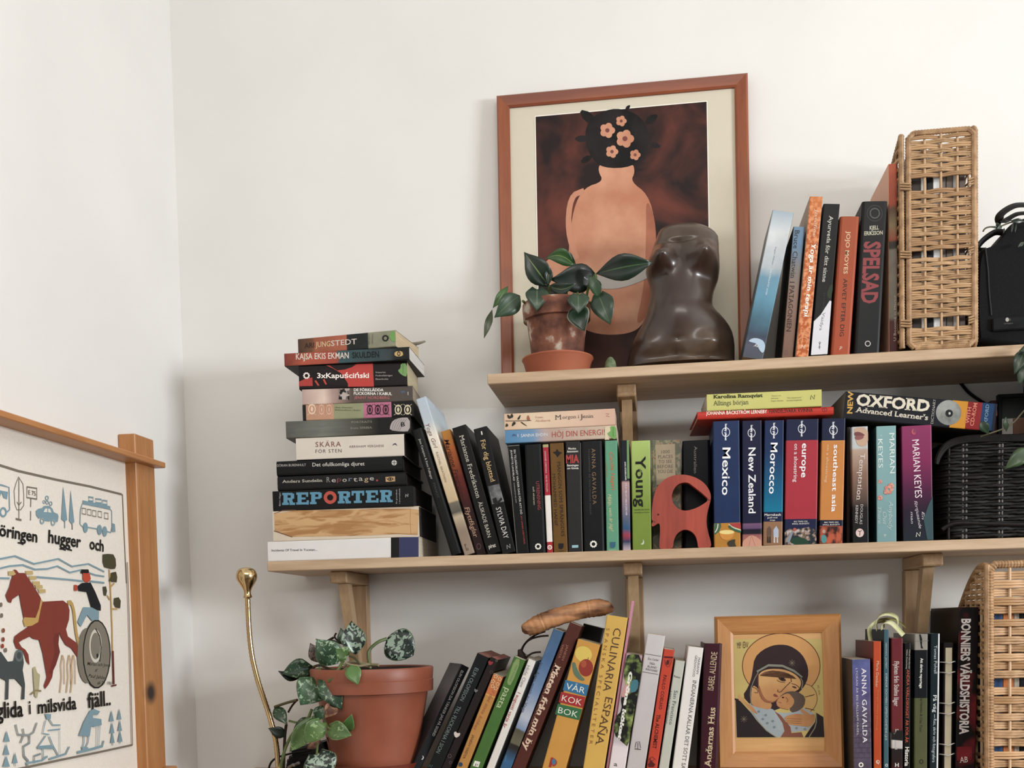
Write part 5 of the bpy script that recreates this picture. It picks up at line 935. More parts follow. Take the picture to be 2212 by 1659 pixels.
T(S, 'ISABEL ALLENDE', 1042, 942, 1078, 590, 58, (206, 184, 150), .0); T(S, 'Andarnas Hus', 1015, 1655, 1058, 1100, 62, (206, 184, 150), .02, 1)

# ---- icon
Z(1530, 1300, 4.62)
tli = 0.10; ux = Vector((1, 0, 0)); uz = Vector((0, math.sin(tli), math.cos(tli))); uy = Vector((0, math.cos(tli), -math.sin(tli)))
O = Vector((P(95, 1640, -0.155).x, -0.150, ZB + 0.0003)); root = empty('framed_icon', frame_matrix(O, ux, uy, uz)); tag(root, 'painted mother and child icon in a honey wood frame, standing on the lowest shelf', 'picture')
S = Surf(root, O, ux, uy, uz)
a = S.loc(62, 148); b = S.loc(1315, 112); x0, x1, Ht = a[0], b[0], (a[1] + b[1]) / 2
bl = S.loc(90, 1500); x0 = (x0 + bl[0]) / 2; br = S.loc(1372, 1500); x1 = (x1 + br[0]) / 2
ia = S.loc(250, 300); ib = S.loc(1140, 290); ic = S.loc(270, 1495); fwi = (ia[0] - x0 + x1 - ib[0]) / 2
ihz = ic[1] - 0.0
iw, iwx = wood((182, 118, 58), (208, 148, 84), 'z', 1, .45, 'icon_frame_wood'), wood((176, 110, 54), (204, 142, 78), 'x', 1, .45, 'icon_frame_wood')
z0i = ihz - fwi
# frame, its lower rail stands on the shelf
z0i = max(0.0, z0i)
frame4(root, x0, x1, z0i, Ht, fwi, 0.0, 0.02, iw, iwx, bevel=0.006)
if z0i > .001:
    g = G(); g.box(x0, x1, 0.002, 0.02, 0, z0i - .0002, .001); g.ob('foot_rail', iwx, root)
g = G(); g.box(x0 + fwi * .7, x1 - fwi * .7, 0.0078, 0.012, fwi * .7, Ht - fwi * .7); ip_ = g.ob('icon_panel', wood((206, 150, 86), (220, 168, 104), 'x', 1, .5), root)
if False:
    g = G(); g.box(x0 + fwi, x1 - fwi, 0.003, 0.0075, fwi * .9, ihz); g.ob('lower_fillet', iwx, root)
SI = Surf(root, O + uy * 0.0075, ux, uy, uz); SI.par = ip_; QI, OI, KI, TI = [shifted(f_, 0.0075) for f_ in (Q, O_, K, T)]
gold = (196, 172, 96)
QI(SI, [(250, 372), (1140, 372), (1162, 1360), (276, 1358)], gold, 'gilded_ground')
OI(SI, 728, 640, 392, 330, (96, 48, 26), 'halo', n=48); OI(SI, 728, 640, 384, 322, (208, 148, 80), 'halo', n=48)
QI(SI, [(250, 960), (300, 970), (420, 1100), (550, 1250), (690, 1352), (284, 1354), (272, 985)], (44, 32, 34), 'painted_robe'); QI(SI, [(1075, 1105), (1148, 1150), (1158, 1352), (960, 1352), (1020, 1260), (1065, 1200)], (44, 32, 34), 'painted_robe')
OI(SI, 955, 965, 135, 150, (110, 60, 34), 'halo', n=36); OI(SI, 955, 965, 128, 143, (206, 164, 92), 'halo', n=36)
QI(SI, [(440, 700), (460, 560), (540, 480), (640, 435), (720, 426), (810, 436), (900, 490), (960, 560), (998, 660), (996, 760), (960, 840), (920, 890), (700, 1100), (480, 1060), (420, 1030), (340, 940), (400, 850), (430, 760)], (54, 32, 36), 'painted_veil', smooth=1)
QI(SI, [(415, 1010), (450, 1040), (640, 1070), (720, 1130), (780, 1250), (820, 1352), (690, 1352), (580, 1290), (480, 1180), (415, 1090)], (150, 160, 164), 'painted_garment')
QI(SI, [(650, 1100), (780, 1110), (960, 1060), (1060, 1120), (1060, 1200), (1000, 1280), (860, 1300), (700, 1280)], (156, 164, 168), 'painted_garment')
QI(SI, [(660, 1090), (720, 1130), (820, 1250), (830, 1310), (930, 1300), (950, 1352), (720, 1352), (760, 1290), (740, 1210)], (124, 66, 44), 'painted_sash')
fsk = blotch((176, 112, 60), (206, 156, 92), 16, .35, .65, .6, 'icon_flesh')
QI(SI, [(500, 720), (560, 680), (640, 668), (740, 672), (830, 700), (900, 750), (930, 800), (915, 860), (880, 890), (700, 960), (660, 1000), (600, 1012), (540, 985), (505, 910), (495, 800)], None, 'painted_face', mat=fsk, smooth=2)
QI(SI, [(440, 830), (495, 860), (510, 915), (560, 985), (640, 1010), (620, 1080), (520, 1060), (430, 1035), (425, 930)], None, 'painted_neck', mat=fsk, smooth=1)
QI(SI, [(470, 1085), (500, 1130), (430, 1090), (340, 1000), (296, 980), (300, 925), (318, 915), (330, 960), (352, 950), (360, 985), (410, 1030), (440, 1040)], None, 'painted_hand', mat=fsk, smooth=1)
QI(SI, [(480, 690), (600, 622), (740, 628), (860, 680), (940, 745), (935, 760), (850, 700), (740, 650), (600, 645), (490, 705)], (122, 124, 110), 'painted_trim'); KI(SI, [(500, 700), (450, 790), (415, 900), (430, 1030)], 9, (110, 110, 92), 'painted_trim', smooth=1)
KI(SI, [(920, 760), (945, 800), (930, 870)], 9, (130, 126, 104), 'painted_trim', smooth=1); KI(SI, [(430, 1090), (520, 1220), (600, 1300), (680, 1350)], 8, (150, 140, 110), 'painted_trim', smooth=1); KI(SI, [(1075, 1110), (1080, 1230), (1005, 1350)], 10, (130, 126, 104), 'painted_trim', smooth=1)
BR = (92, 52, 34)
KI(SI, [(670, 740), (700, 705), (770, 705), (820, 750), (830, 800)], 8, BR, 'painted_brow', smooth=1); QI(SI, [(690, 750), (730, 742), (775, 775), (770, 795), (720, 790)], (70, 44, 34), 'painted_eye', smooth=1); OI(SI, 738, 768, 14, 14, (20, 16, 16), 'painted_eye')
KI(SI, [(685, 780), (710, 800), (765, 805)], 6, BR, 'painted_eye', smooth=1); QI(SI, [(830, 840), (870, 845), (885, 865), (850, 860)], (70, 44, 34), 'painted_eye', smooth=1); KI(SI, [(830, 815), (880, 830), (910, 860)], 7, BR, 'painted_brow', smooth=1)
KI(SI, [(820, 800), (760, 860), (720, 905), (690, 895), (695, 875)], 8, BR, 'painted_nose', smooth=1); QI(SI, [(645, 925), (665, 915), (690, 935), (700, 950), (660, 950)], (126, 52, 40), 'painted_mouth', smooth=1)
KI(SI, [(500, 720), (498, 800), (508, 915), (545, 985), (605, 1010), (660, 998), (705, 960)], 9, (124, 66, 36), 'painted_contour', smooth=1)
KI(SI, [(680, 1030), (720, 1062), (800, 1075)], 6, (124, 66, 36), 'painted_contour', smooth=1)
QI(SI, [(520, 740), (600, 690), (700, 690), (800, 715), (880, 770), (850, 740), (760, 700), (640, 684), (560, 700), (515, 730)], (120, 74, 42), 'painted_shade')
QI(SI, [(505, 820), (530, 900), (560, 960), (600, 990), (650, 985), (600, 1008), (545, 982), (510, 915)], (150, 84, 44), 'painted_shade', smooth=1)
KI(SI, [(440, 850), (490, 870), (500, 910), (460, 905)], 6, BR, 'painted_ear', smooth=1)
QI(SI, [(700, 960), (760, 905), (830, 890), (900, 900), (970, 950), (960, 1040), (900, 1090), (820, 1110), (800, 1000)], (84, 62, 48), 'painted_child_hair', smooth=1)
QI(SI, [(680, 985), (740, 930), (800, 910), (830, 940), (860, 980), (850, 1030), (800, 1075), (720, 1060), (680, 1030)], None, 'painted_child_face', mat=fsk, smooth=1)
OI(SI, 745, 955, 12, 8, (50, 34, 28), 'painted_eye'); KI(SI, [(770, 950), (800, 985), (780, 1000)], 5, BR, 'painted_nose', smooth=1); KI(SI, [(700, 1000), (730, 1010)], 6, (120, 50, 40), 'painted_mouth')
QI(SI, [(750, 1160), (800, 1130), (900, 1115), (980, 1130), (1030, 1125), (1065, 1120), (1062, 1190), (1010, 1250), (940, 1240), (790, 1225), (800, 1210), (760, 1195), (780, 1180)], None, 'painted_hand', mat=fsk, smooth=1); QI(SI, [(915, 1060), (960, 1085), (1020, 1125), (1000, 1135), (930, 1110)], None, 'painted_hand', mat=fsk, smooth=1)
for y_ in (1165, 1188, 1208): KI(SI, [(780, y_), (930, y_ + 6)], 4, (120, 74, 44), 'painted_hand')
for x_, y_ in ((835, 610), (355, 1170)):
    for a_ in range(4): KI(SI, [(x_ + 34 * math.cos(a_ * .785), y_ + 34 * math.sin(a_ * .785)), (x_ - 34 * math.cos(a_ * .785), y_ - 34 * math.sin(a_ * .785))], 4, (124, 108, 86), 'painted_star')
KI(SI, [(965, 950), (1060, 925)], 6, BR, 'halo_line'); KI(SI, [(965, 1060), (1060, 1080)], 6, BR, 'halo_line')
for x_, y_ in ((505, 1095), (575, 1130), (645, 1190), (590, 1210), (545, 1170), (660, 1250), (880, 1260), (965, 1270)): OI(SI, x_, y_, 12, 12, (110, 120, 130), 'painted_flower', inner=.5, n=6)
TI(SI, 'MP', 288, 432, 328, 430, 62, (96, 58, 38), .0, 1, name='icon_lettering'); TI(SI, 'ΘV', 345, 430, 400, 428, 62, (96, 58, 38), 0, 1, name='icon_lettering'); TI(SI, 'IC XC', 1095, 832, 1110, 930, 16, (130, 90, 50), name='icon_lettering')

# ---- right of the icon
Z(1800, 1280, 4.376)
brick = spine([(0, (84, 74, 90)), (0.55, (96, 84, 110)), (0.75, (92, 88, 140)), (1, (88, 96, 150))], noise=.25, nscale=70)
S = low('violet book with brick wall picture and white spaced capitals, right of the icon', (178, 632, 346, 630, 378, 1659, 178, 1659), c=brick, side=flat((72, 64, 56)), kind='paper')
T(S, 'ANNA GAVALDA', 290, 715, 302, 1420, 44, (216, 214, 220), .012, sp=1.15); T(S, 'LYCKAN ÄR EN SÄLLSAM FÅGEL', 222, 715, 232, 1350, 19, (200, 198, 206), .006, sp=1.1); sun_mark(S, 262, 1628, 24, WH)
for k in range(9): K(S, [(190, 1180 + k * 48), (360, 1176 + k * 48)], 3, (60, 54, 66), 'printed_brickwork'); 
for k in range(8):
    for j in range(3): K(S, [(215 + j * 55 + (k % 2) * 26, 1180 + k * 48), (216 + j * 55 + (k % 2) * 26, 1226 + k * 48)], 3, (60, 54, 66), 'printed_brickwork')
S = low('orange book with cream serif name and dark red side, right of the violet book', (374, 465, 456, 456, 464, 1659, 374, 1659), c=spine([(0, (200, 100, 40)), (.15, (190, 72, 36)), (1, (196, 76, 40))], noise=.08), side=spine([(0, (60, 22, 20)), (1, (130, 44, 24))]))
T(S, 'Marie Demker', 422, 645, 412, 895, 26, (222, 190, 160), 0, 1); T(S, 'Sveriges vänstra partifamilj', 425, 920, 412, 1300, 18, (206, 120, 80), 0, 1); O_(S, 420, 1600, 18, 18, (222, 200, 180), inner=.6); K(S, [(410, 1590), (430, 1625)], 6, (222, 200, 180))
S = low('teal slim book with small white capitals, right of the orange one', (472, 352, 532, 350, 530, 1659, 470, 1659), c=one((62, 96, 108), noise=.06), side=flat((30, 50, 58)), Y=YQ - .001)
T(S, 'HIRDMAN, JALMERT', 500, 475, 500, 720, 15, (176, 190, 194)); T(S, 'KVINNOR OCH MÄN I OFFENTLIGHETENS LJUS', 502, 765, 500, 1395, 19, (190, 204, 206), .0); O_(S, 503, 1632, 14, 14, (190, 204, 206), inner=.5)
S = low('maroon slim book with condensed white title and photo below, under the ribbon', (546, 432, 663, 430, 662, 1659, 545, 1659), c=spine([(0, (110, 30, 34)), (.12, (52, 30, 30)), (.22, (40, 34, 34)), (.225, (196, 190, 186)), (.33, (206, 200, 196)), (.335, (60, 50, 46)), (.37, (110, 38, 42)), (1, (112, 38, 46))], noise=.08, warp=.03), Y=YQ - .002)
T(S, 'Flykten från Stalins läger', 600, 648, 598, 1075, 46, (214, 202, 196), .01, 1); T(S, 'Slavomir Rawicz', 602, 1290, 600, 1485, 30, (214, 202, 196), .01, 1); T(S, 'H', 580, 1628, 622, 1628, 40, WH, .01, 1); Q(S, [(548, 1310), (580, 1340), (600, 1300), (640, 1310), (660, 1290), (662, 1400), (548, 1390)], (36, 32, 32), 'cover_photo')
S = low('thin black book with orange-red capitals, right of the maroon slim one', (668, 476, 740, 478, 730, 1659, 666, 1659), c=dk((24, 22, 22)))
T(S, 'Mikael Nordlander', 722, 540, 718, 725, 12, (200, 190, 176)); T(S, 'Niklas Zetterberg', 698, 540, 694, 720, 12, (200, 190, 176)); T(S, 'ANDRA VÄRLDSKRIGET ÅR FÖR ÅR', 708, 728, 694, 1420, 26, (196, 80, 50), .01); T(S, 'Historia', 700, 1460, 695, 1640, 38, (220, 214, 206), .02)
S = low('black and olive book with a grey photo at its top and small white title', (762, 392, 902, 390, 892, 1659, 762, 1659), c=spine([(0, (84, 88, 56)), (.56, (84, 88, 56)), (.562, (18, 22, 28)), (.885, (18, 22, 28)), (.89, (150, 144, 136)), (1, (120, 114, 108))], interp='CONSTANT', noise=.08), Y=YQ + .002)
T(S, 'Att skriva reportage', 838, 620, 830, 905, 26, (214, 212, 206), .02); T(S, 'Stig Hansén & Clas Thor', 838, 975, 828, 1320, 22, (40, 40, 30), 0, 1); O_(S, 832, 1598, 18, 22, (40, 40, 34), inner=.7)
Q(S, [(812, 395), (826, 395), (840, 440), (838, 500), (850, 528), (830, 528), (822, 470)], (30, 30, 32), 'cover_photo'); K(S, [(770, 462), (900, 455)], 3, (100, 96, 90), 'cover_photo')
S = low('dark teal tall book with thin white name and a white edge', (915, 386, 1005, 385, 988, 1659, 910, 1659), D=.085, c=one((24, 40, 48), noise=.08), page=(214, 214, 214))
T(S, 'Tomas Polvall', 968, 500, 968, 765, 28, (196, 206, 208)); T(S, 'På väg – ', 962, 970, 962, 1185, 34, (206, 212, 212), .006); T(S, 'Res, skriv och fotografera', 962, 1195, 950, 1605, 28, (196, 206, 208)); Q(S, [(992, 390), (1005, 388), (990, 1659), (976, 1659)], (216, 218, 220), 'page_edge')
# exposed binding notebook
S = low('notebook with exposed cream sewn signatures and white thread, beside the world history book', (1030, 478, 1152, 468, 1128, 1659, 1030, 1659), D=.08, c=one((38, 30, 30), noise=.1), kind='hard', Y=-0.176)
nb = S; g = G(); n_ = 6; wd_ = (S.W - .006) / n_
for k in range(n_):
    xk = .003 + wd_ * (k + .5); g.tube([(xk, -.0006, .004), (xk, -.0006, S.H - .008)], wd_ * .56, 8, squash=1.0)
g.ob('sewn_signatures', flat((206, 194, 166), .8, var=.08), S.root, True)
for y_ in (655, 752, 1042, 1138, 1430, 1526):
    a = S.loc(1010, y_ + 4); b = S.loc(1155, y_ - 2); m_ = S.loc(1070, y_ + 4)
    g = G(); g.tube([(max(a[0], -.004), .004, a[1]), (.002, -.0045, a[1]), (S.W / 2, -.0062, m_[1] - .001), (S.W - .002, -.0045, b[1]), (S.W + .003, .004, b[1])], .0009, 6); g.ob('binding_thread', flat((200, 196, 186), .8), S.root, True)
S = low('large black and dark red world history book with bold white capitals', (1178, 138, 1385, 140, 1345, 1659, 1150, 1659), c=blotch((20, 14, 16), (110, 26, 32), 22, .48, .62, .4, 'dark_red_print', detail=2), side=blotch((14, 13, 15), (36, 14, 18), 14, .5, .65, .4, 'dark_red_print'), Y=-.178, D=.17)
T(S, 'BONNIERS VÄRLDSHISTORIA', 1258, 248, 1238, 1340, 84, (216, 208, 204), .035); T(S, 'AB', 1192, 1580, 1270, 1575, 58, (216, 206, 200), 0, 1); Q(S, [(1168, 1458), (1310, 1455), (1310, 1580), (1168, 1590)], (120, 22, 30), 'spine_art'); S_ = S
T(S, 'AB', 1192, 1580, 1270, 1575, 58, (216, 206, 200), 0, 1)
# ribbons
def strip(name, pts, w_, mat, Y0, root, wdir=(0, 1, 0)):
    pp = chaikin([tuple(P(x, y, Y)) for x, y, Y in pts], 2, False); wv = Vector(wdir).normalized() * w_ / 2; vs = []
    for p in pp: vs += [tuple(Vector(p) - wv), tuple(Vector(p) + wv)]
    o = mesh(name, vs, [(2 * i, 2 * i + 1, 2 * i + 3, 2 * i + 2) for i in range(len(pp) - 1)], mat, root, True)
    m = o.modifiers.new('thickness', 'SOLIDIFY'); m.thickness = .0005; return o
rb = empty('gift_ribbon', Vector((0, 0, 0))); tag(rb, 'pale yellow curled ribbon lying over the teal and maroon books', 'ribbon')
rbm = blotch((196, 196, 140), (222, 222, 176), 60, .4, .6, .5, 'satin_ribbon'); rbo = blotch((110, 104, 50), (150, 144, 80), 60, .4, .6, .5, 'satin_ribbon')
strip('ribbon_end', [(355, 462, -.155), (345, 400, -.156), (340, 345, -.155), (375, 300, -.150), (430, 262, -.150)], .009, rbm, 0, rb, (.8, .5, -.2))
strip('ribbon_loop', [(415, 350, -.165), (405, 290, -.165), (425, 225, -.163), (490, 200, -.16), (560, 208, -.16), (612, 240, -.16), (612, 300, -.165)], .014, rbm, 0, rb, (.25, .7, .3))
strip('ribbon_loop', [(470, 345, -.172), (470, 300, -.174), (500, 275, -.175), (550, 285, -.176), (600, 335, -.178), (662, 405, -.180)], .012, rbm, 0, rb, (.5, .6, .35))
strip('ribbon_loop', [(430, 262, -.15), (520, 245, -.145), (600, 262, -.14), (685, 330, -.14)], .012, rbo, 0, rb, (.2, .9, .3))
strip('ribbon_loop', [(380, 300, -.14), (440, 268, -.138), (540, 290, -.136), (600, 330, -.136), (640, 385, -.137)], .014, rbo, 0, rb, (.1, .9, .3))

# ------------------------------------------------------------------ seed pod with a loop
Z(880, 1270, 4.264)
pod = empty('seed_pod', Vector(P(1500, 260, -.16))); tag(pod, 'long brown curved seed pod lying across the leaning cookbooks', 'seed pod'); M0 = pod.matrix_world.inverted()
ctr = [(1068, 420), (1092, 395), (1180, 352), (1290, 305), (1400, 268), (1520, 232), (1640, 205), (1750, 188), (1840, 192), (1905, 212)]
hw = [16, 66, 82, 86, 84, 80, 78, 84, 66, 16]
pp = []; rr = []
for i in range(len(ctr) - 1):
    for t in (0, .125, .25, .375, .5, .625, .75, .875):
        x = ctr[i][0] + (ctr[i + 1][0] - ctr[i][0]) * t; y = ctr[i][1] + (ctr[i + 1][1] - ctr[i][1]) * t
        p = P(x, y, -.160 + .02 * (x - 1072) / 830); pp.append(p + Vector((0, 0, .0012))); rr.append((hw[i] + (hw[i + 1] - hw[i]) * t) * mpp(p) * (1 + R.uniform(-.055, .055)))
g = G(); g.tube([M0 @ p for p in pp], rr, 18, squash=.8)
podm = blotch((84, 46, 26), (204, 142, 92), 30, .34, .56, .55, 'dried_pod', detail=7, bump=.9, sc=(.5, 1, 1.8)); podo = g.ob('pod_shell', podm, pod, True)
loop = flat((52, 36, 28), .6)
for ln in ([(1300, 440), (1220, 445), (1130, 470), (1075, 520), (1050, 590), (1030, 650)], [(1270, 400), (1180, 430), (1110, 480), (1062, 540), (1040, 600)], [(1230, 590), (1160, 595), (1110, 625), (1090, 650)], [(1030, 600), (1045, 630), (1075, 650)]):
    g = G(); g.tube([M0 @ Vector(p) for p in chaikin([tuple(P(x, y, -.150)) for x, y in ln], 2, False)], .0016, 6); g.ob('cord_loop', loop, pod, True)
g = G(); kp = P(1050, 620, -.15); g.tube([M0 @ (kp + Vector((-.003, 0, .010))), M0 @ kp, M0 @ (kp + Vector((.004, 0, -.010)))], [.003, .007, .006], 10); g.ob('cord_knot', loop, pod, True)
# ------------------------------------------------------------------ clay torso
Z(1250, 460, 4.1475)
rows = [(102, 850, 985), (106, 820, 1030), (115, 790, 1075), (130, 755, 1110), (150, 727, 1150), (175, 712, 1190), (205, 700, 1225), (240, 688, 1248), (300, 665, 1255), (380, 640, 1257), (450, 612, 1260), (520, 600, 1262), (570, 612, 1258), (620, 630, 1250), (670, 640, 1232), (720, 642, 1213), (770, 634, 1203), (820, 622, 1198), (860, 612, 1200), (900, 602, 1225), (950, 585, 1275), (1000, 562, 1318), (1050, 532, 1352), (1100, 505, 1375), (1160, 478, 1390), (1220, 458, 1396), (1280, 442, 1397), (1335, 432, 1396), (1375, 430, 1396)]
YT = -0.105
cx0 = P(900, 1300, YT).x
tr_ = empty('clay_torso', (cx0, YT, ZU + .0002)); tag(tr_, 'brown glazed clay female torso standing in front of the framed print', 'sculpture')
def gb(x, y, cx, cy, sx, sy): return math.exp(-((x - cx) / sx) ** 2 - ((y - cy) / sy) ** 2)
N = 96; vs = []; fs = []
# denser rows by interpolation
R2 = []
for i in range(len(rows) - 1):
    k = max(1, int((rows[i + 1][0] - rows[i][0]) / 14))
    for j in range(k): R2.append(tuple(rows[i][m] + (rows[i + 1][m] - rows[i][m]) * j / k for m in range(3)))
R2.append(rows[-1])
zb_t = None
for (y, a, b) in R2:
    pa, pb = P(a, y, YT), P(b, y, YT); cxw = (pa.x + pb.x) / 2 - cx0; hwid = (pb.x - pa.x) / 2; z = (pa.z + pb.z) / 2 - ZU
    t = (y - 100) / 1275
    dep = .034 + .010 * math.sin(min(1, max(0, t)) * math.pi) + (.012 * max(0, t - .6) / .4)
    if y < 300: q_ = (y - 98) / 202; dep *= max(.06, math.sqrt(max(0, 1 - (1 - q_) ** 2)))
    if y > 1330: z = max(z, .0004)
    for k in range(N):
        an = 2 * math.pi * k / N; c, s = math.cos(an), math.sin(an)
        sg = lambda v, e: math.copysign(abs(v) ** e, v)
        X = sg(c, .85) * hwid; Yv = sg(s, .9) * dep
        if s < 0:
            ipx = (a + b) / 2 + (b - a) / 2 * sg(c, .85)
            f = -s
            d = .030 * gb(ipx, y, 725, 445, 105, 95) + .034 * gb(ipx, y, 1130, 450, 115, 100)
            d += .0035 * gb(ipx, y, 690, 405, 14, 14) + .0035 * gb(ipx, y, 1145, 420, 15, 15)
            d -= .007 * gb(ipx, y, 905, 420, 60, 160) + .004 * gb(ipx, y, 885, 310, 300, 16)
            d += .012 * gb(ipx, y, 880, 950, 200, 200) - .006 * gb(ipx, y, 895, 1190, 22, 26)
            d += .008 * gb(ipx, y, 600, 1200, 110, 90) + .012 * gb(ipx, y, 1180, 1220, 120, 70)
            d -= .010 * gb(ipx, y, 880, 1300, 60, 50) + .009 * gb(ipx, y, 740, 1330, 170, 50) + .007 * gb(ipx, y, 1100, 1345, 200, 34)
            d -= .008 * gb(ipx, y, 1150, 640, 90, 80) + .006 * gb(ipx, y, 720, 600, 70, 60)
            Yv -= d * f ** .4
        vs.append((cxw + X, Yv, z))
n = len(R2)
for i in range(n - 1):
    for k in range(N): fs.append((i * N + k, i * N + (k + 1) % N, (i + 1) * N + (k + 1) % N, (i + 1) * N + k))
fs.append(tuple(range(N))[::-1]); fs.append(tuple((n - 1) * N + k for k in range(N)))
zmin = min(v[2] for v in vs); vs = [(x, y, z if z > .02 else z - zmin * (1 - z / .02) if False else z) for x, y, z in vs]
g = G(); g.v = vs; g.f = fs
tm, N_, L_, B_ = newmat('brown_glaze'); B_.inputs['Roughness'].default_value = .34; B_.inputs['Coat Weight'].default_value = .3; B_.inputs['Coat Roughness'].default_value = .16
tc = N_.new('ShaderNodeTexCoord'); nz = N_.new('ShaderNodeTexNoise'); nz.inputs['Scale'].default_value = 9; nz.inputs['Detail'].default_value = 4; L_.new(tc.outputs['Object'], nz.inputs['Vector'])
r_ = ramp(N_, [(.35, (62, 38, 32)), (.5, (76, 58, 46)), (.65, (98, 80, 64))]); L_.new(nz.outputs['Fac'], r_.inputs[0]); L_.new(r_.outputs[0], B_.inputs['Base Color'])
to = g.ob('torso', tm, tr_, True)

# ------------------------------------------------------------------ red wooden elephant
Z(1380, 820, 4.254)
YE_ = -0.181; O = P(190, 1560, YE_); O = Vector((O.x, YE_, ZM)); ux, uy, uz = Vector((1, 0, 0)), Vector((0, 1, 0)), Vector((0, 0, 1))
root = empty('wooden_elephant', frame_matrix(O, ux, uy, uz)); tag(root, 'flat red-stained wooden elephant with curled trunk holes before the map book', 'figurine')
S = Surf(root, O, ux, uy, uz)
out = [(190, 1565), (188, 1500), (196, 1400), (192, 1310), (150, 1340), (120, 1352), (116, 1330), (132, 1300), (118, 1290), (120, 1180), (135, 1080), (160, 1000), (205, 940), (270, 895), (340, 875), (420, 872), (500, 890), (570, 925), (620, 970), (655, 1030), (664, 1080), (655, 1130), (640, 1180), (625, 1250), (622, 1330), (640, 1420), (660, 1480), (668, 1548), (545, 1556), (540, 1490), (520, 1430), (480, 1390), (430, 1376), (390, 1385), (345, 1420), (320, 1480), (312, 1562)]
hole = [(300, 1080), (312, 1020), (345, 970), (400, 945), (450, 945), (480, 965), (540, 1010), (600, 1060), (655, 1108), (560, 1165), (500, 1190), (440, 1205), (390, 1200), (345, 1175), (312, 1130)]
po = chaikin([S.loc(*p) for p in out], 2); ho = chaikin([S.loc(*p) for p in hole[:8]] + [S.loc(648, 1106)] + [S.loc(*p) for p in hole[9:]], 2)
zmn = min(p[1] for p in po); po = [(x, max(z, 0.0003)) for x, z in po]
from mathutils.geometry import tessellate_polygon
def holed(po, ho, y0, y1, b=.0012):
    v0 = [Vector((x, z, 0)) for x, z in po]; v1 = [Vector((x, z, 0)) for x, z in ho][::-1]
    fs = tessellate_polygon([v0, v1]); flatv = [(v.x, v.y) for v in v0 + v1]; n = len(flatv)
    g = G(); g.v = [(x, y0, z) for x, z in flatv] + [(x, y1, z) for x, z in flatv]
    g.f = [tuple(f) for f in fs] + [tuple(i + n for i in f)[::-1] for f in fs]
    a = len(v0)
    for s0, c in ((0, a), (a, n - a)):
        for i in range(c): g.f.append((s0 + i, s0 + (i + 1) % c, s0 + (i + 1) % c + n, s0 + i + n))
    return g
elm = wood((146, 50, 36), (182, 70, 50), 'z', .8, .45, 'red_stained_beech')
holed(po, ho, 0.0, 0.018).ob('body', elm, root)
O_(S, 178, 1240, 9, 9, (70, 24, 20), 'eye', n=12)
K(S, [(132, 1300), (150, 1312)], 4, (90, 30, 24), 'mouth_cut')
K(S, [(655, 1108), (622, 1100)], 5, (60, 20, 18), 'tail_cut')

# ------------------------------------------------------------------ pots
def lathe_ob(name, prof, c, mat, parent, n=48, smooth=True):
    g = G(); g.lathe(prof, n, c); return g.ob(name, mat, parent, smooth)
Z(1030, 500, 5.027)
Yp = -0.118
cxp = P(872, 1100, Yp).x; k_ = mpp(P(872, 1100, Yp))
z0 = ZU + .0002
aged = blotch((92, 48, 34), (138, 82, 58), 34, .38, .56, .8, 'aged_terracotta', c3=(200, 186, 166), detail=7, bump=.3)
terr = blotch((160, 80, 50), (176, 94, 62), 14, .35, .65, .7, 'terracotta', bump=.1)
pr1 = empty('potted_plant', (cxp, Yp, z0)); tag(pr1, 'small dark-leaved plant in an aged terracotta pot on the upper shelf', 'plant')
zz = lambda y: P(872, y, Yp).z - z0
rs_ = lambda w: w * k_ / 2
lathe_ob('saucer', [(rs_(640), 0), (rs_(745), zz(1425)), (rs_(778), zz(1400)), (rs_(770), zz(1384)), (rs_(735), zz(1400)), (rs_(600), .006), (.0005, .006)], (0, 0, 0), terr, pr1)
lathe_ob('pot', [(.0005, .0062), (rs_(530), .0062), (rs_(600), zz(1180)), (rs_(658), zz(985)), (rs_(725), zz(975)), (rs_(742), zz(860)), (rs_(738), zz(800)), (rs_(722), zz(790)), (rs_(690), zz(800)), (rs_(680), zz(880)), (.0005, zz(885))], (0, 0, 0), aged, pr1)
lathe_ob('soil', [(.0005, zz(870)), (rs_(676), zz(868)), (rs_(676), zz(884)), (.0005, zz(884))], (0, 0, 0), blotch((30, 22, 18), (60, 46, 36), 200, .4, .6, .9, 'soil', bump=.6), pr1)
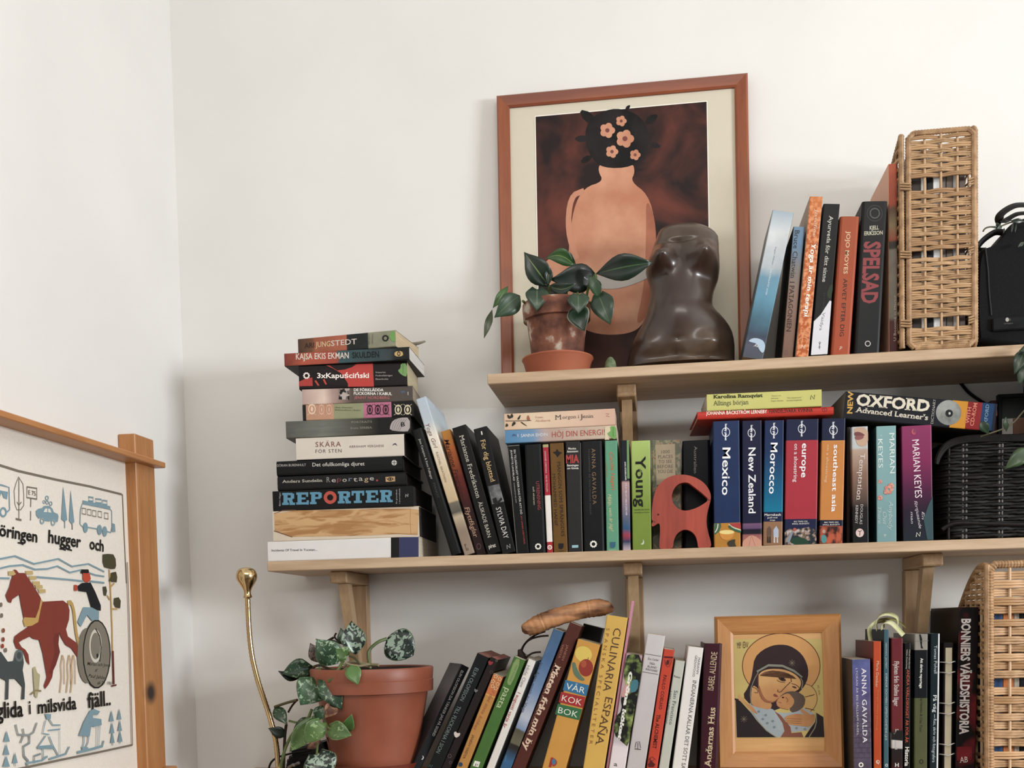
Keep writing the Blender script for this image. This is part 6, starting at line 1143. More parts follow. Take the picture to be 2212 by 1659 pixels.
def leafmat(c1, c2, cm=None, spots=None, sc=60, rough=.38, lo=.5, hi=.56, edge=None):
    m, N, L, B = newmat('leaf'); B.inputs['Roughness'].default_value = rough; B.inputs['Coat Weight'].default_value = .1
    tc = N.new('ShaderNodeTexCoord'); nz = N.new('ShaderNodeTexNoise'); nz.inputs['Scale'].default_value = 22; L.new(tc.outputs['Object'], nz.inputs['Vector'])
    r = ramp(N, [(.35, c1), (.65, c2)]); L.new(nz.outputs['Fac'], r.inputs[0]); out = r.outputs[0]
    if spots:
        n2 = N.new('ShaderNodeTexNoise'); n2.inputs['Scale'].default_value = sc * 2; n2.inputs['Detail'].default_value = 2; n2.inputs['Distortion'].default_value = .8; L.new(tc.outputs['Object'], n2.inputs['Vector'])
        rr = ramp(N, [(lo, (0, 0, 0)), (hi, (255, 255, 255))]); L.new(n2.outputs['Fac'], rr.inputs[0]); mx = N.new('ShaderNodeMix'); mx.data_type = 'RGBA'
        L.new(rr.outputs[0], mx.inputs['Factor']); L.new(out, mx.inputs['A']); mx.inputs['B'].default_value = lin(spots); out = mx.outputs['Result']
    uv = N.new('ShaderNodeUVMap'); uv.uv_map = 'UVMap'; sp = N.new('ShaderNodeSeparateXYZ'); L.new(uv.outputs[0], sp.inputs[0])
    ab = N.new('ShaderNodeMath'); ab.operation = 'ABSOLUTE'; L.new(sp.outputs['X'], ab.inputs[0])
    if cm:
        lt = N.new('ShaderNodeMath'); lt.operation = 'LESS_THAN'; lt.inputs[1].default_value = .05; L.new(ab.outputs[0], lt.inputs[0]); mx = N.new('ShaderNodeMix'); mx.data_type = 'RGBA'
        L.new(lt.outputs[0], mx.inputs['Factor']); L.new(out, mx.inputs['A']); mx.inputs['B'].default_value = lin(cm); out = mx.outputs['Result']
    if edge:
        gt = N.new('ShaderNodeMath'); gt.operation = 'GREATER_THAN'; gt.inputs[1].default_value = .93; L.new(ab.outputs[0], gt.inputs[0]); mx = N.new('ShaderNodeMix'); mx.data_type = 'RGBA'
        L.new(gt.outputs[0], mx.inputs['Factor']); L.new(out, mx.inputs['A']); mx.inputs['B'].default_value = lin(edge); out = mx.outputs['Result']
    L.new(out, B.inputs['Base Color']); return m
SHAPES = {'round': [.15, .66, .9, 1, 1, .96, .86, .68, .42, 0], 'ovate': [.0, .48, .82, .98, 1, .92, .74, .48, .22, 0], 'heart': [.42, .86, 1, 1, .94, .82, .66, .46, .22, 0], 'narrow': [0, .3, .6, .85, 1, 1, .85, .6, .3, 0]}
def leaf(root, b, t, w, Yb, Yt, mat, shape='ovate', fold=.25, curve=.1, side=0.0, bend=0.0):
    """leaf blade from base b to tip t; side shifts the midrib, bend bows it, fold cups it towards the viewer"""
    pb, pt = P(b[0], b[1], Yb), P(t[0], t[1], Yt); ax = pt - pb; L_ = ax.length
    view = (CAM - (pb + pt) / 2).normalized(); wd = ax.normalized().cross(view).normalized(); nrm = wd.cross(ax.normalized())
    if nrm.dot(view) < 0: nrm = -nrm
    W_ = w * mpp((pb + pt) / 2) / 2; pr_ = SHAPES[shape]; n = len(pr_) - 1; vs = []; uv = []
    inv = root.matrix_world.inverted()
    for i, k in enumerate(pr_):
        s = i / n; c = pb + ax * s + nrm * (curve * L_ * math.sin(math.pi * s)) + wd * (bend * L_ * math.sin(math.pi * s))
        back = -.10 * L_ if (shape == 'heart' and i == 0) else 0
        for u in (-1, -.5, 0, .5, 1):
            q = c + wd * (W_ * k * (u + side * (1 - abs(u)))) + nrm * (fold * W_ * k * (u * u)) + (ax.normalized() * back * abs(u) * 1.2)
            vs.append(tuple(inv @ q)); uv.append((u, s))
    f = [(i * 5 + j, i * 5 + j + 1, (i + 1) * 5 + j + 1, (i + 1) * 5 + j) for i in range(n) for j in range(4)]
    o = mesh('leaf', vs, f, mat, root, True, uv=uv)
    m = o.modifiers.new('thickness', 'SOLIDIFY'); m.thickness = .0004
    return o
def stem(root, pts, r, mat, name='stem'):
    inv = root.matrix_world.inverted(); pp = chaikin([tuple(P(*p)) for p in pts], 2, False); g = G(); g.tube([inv @ Vector(p) for p in pp], r, 6); return g.ob(name, mat, root, True)
dkl = leafmat((16, 38, 24), (26, 54, 34), (110, 136, 78)); dk2 = leafmat((14, 30, 22), (22, 44, 30)); mdl = leafmat((38, 62, 44), (52, 80, 54), (84, 106, 72)); brl = leafmat((46, 82, 36), (66, 108, 48), (120, 150, 80))
stg = flat((92, 110, 56), .5); stb = flat((84, 78, 48), .5)
bpy.context.view_layer.update()
A = (pr1,)
leaf(pr1, (1060, 365), (742, 292), 165, -.10, -.10, brl, bend=.18); leaf(pr1, (1075, 360), (840, 250), 120, -.098, -.1, mdl, bend=.1)
leaf(pr1, (1292, 462), (790, 520), 300, -.120, -.150, dk2, fold=.15, bend=-.05)
leaf(pr1, (782, 596), (512, 222), 262, -.150, -.165, dkl, fold=.3)
leaf(pr1, (770, 592), (790, 380), 90, -.155, -.16, dkl, 'narrow', fold=.5)
leaf(pr1, (790, 590), (1080, 560), 130, -.155, -.165, dkl, fold=.3, bend=.16)
leaf(pr1, (655, 630), (652, 866), 250, -.165, -.172, mdl, 'heart', fold=.15)
leaf(pr1, (470, 695), (188, 938), 235, -.150, -.165, mdl, 'ovate', fold=.12, side=.1)
leaf(pr1, (340, 592), (172, 835), 95, -.13, -.14, brl, 'narrow', fold=.1); leaf(pr1, (168, 845), (78, 1162), 78, -.13, -.14, leafmat((56, 66, 40), (76, 86, 52)), 'narrow')
leaf(pr1, (1080, 840), (1168, 1088), 245, -.165, -.172, leafmat((20, 48, 32), (34, 66, 42), None, edge=(150, 160, 130)), 'heart', fold=.2)
leaf(pr1, (1102, 690), (1105, 895), 235, -.175, -.182, mdl, 'heart', fold=.15)
leaf(pr1, (1330, 705), (1452, 1015), 255, -.14, -.145, mdl, 'heart', fold=.15)
leaf(pr1, (1330, 745), (1215, 478), 130, -.135, -.14, leafmat((50, 84, 52), (64, 100, 62)), 'narrow', fold=.2, bend=.08)
leaf(pr1, (790, 655), (935, 742), 75, -.12, -.12, dk2, 'narrow')
Z(1250, 460, 4.1475)
leaf(pr1, (152, 545), (668, 445), 225, -.165, -.175, leafmat((14, 36, 24), (22, 50, 32), (66, 96, 54)), 'narrow', fold=.2, bend=-.02)
Z(1030, 500, 5.027)
for pts in ([(792, 590, -.15), (780, 680, -.135), (770, 780, -.12)], [(1225, 570, -.135), (1200, 650, -.13), (1180, 800, -.12)], [(1290, 462, -.12), (1250, 540, -.125), (1205, 640, -.13)], [(1262, 762, -.135), (1215, 790, -.12), (1190, 850, -.115)], [(500, 755, -.15), (560, 810, -.13), (640, 860, -.12)], [(700, 640, -.16), (740, 720, -.14), (760, 850, -.12)], [(1290, 470, -.13), (1300, 560, -.13), (1320, 700, -.135)], [(1100, 690, -.17), (1090, 660, -.15), (1080, 850, -.12)]):
    stem(pr1, pts, .0022, stg)
# sprout by the torso
Z(1250, 460, 4.1475)
sp_ = empty('cactus_sprout', P(285, 1350, -.13)); sp_.location.z = ZU + .0002; bpy.context.view_layer.update()
tag(sp_, 'little round green cactus offset on the shelf between pot and torso', 'plant')
k2 = mpp(P(285, 1350, -.13)); g = G(); hh = P(285, 1290, -.13).z - ZU
g.lathe([(.0005, 0), (52 * k2, .001), (56 * k2, hh * .4), (44 * k2, hh * .75), (22 * k2, hh * .95), (.0005, hh)], 18); g.ob('bud', blotch((88, 104, 70), (120, 134, 96), 120, .4, .6, .7, 'cactus_skin'), sp_, True)

# ---- big pot
Z(480, 1200, 3.614)
Yp = -0.155; cxp = P(1172, 1000, Yp).x; k_ = mpp(P(1172, 1000, Yp)); z0 = ZB + .0002
pr2 = empty('potted_vine', (cxp, Yp, z0)); tag(pr2, 'silver-spotted trailing vine in a big terracotta pot at the left of the lowest shelf', 'plant')
zz = lambda y: P(1172, y, Yp).z - z0
pR = P(1640, 950, Yp).x - cxp
lathe_ob('saucer', [(pR * .70, 0), (pR * .80, zz(1625)), (pR * .82, zz(1600)), (pR * .77, zz(1610)), (pR * .66, .008), (.0005, .008)], (0, 0, 0), flat((120, 50, 36), .25, coat=.4), pr2)
ter2 = blotch((142, 72, 48), (162, 88, 62), 10, .35, .65, .45, 'terracotta', bump=.08, detail=5)
lathe_ob('pot', [(.0005, .0082), (pR * .66, .0082), (pR * .90, zz(1062)), (pR * .985, zz(1058)), (pR * .995, zz(970)), (pR * .985, zz(966)), (pR, zz(884)), (pR * .985, zz(872)), (pR * .93, zz(872)), (pR * .905, zz(880)), (pR * .87, zz(960)), (.0005, zz(965))], (0, 0, 0), ter2, pr2, 64)
lathe_ob('soil', [(.0005, zz(880)), (pR * .90, zz(884)), (pR * .86, zz(955)), (.0005, zz(962))], (0, 0, 0), blotch((24, 18, 14), (50, 38, 28), 200, .4, .6, .9, 'soil', bump=.6), pr2)
bpy.context.view_layer.update()
sil = (150, 172, 152)
m1 = leafmat((20, 40, 32), (26, 48, 38), None, sil, 58, lo=.52, hi=.55, edge=(96, 112, 84)); m2 = leafmat((44, 78, 50), (60, 98, 62), None, (150, 178, 146), 75, lo=.56, hi=.60, edge=(84, 110, 76)); m3 = leafmat((34, 66, 42), (48, 84, 52), None, (130, 156, 120), 90, lo=.60, hi=.64)
m4 = leafmat((74, 106, 54), (100, 134, 72), None, (150, 178, 120), 75, lo=.60, hi=.66, edge=(130, 156, 100)); m5 = leafmat((66, 108, 48), (86, 128, 60), None, edge=(120, 150, 80)); m6 = leafmat((18, 34, 24), (30, 50, 34)); mdry = blotch((96, 54, 36), (176, 130, 100), 60, .4, .6, .7, 'dried_leaf')
Z(640, 1320, 7.9)
F = -.225
leaf(pr2, (1570, 440), (2000, 760), 590, -.13, -.13, m1, 'round', fold=.08, curve=.05, side=0)
leaf(pr2, (1010, 745), (942, 165), 425, -.17, -.16, m1, 'ovate', fold=.45); leaf(pr2, (845, 600), (755, 285), 212, -.15, -.15, m3, fold=.2)
leaf(pr2, (400, 880), (235, 540), 248, -.165, -.17, leafmat((52, 42, 34), (70, 58, 46), None, (120, 100, 90), 80), fold=.1); leaf(pr2, (710, 900), (330, 470), 472, -.185, -.2, m2, 'ovate', fold=.12)
leaf(pr2, (860, 770), (675, 650), 283, -.215, -.225, m4, 'heart', fold=.15); leaf(pr2, (920, 925), (1062, 1268), 277, -.255, -.268, m5, 'ovate', fold=.15)
leaf(pr2, (790, 560), (500, 500), 71, -.16, -.16, m6, 'narrow')
Z(480, 1200, 3.614)
leaf(pr2, (685, 900), (465, 925), 165, -.17, -.19, m3, 'heart', fold=.15, bend=.12); leaf(pr2, (625, 950), (435, 900), 71, -.165, -.185, m6, 'narrow', bend=-.1)
leaf(pr2, (740, 1000), (610, 1170), 254, F, F - .02, m2, 'heart', fold=.12, bend=.05); leaf(pr2, (800, 975), (935, 1208), 189, F - .015, F - .02, m3, 'heart', fold=.2)
leaf(pr2, (410, 1182), (510, 1322), 104, -.19, -.2, m3, fold=.1); leaf(pr2, (500, 1405), (358, 1348), 92, -.2, -.21, m6, fold=.15); leaf(pr2, (695, 1300), (545, 1385), 130, -.19, -.2, m3, 'heart')
leaf(pr2, (745, 1235), (525, 1535), 153, -.22, -.235, m4, 'narrow', fold=.2); leaf(pr2, (770, 1305), (650, 1468), 168, -.245, -.25, m4, 'heart', fold=.15)
leaf(pr2, (845, 1352), (1012, 1405), 153, -.25, -.255, m4, 'heart', fold=.12); leaf(pr2, (975, 1360), (1012, 1238), 94, -.24, -.25, m5, 'heart', fold=.2)
leaf(pr2, (785, 1170), (735, 1300), 106, -.23, -.235, m3, 'ovate'); leaf(pr2, (740, 1555), (830, 1760), 266, -.25, -.255, m1, 'heart', fold=.12)
leaf(pr2, (880, 1160), (800, 1270), 106, -.24, -.25, mdry, 'ovate', fold=.9, curve=.3); leaf(pr2, (770, 1440), (660, 1510), 71, -.2, -.21, mdry, 'narrow')
for pts, r_, m_ in (([(585, 1128, F), (500, 1150, -.2), (410, 1182, -.19)], .0024, stb), ([(585, 1128, -.21), (545, 1170, -.2), (515, 1225, -.2)], .0018, loop), ([(500, 1320, -.2), (488, 1400, -.2), (480, 1659, -.2)], .0026, loop), ([(700, 1200, -.22), (665, 1290, -.22), (560, 1370, -.21), (500, 1480, -.21), (465, 1600, -.21), (458, 1659, -.21)], .0026, stg), ([(720, 872, -.16), (670, 930, -.17), (645, 985, -.19), (620, 1010, -.2)], .002, loop),
                    ([(1285, 650, -.13), (1215, 672, -.14), (1140, 740, -.145), (1138, 800, -.15), (1155, 870, -.155), (1160, 950, -.155)], .0028, stg), ([(945, 825, -.21), (900, 900, -.235), (835, 975, -.245)], .0026, stg), ([(980, 880, -.245), (900, 930, -.25), (830, 985, -.245)], .0028, stg),
                    ([(520, 1290, -.2), (600, 1310, -.2), (680, 1260, -.2)], .0018, stg), ([(800, 1290, -.23), (830, 1350, -.25), (855, 1353, -.25)], .0018, stg), ([(745, 1470, -.235), (738, 1560, -.25)], .002, stg), ([(690, 880, -.16), (760, 850, -.17), (820, 880, -.18), (900, 900, -.2)], .0024, stb), ([(950, 860, -.17), (1020, 820, -.17), (1100, 850, -.17), (1220, 855, -.18)], .0026, flat((150, 140, 104), .6)), ([(960, 840, -.19), (1050, 870, -.19), (1150, 850, -.19)], .0022, flat((160, 150, 116), .6)), ([(990, 780, -.18), (1040, 800, -.18), (1080, 860, -.18)], .002, stb), ([(760, 880, -.2), (745, 960, -.22), (760, 1000, -.22)], .003, stg), ([(800, 900, -.2), (790, 1000, -.22)], .0028, stb), ([(890, 605, -.15), (870, 640, -.15), (940, 690, -.16)], .0016, loop), ([(870, 640, -.15), (800, 680, -.15)], .002, loop), ([(820, 1420, -.2), (850, 1480, -.2)], .0016, loop)):
    stem(pr2, pts, r_, m_)
# black ribbed object and cable behind the plant
bo = empty('black_folder_stack', P(700, 1640, -.14)); bo.location.z = ZB; bpy.context.view_layer.update(); tag(bo, 'black ribbed object lying behind the trailing vine, left of the big pot', 'folder')
inv = bo.matrix_world.inverted(); bm_ = flat((16, 17, 20), .4)
for k, (x0_, x1_, y_) in enumerate(((550, 790, 1520), (555, 796, 1545), (530, 800, 1572), (515, 802, 1600), (510, 804, 1630), (505, 806, 1660))):
    a, b = inv @ P(x0_, y_ + 18, -.155), inv @ P(x1_, y_ - 38, -.155)
    g = G(); g.tube([a, b], .0065, 6, squash=.9); g.tube([a + Vector((0, .06, 0)), b + Vector((0, .06, 0))], .0065, 6); 
    g.add([tuple(a + Vector((0, 0, .0055))), tuple(b + Vector((0, 0, .0055))), tuple(b + Vector((0, .06, .0055))), tuple(a + Vector((0, .06, .0055)))], [(0, 1, 2, 3)]); g.ob('rib', bm_, bo, False)
for x_, y_ in ((560, 1640), (520, 1655)):
    g = G(); a = inv @ P(x_, y_, -.17); g.tube([a, a + Vector((.012, -.01, .006))], .0028, 8); g.ob('metal_pin', flat((170, 166, 160), .3, .8), bo, True)
cb = empty('cable', P(365, 1650, -.17)); bpy.context.view_layer.update(); tag(cb, 'thin black cable looping behind the brass lamp neck', 'cable')
stem(cb, [(362, 1720, -.16), (365, 1640, -.165), (400, 1590, -.165), (470, 1562, -.165), (560, 1540, -.165), (700, 1520, -.16), (780, 1500, -.15)], .0018, bm_, 'cord')

# ------------------------------------------------------------------ brass lamp
lm_ = empty('gooseneck_lamp', P(435, 1659, -.20)); lm_.location.z = ZB; bpy.context.view_layer.update(); tag(lm_, 'shiny brass gooseneck lamp with bulb-shaped head by the shelf end', 'lamp'); inv = lm_.matrix_world.inverted()
brass, N_, L_, B_ = newmat('polished_brass'); B_.inputs['Base Color'].default_value = (.62, .46, .24, 1); B_.inputs['Metallic'].default_value = 1; B_.inputs['Roughness'].default_value = .17
pth = [(199, 330), (200, 385), (204, 470), (208, 560), (218, 680), (235, 800), (258, 900), (285, 1000), (322, 1110), (360, 1220), (395, 1340), (418, 1440), (430, 1540), (436, 1659)]
fp = chaikin([tuple(inv @ P(x, y, -.20)) for x, y in pth], 2, False); fp.append((fp[-1][0], fp[-1][1], .004))
rings = []
bumpy = []
full = []
for i in range(len(fp) - 1):
    a, b = Vector(fp[i]), Vector(fp[i + 1]); n_ = max(1, int((b - a).length / .0022))
    for j in range(n_): full.append(a + (b - a) * j / n_)
g = G(); rr = [.0043 + (.0004 if k % 2 else -.0002) for k in range(len(full))]; g.tube(full, rr, 14); nk = g.ob('flexible_neck', brass, lm_, True)
top = P(190, 160, -.20); bot = P(199, 320, -.20); axd = (top - bot).normalized(); k_ = mpp(top)
prof = [(3, -8), (34, -4), (55, 4), (72, 22), (80, 48), (81, 72), (74, 98), (57, 126), (38, 154), (28, 176), (26, 200), (31, 214), (35, 222), (32, 230), (24, 232), (19, 236)]
g = G(); pts_ = [inv @ (top + axd * ((60 - d) * k_)) for r, d in prof]; g.tube(pts_, [r * k_ for r, d in prof], 28, cap=True); hd = g.ob('lamp_head', brass, lm_, True)
g = G(); g.lathe([(.0005, 0), (.045, 0), (.045, .004), (.030, .007), (.008, .012), (.0005, .012)], 32); g.ob('base', brass, lm_, True)

# ------------------------------------------------------------------ wickerwork
def wicker_panel(root, O, ux, uz, W_, H_, stakes, pitch, gaps, mats, r=.0019, rim=.0042, rows_part=True, flip=0, thick=.0028, strands=2):
    ux = Vector(ux); uz = Vector(uz); uyv = uz.cross(ux); inv = root.matrix_world.inverted()
    Lc = lambda x, z, d=0: inv @ (O + ux * x + uz * z + uyv * d)
    # rim
    c = .008; rp = [(c, 0), (W_ - c, 0), (W_, c), (W_, H_ - c), (W_ - c, H_), (c, H_), (0, H_ - c), (0, c), (c, 0)]
    full = []
    for i in range(len(rp) - 1):
        a, b = Vector(rp[i]), Vector(rp[i + 1]); n_ = max(1, int((b - a).length / .0022))
        for j in range(n_): full.append(a + (b - a) * j / n_)
    full.append(Vector(rp[-1])); g = G(); rr = [rim * (1 + (.13 if k % 2 else -.05)) for k in range(len(full))]
    g.tube([Lc(p.x, p.y) for p in full], rr, 8); g.ob('wrapped_rim', mats[1], root, True)
    xs = [W_ * (i + 1) / (stakes + 1) for i in range(stakes)]
    for x in xs:
        g = G(); g.tube([Lc(x, 0), Lc(x, H_)], r * .95, 7); g.ob('stake', mats[2], root, True)
    z = pitch * .8; row = 0
    while z < H_ - pitch * .5:
        if any(a < z < b for a, b in gaps): z += pitch * .5; row += 0; continue
        g = G()
        for sIdx in range(strands):
            dz = (sIdx - (strands - 1) / 2) * pitch * (.42 if strands == 2 else .3) + R.uniform(-.0004, .0004)
            pts = []; nodes = [0] + xs + [W_]
            for i in range(len(nodes) - 1):
                s0 = 0 if i == 0 else (1 if (i - 1 + row) % 2 else -1); s1 = 0 if i == len(nodes) - 2 else (1 if (i + row) % 2 else -1)
                for t in (0, .33, .66):
                    e = s0 + (s1 - s0) * (t * t * (3 - 2 * t)); pts.append((nodes[i] + (nodes[i + 1] - nodes[i]) * t, z + dz + R.uniform(-.0003, .0003), e * thick))
            pts.append((W_, z + dz, 0)); g.tube([Lc(*p) for p in pts], r * R.uniform(.82, 1.08), 6, squash=.8)
        g.ob('weaver', mats[R.choice((0, 0, 3, 4))], root, True); z += pitch; row += 1
wm = [blotch((158, 120, 80), (200, 160, 114), 70, .35, .65, .6, 'willow'), blotch((146, 108, 70), (190, 148, 104), 90, .35, .65, .6, 'willow_wrap'), flat((204, 166, 124), .6), flat((194, 152, 106), .55, var=.15), flat((172, 130, 86), .55, var=.15)]
lw = [blotch((178, 138, 98), (218, 176, 132), 70, .35, .65, .6, 'willow'), blotch((154, 114, 74), (204, 160, 114), 90, .35, .65, .6, 'willow_wrap'), flat((224, 186, 146), .6), flat((216, 172, 126), .55, var=.15), flat((190, 146, 100), .55, var=.15)]
ww = [blotch((16, 14, 13), (34, 27, 24), 70, .35, .65, .6, 'dark_willow'), blotch((16, 14, 13), (36, 28, 24), 90, .35, .65, .6, 'dark_willow'), flat((70, 62, 56), .5), flat((24, 21, 19), .55, var=.2), flat((17, 15, 14), .6, var=.2)]
# magazine holder on the upper shelf
Z(1880, 250, 3.02)
Yb = -0.184
a, b, c = P(236, 1515, Yb), P(680, 1490, Yb), P(240, 110, Yb)
W_ = (P(680, 700, Yb) - P(236, 700, Yb)).x; H_ = P(450, 100, Yb).z - ZU - .004
zG = lambda y: P(450, y, Yb).z - ZU - .004
bk1 = empty('wicker_magazine_holder', (P(236, 700, Yb).x, Yb, ZU + .004)); bpy.context.view_layer.update(); tag(bk1, 'tall woven wicker magazine holder on the upper shelf', 'magazine holder')
gp = [(zG(475), zG(400)), (zG(930), zG(862)), (zG(1375), zG(1312))]
O = Vector((P(236, 700, Yb).x + .003, Yb, ZU + .0044))
wicker_panel(bk1, O, (1, 0, 0), (0, 0, 1), W_ - .004, H_ - .001, 3, .0070, gp, wm, r=.0020)
# left side panel set a little apart, and right one
Dm = .17
inv = bk1.matrix_world.inverted(); XL = P(205, 700, Yb).x; HL = P(205, 112, Yb).z - ZU - .008
st_ = lambda t: HL - .004 - .075 * t ** 1.2
g = G(); fl_ = [inv @ Vector((XL, Yb + .001, ZU + .005 + HL * k / 150)) for k in range(151)] + [inv @ Vector((XL, Yb + .001 + Dm * k / 60, ZU + .005 + st_(k / 60))) for k in range(1, 61)]
g.tube(fl_, [.0042 * (1 + (.13 if k % 2 else -.05)) for k in range(len(fl_))], 8); g.ob('wrapped_rim', wm[1], bk1, True)
for k in range(1, 6): g = G(); g.tube([inv @ Vector((XL, Yb + Dm * k / 5, ZU + .005)), inv @ Vector((XL, Yb + Dm * k / 5, ZU + .005 + st_(k / 5)))], .0019, 6); g.ob('stake', wm[2], bk1, True)
z = .006; row = 0
while z < HL - .006:
    if not any(a < z < b for a, b in gp):
        tm_ = 1.0
        while tm_ > .05 and st_(tm_) < z: tm_ -= .02
        g = G(); g.tube([inv @ Vector((XL + .0028 * math.sin(k / 24 * tm_ * 5 * math.pi + row * math.pi), Yb + Dm * k / 24 * tm_, ZU + .005 + z)) for k in range(25)], .0030, 6, squash=.7); g.ob('weaver', wm[R.choice((0, 3, 4))], bk1, True)
    z += .0072; row += 1
wicker_panel(bk1, Vector((P(686, 700, Yb).x, Yb + Dm, ZU + .0044)), (0, -1, 0), (0, 0, 1), Dm - .002, H_ + .004, 4, .0085, gp, wm, r=.0018, strands=1)
for zc in (zG(450), zG(895), zG(1345)):
    for xx in (P(205, 700, Yb).x, P(686, 700, Yb).x):
        g = G(); inv = bk1.matrix_world.inverted()
        for j in range(3): g.tube([inv @ Vector((xx - .004, Yb - .006, ZU + .004 + zc + j * .004 - .004)), inv @ Vector((xx + .012 if xx < 1.6 and xx == P(205, 700, Yb).x else xx - .012, Yb - .006, ZU + .004 + zc + j * .004 - .006))], .0016, 6)
        g.ob('binding_tie', wm[0], bk1, True)
# magazines inside
zx0 = P(236, 700, Yb).x + .008; mw = W_ - .03; cols = [(60, 50, 44), (206, 200, 190), (26, 26, 28), (214, 214, 212), (120, 110, 104), (96, 80, 66), (190, 186, 184), (110, 90, 84)]
x_ = zx0; wds = [.016, .009, .009, .010, .009, .010, .009, .009]
for i, (wd_, c_) in enumerate(zip(wds, cols)):
    hh = [.30, .31, .28, .31, .26, .30, .27, .29][i]
    rt = empty('magazine', (x_, Yb + .012, ZU + .007)); tag(rt, ('brown', 'cream', 'black', 'white', 'taupe', 'umber', 'silver grey', 'rosy grey')[i] + ' magazine standing inside the wicker holder, seen through its gaps', 'magazine', 'magazines in the upper wicker holder')
    g = G(); g.box(0, wd_ - .0005, 0, .13, 0, hh, .0008); g.ob('cover', flat(c_, .4, var=.25, scale=40), rt)
    g = G(); g.box(.001, wd_ - .0015, .002, .1303, .0005, hh + .0004); g.ob('pages', page_mat(), rt); x_ += wd_
# large wicker file box on the lowest shelf
Z(2080, 1200, 7.538)
Yw = -0.205
X0 = P(395, 800, Yw).x; ztop = P(500, 155, Yw).z; Ww = .20; Hw = ztop - ZB - .004
bk2 = empty('wicker_file_box', (X0, Yw, ZB + .004)); bpy.context.view_layer.update(); tag(bk2, 'light woven willow file box at the right end of the lowest shelf', 'basket')
zz = lambda y: P(600, y, Yw).z - ZB - .004
Z(2080, 1200, 1.0)
py = lambda y: P(40, y - 1200, Yw).z - ZB - .004
g3 = [(py(1345), py(1326)), (py(1484), py(1466)), (py(1630), py(1613))]
wicker_panel(bk2, Vector((X0 + .004, Yw, ZB + .0046)), (1, 0, 0), (0, 0, 1), Ww, Hw, 6, .0130, g3, lw, r=.0023, rim=.0055, thick=.0036, strands=3)
# left side with a sloping top: its own slanted panel
Z(2080, 1200, 7.538)
inv = bk2.matrix_world.inverted(); Ds = .165
def side_top(t): return Hw - (.0 + .085 * max(0, (t - .15) / .85) ** 1.6)
g = G(); pts = []
for k in range(25): t = k / 24; pts.append(inv @ Vector((X0, Yw + Ds * t, ZB + .004 + side_top(t))))
g.tube([inv @ Vector((X0, Yw, ZB + .006))] + pts + [inv @ Vector((X0, Yw + Ds, ZB + .006))], .0050, 8); g.ob('wrapped_rim', wm[1], bk2, True)
nst = 6
for k in range(1, nst): t = k / nst; g = G(); g.tube([inv @ Vector((X0, Yw + Ds * t, ZB + .006)), inv @ Vector((X0, Yw + Ds * t, ZB + .004 + side_top(t)))], .0023, 6); g.ob('stake', wm[2], bk2, True)
z = .008; row = 0
while z < Hw - .004:
    if not any(a < z < b for a, b in g3):
        tm_ = 1.0
        while tm_ > .05 and side_top(tm_) < z: tm_ -= .02
        g = G(); pts = []
        for k in range(0, 25):
            t = k / 24 * tm_; ph = math.sin(t * nst * math.pi + row * math.pi); pts.append(inv @ Vector((X0 + .003 * ph, Yw + Ds * t, ZB + .004 + z + R.uniform(-.0003, .0003))))
        g.tube(pts, .0034, 6, squash=.7); g.ob('weaver', wm[R.choice((0, 3, 4))], bk2, True)
    z += .0082; row += 1
for i, (c_, wd_, tt) in enumerate((((50, 88, 140), .020, 'blue'), ((206, 118, 60), .016, 'orange'), ((206, 196, 180), .008, 'cream'), ((30, 30, 34), .022, 'black'), ((90, 100, 80), .02, 'olive'))):
    xq = X0 + .006 + sum(v[1] for v in (((0), .020), ((0), .016), ((0), .008), ((0), .022), ((0), .02))[:i])
    rt = empty('book', (xq, Yw + .010, ZB + .008)); tag(rt, tt + ' book standing inside the willow file box, seen through its gaps', 'book', 'books inside the willow file box')
    g = G(); g.box(0, wd_ - .0005, 0, .14, 0, .27, .0008); g.ob('cover', flat(c_, .4, var=.3, scale=60), rt); g = G(); g.box(.001, wd_ - .0015, .002, .1404, .0005, .2705); g.ob('page_block', page_mat(), rt)
# dark wicker basket on the middle shelf
Z(2000, 930, 6.637)
bk3 = empty('dark_wicker_basket', (P(700, 1500, -.15).x, -.11, ZM)); bpy.context.view_layer.update(); tag(bk3, 'nearly black woven basket with rounded top at the right of the middle shelf', 'basket'); inv = bk3.matrix_world.inverted()
Yk = -.165
def bx3(s):  # s in -1..1.. outline of the basket front, left part curved
    return s
topc = [(150, 430), (200, 300), (300, 180), (450, 120), (700, 90), (1000, 85), (1407, 80), (1890, 84)]
def edge_x(y):   # left boundary (in crop px) at height y
    tb = [(80, 700), (100, 480), (130, 330), (200, 240), (300, 165), (430, 110), (700, 100), (1100, 110), (1300, 140), (1450, 200), (1560, 260)]
    for (y0, x0), (y1, x1) in zip(tb, tb[1:]):
        if y0 <= y <= y1: return x0 + (x1 - x0) * (y - y0) / (y1 - y0)
    return tb[-1][1]
g = G(); row = 0; y = 100
xr = P(1900, 900, Yk).x
back = []
while y < 1550:
    xl = P(edge_x(y), y, Yk).x; zc = P(700, y, Yk).z
    if zc < ZM + .002: break
    pts = []
    n_ = 40
    for k in range(n_ + 1):
        t = k / n_; x = xl + (xr - xl) * t; ph = math.sin((x - 1.2) / .0335 * math.pi + row * math.pi)
        pts.append(inv @ Vector((x, Yk + .0022 * ph + .045 * max(0, 1 - t * 7) ** 2, zc + .004 * t * 0 + R.uniform(-.0006, .0006))))
    g = G(); g.tube(pts, .0031 * R.uniform(.8, 1.15), 6); g.ob('weaver', ww[R.choice((0, 3, 4, 4))], bk3, True)
    # left flank returning to the wall side
    g = G(); g.tube([inv @ Vector((xl, Yk + .045 + .01 * q, zc)) for q in range(0, 9)], .0030, 6); g.ob('weaver', ww[4], bk3, True)
    y += 44; row += 1
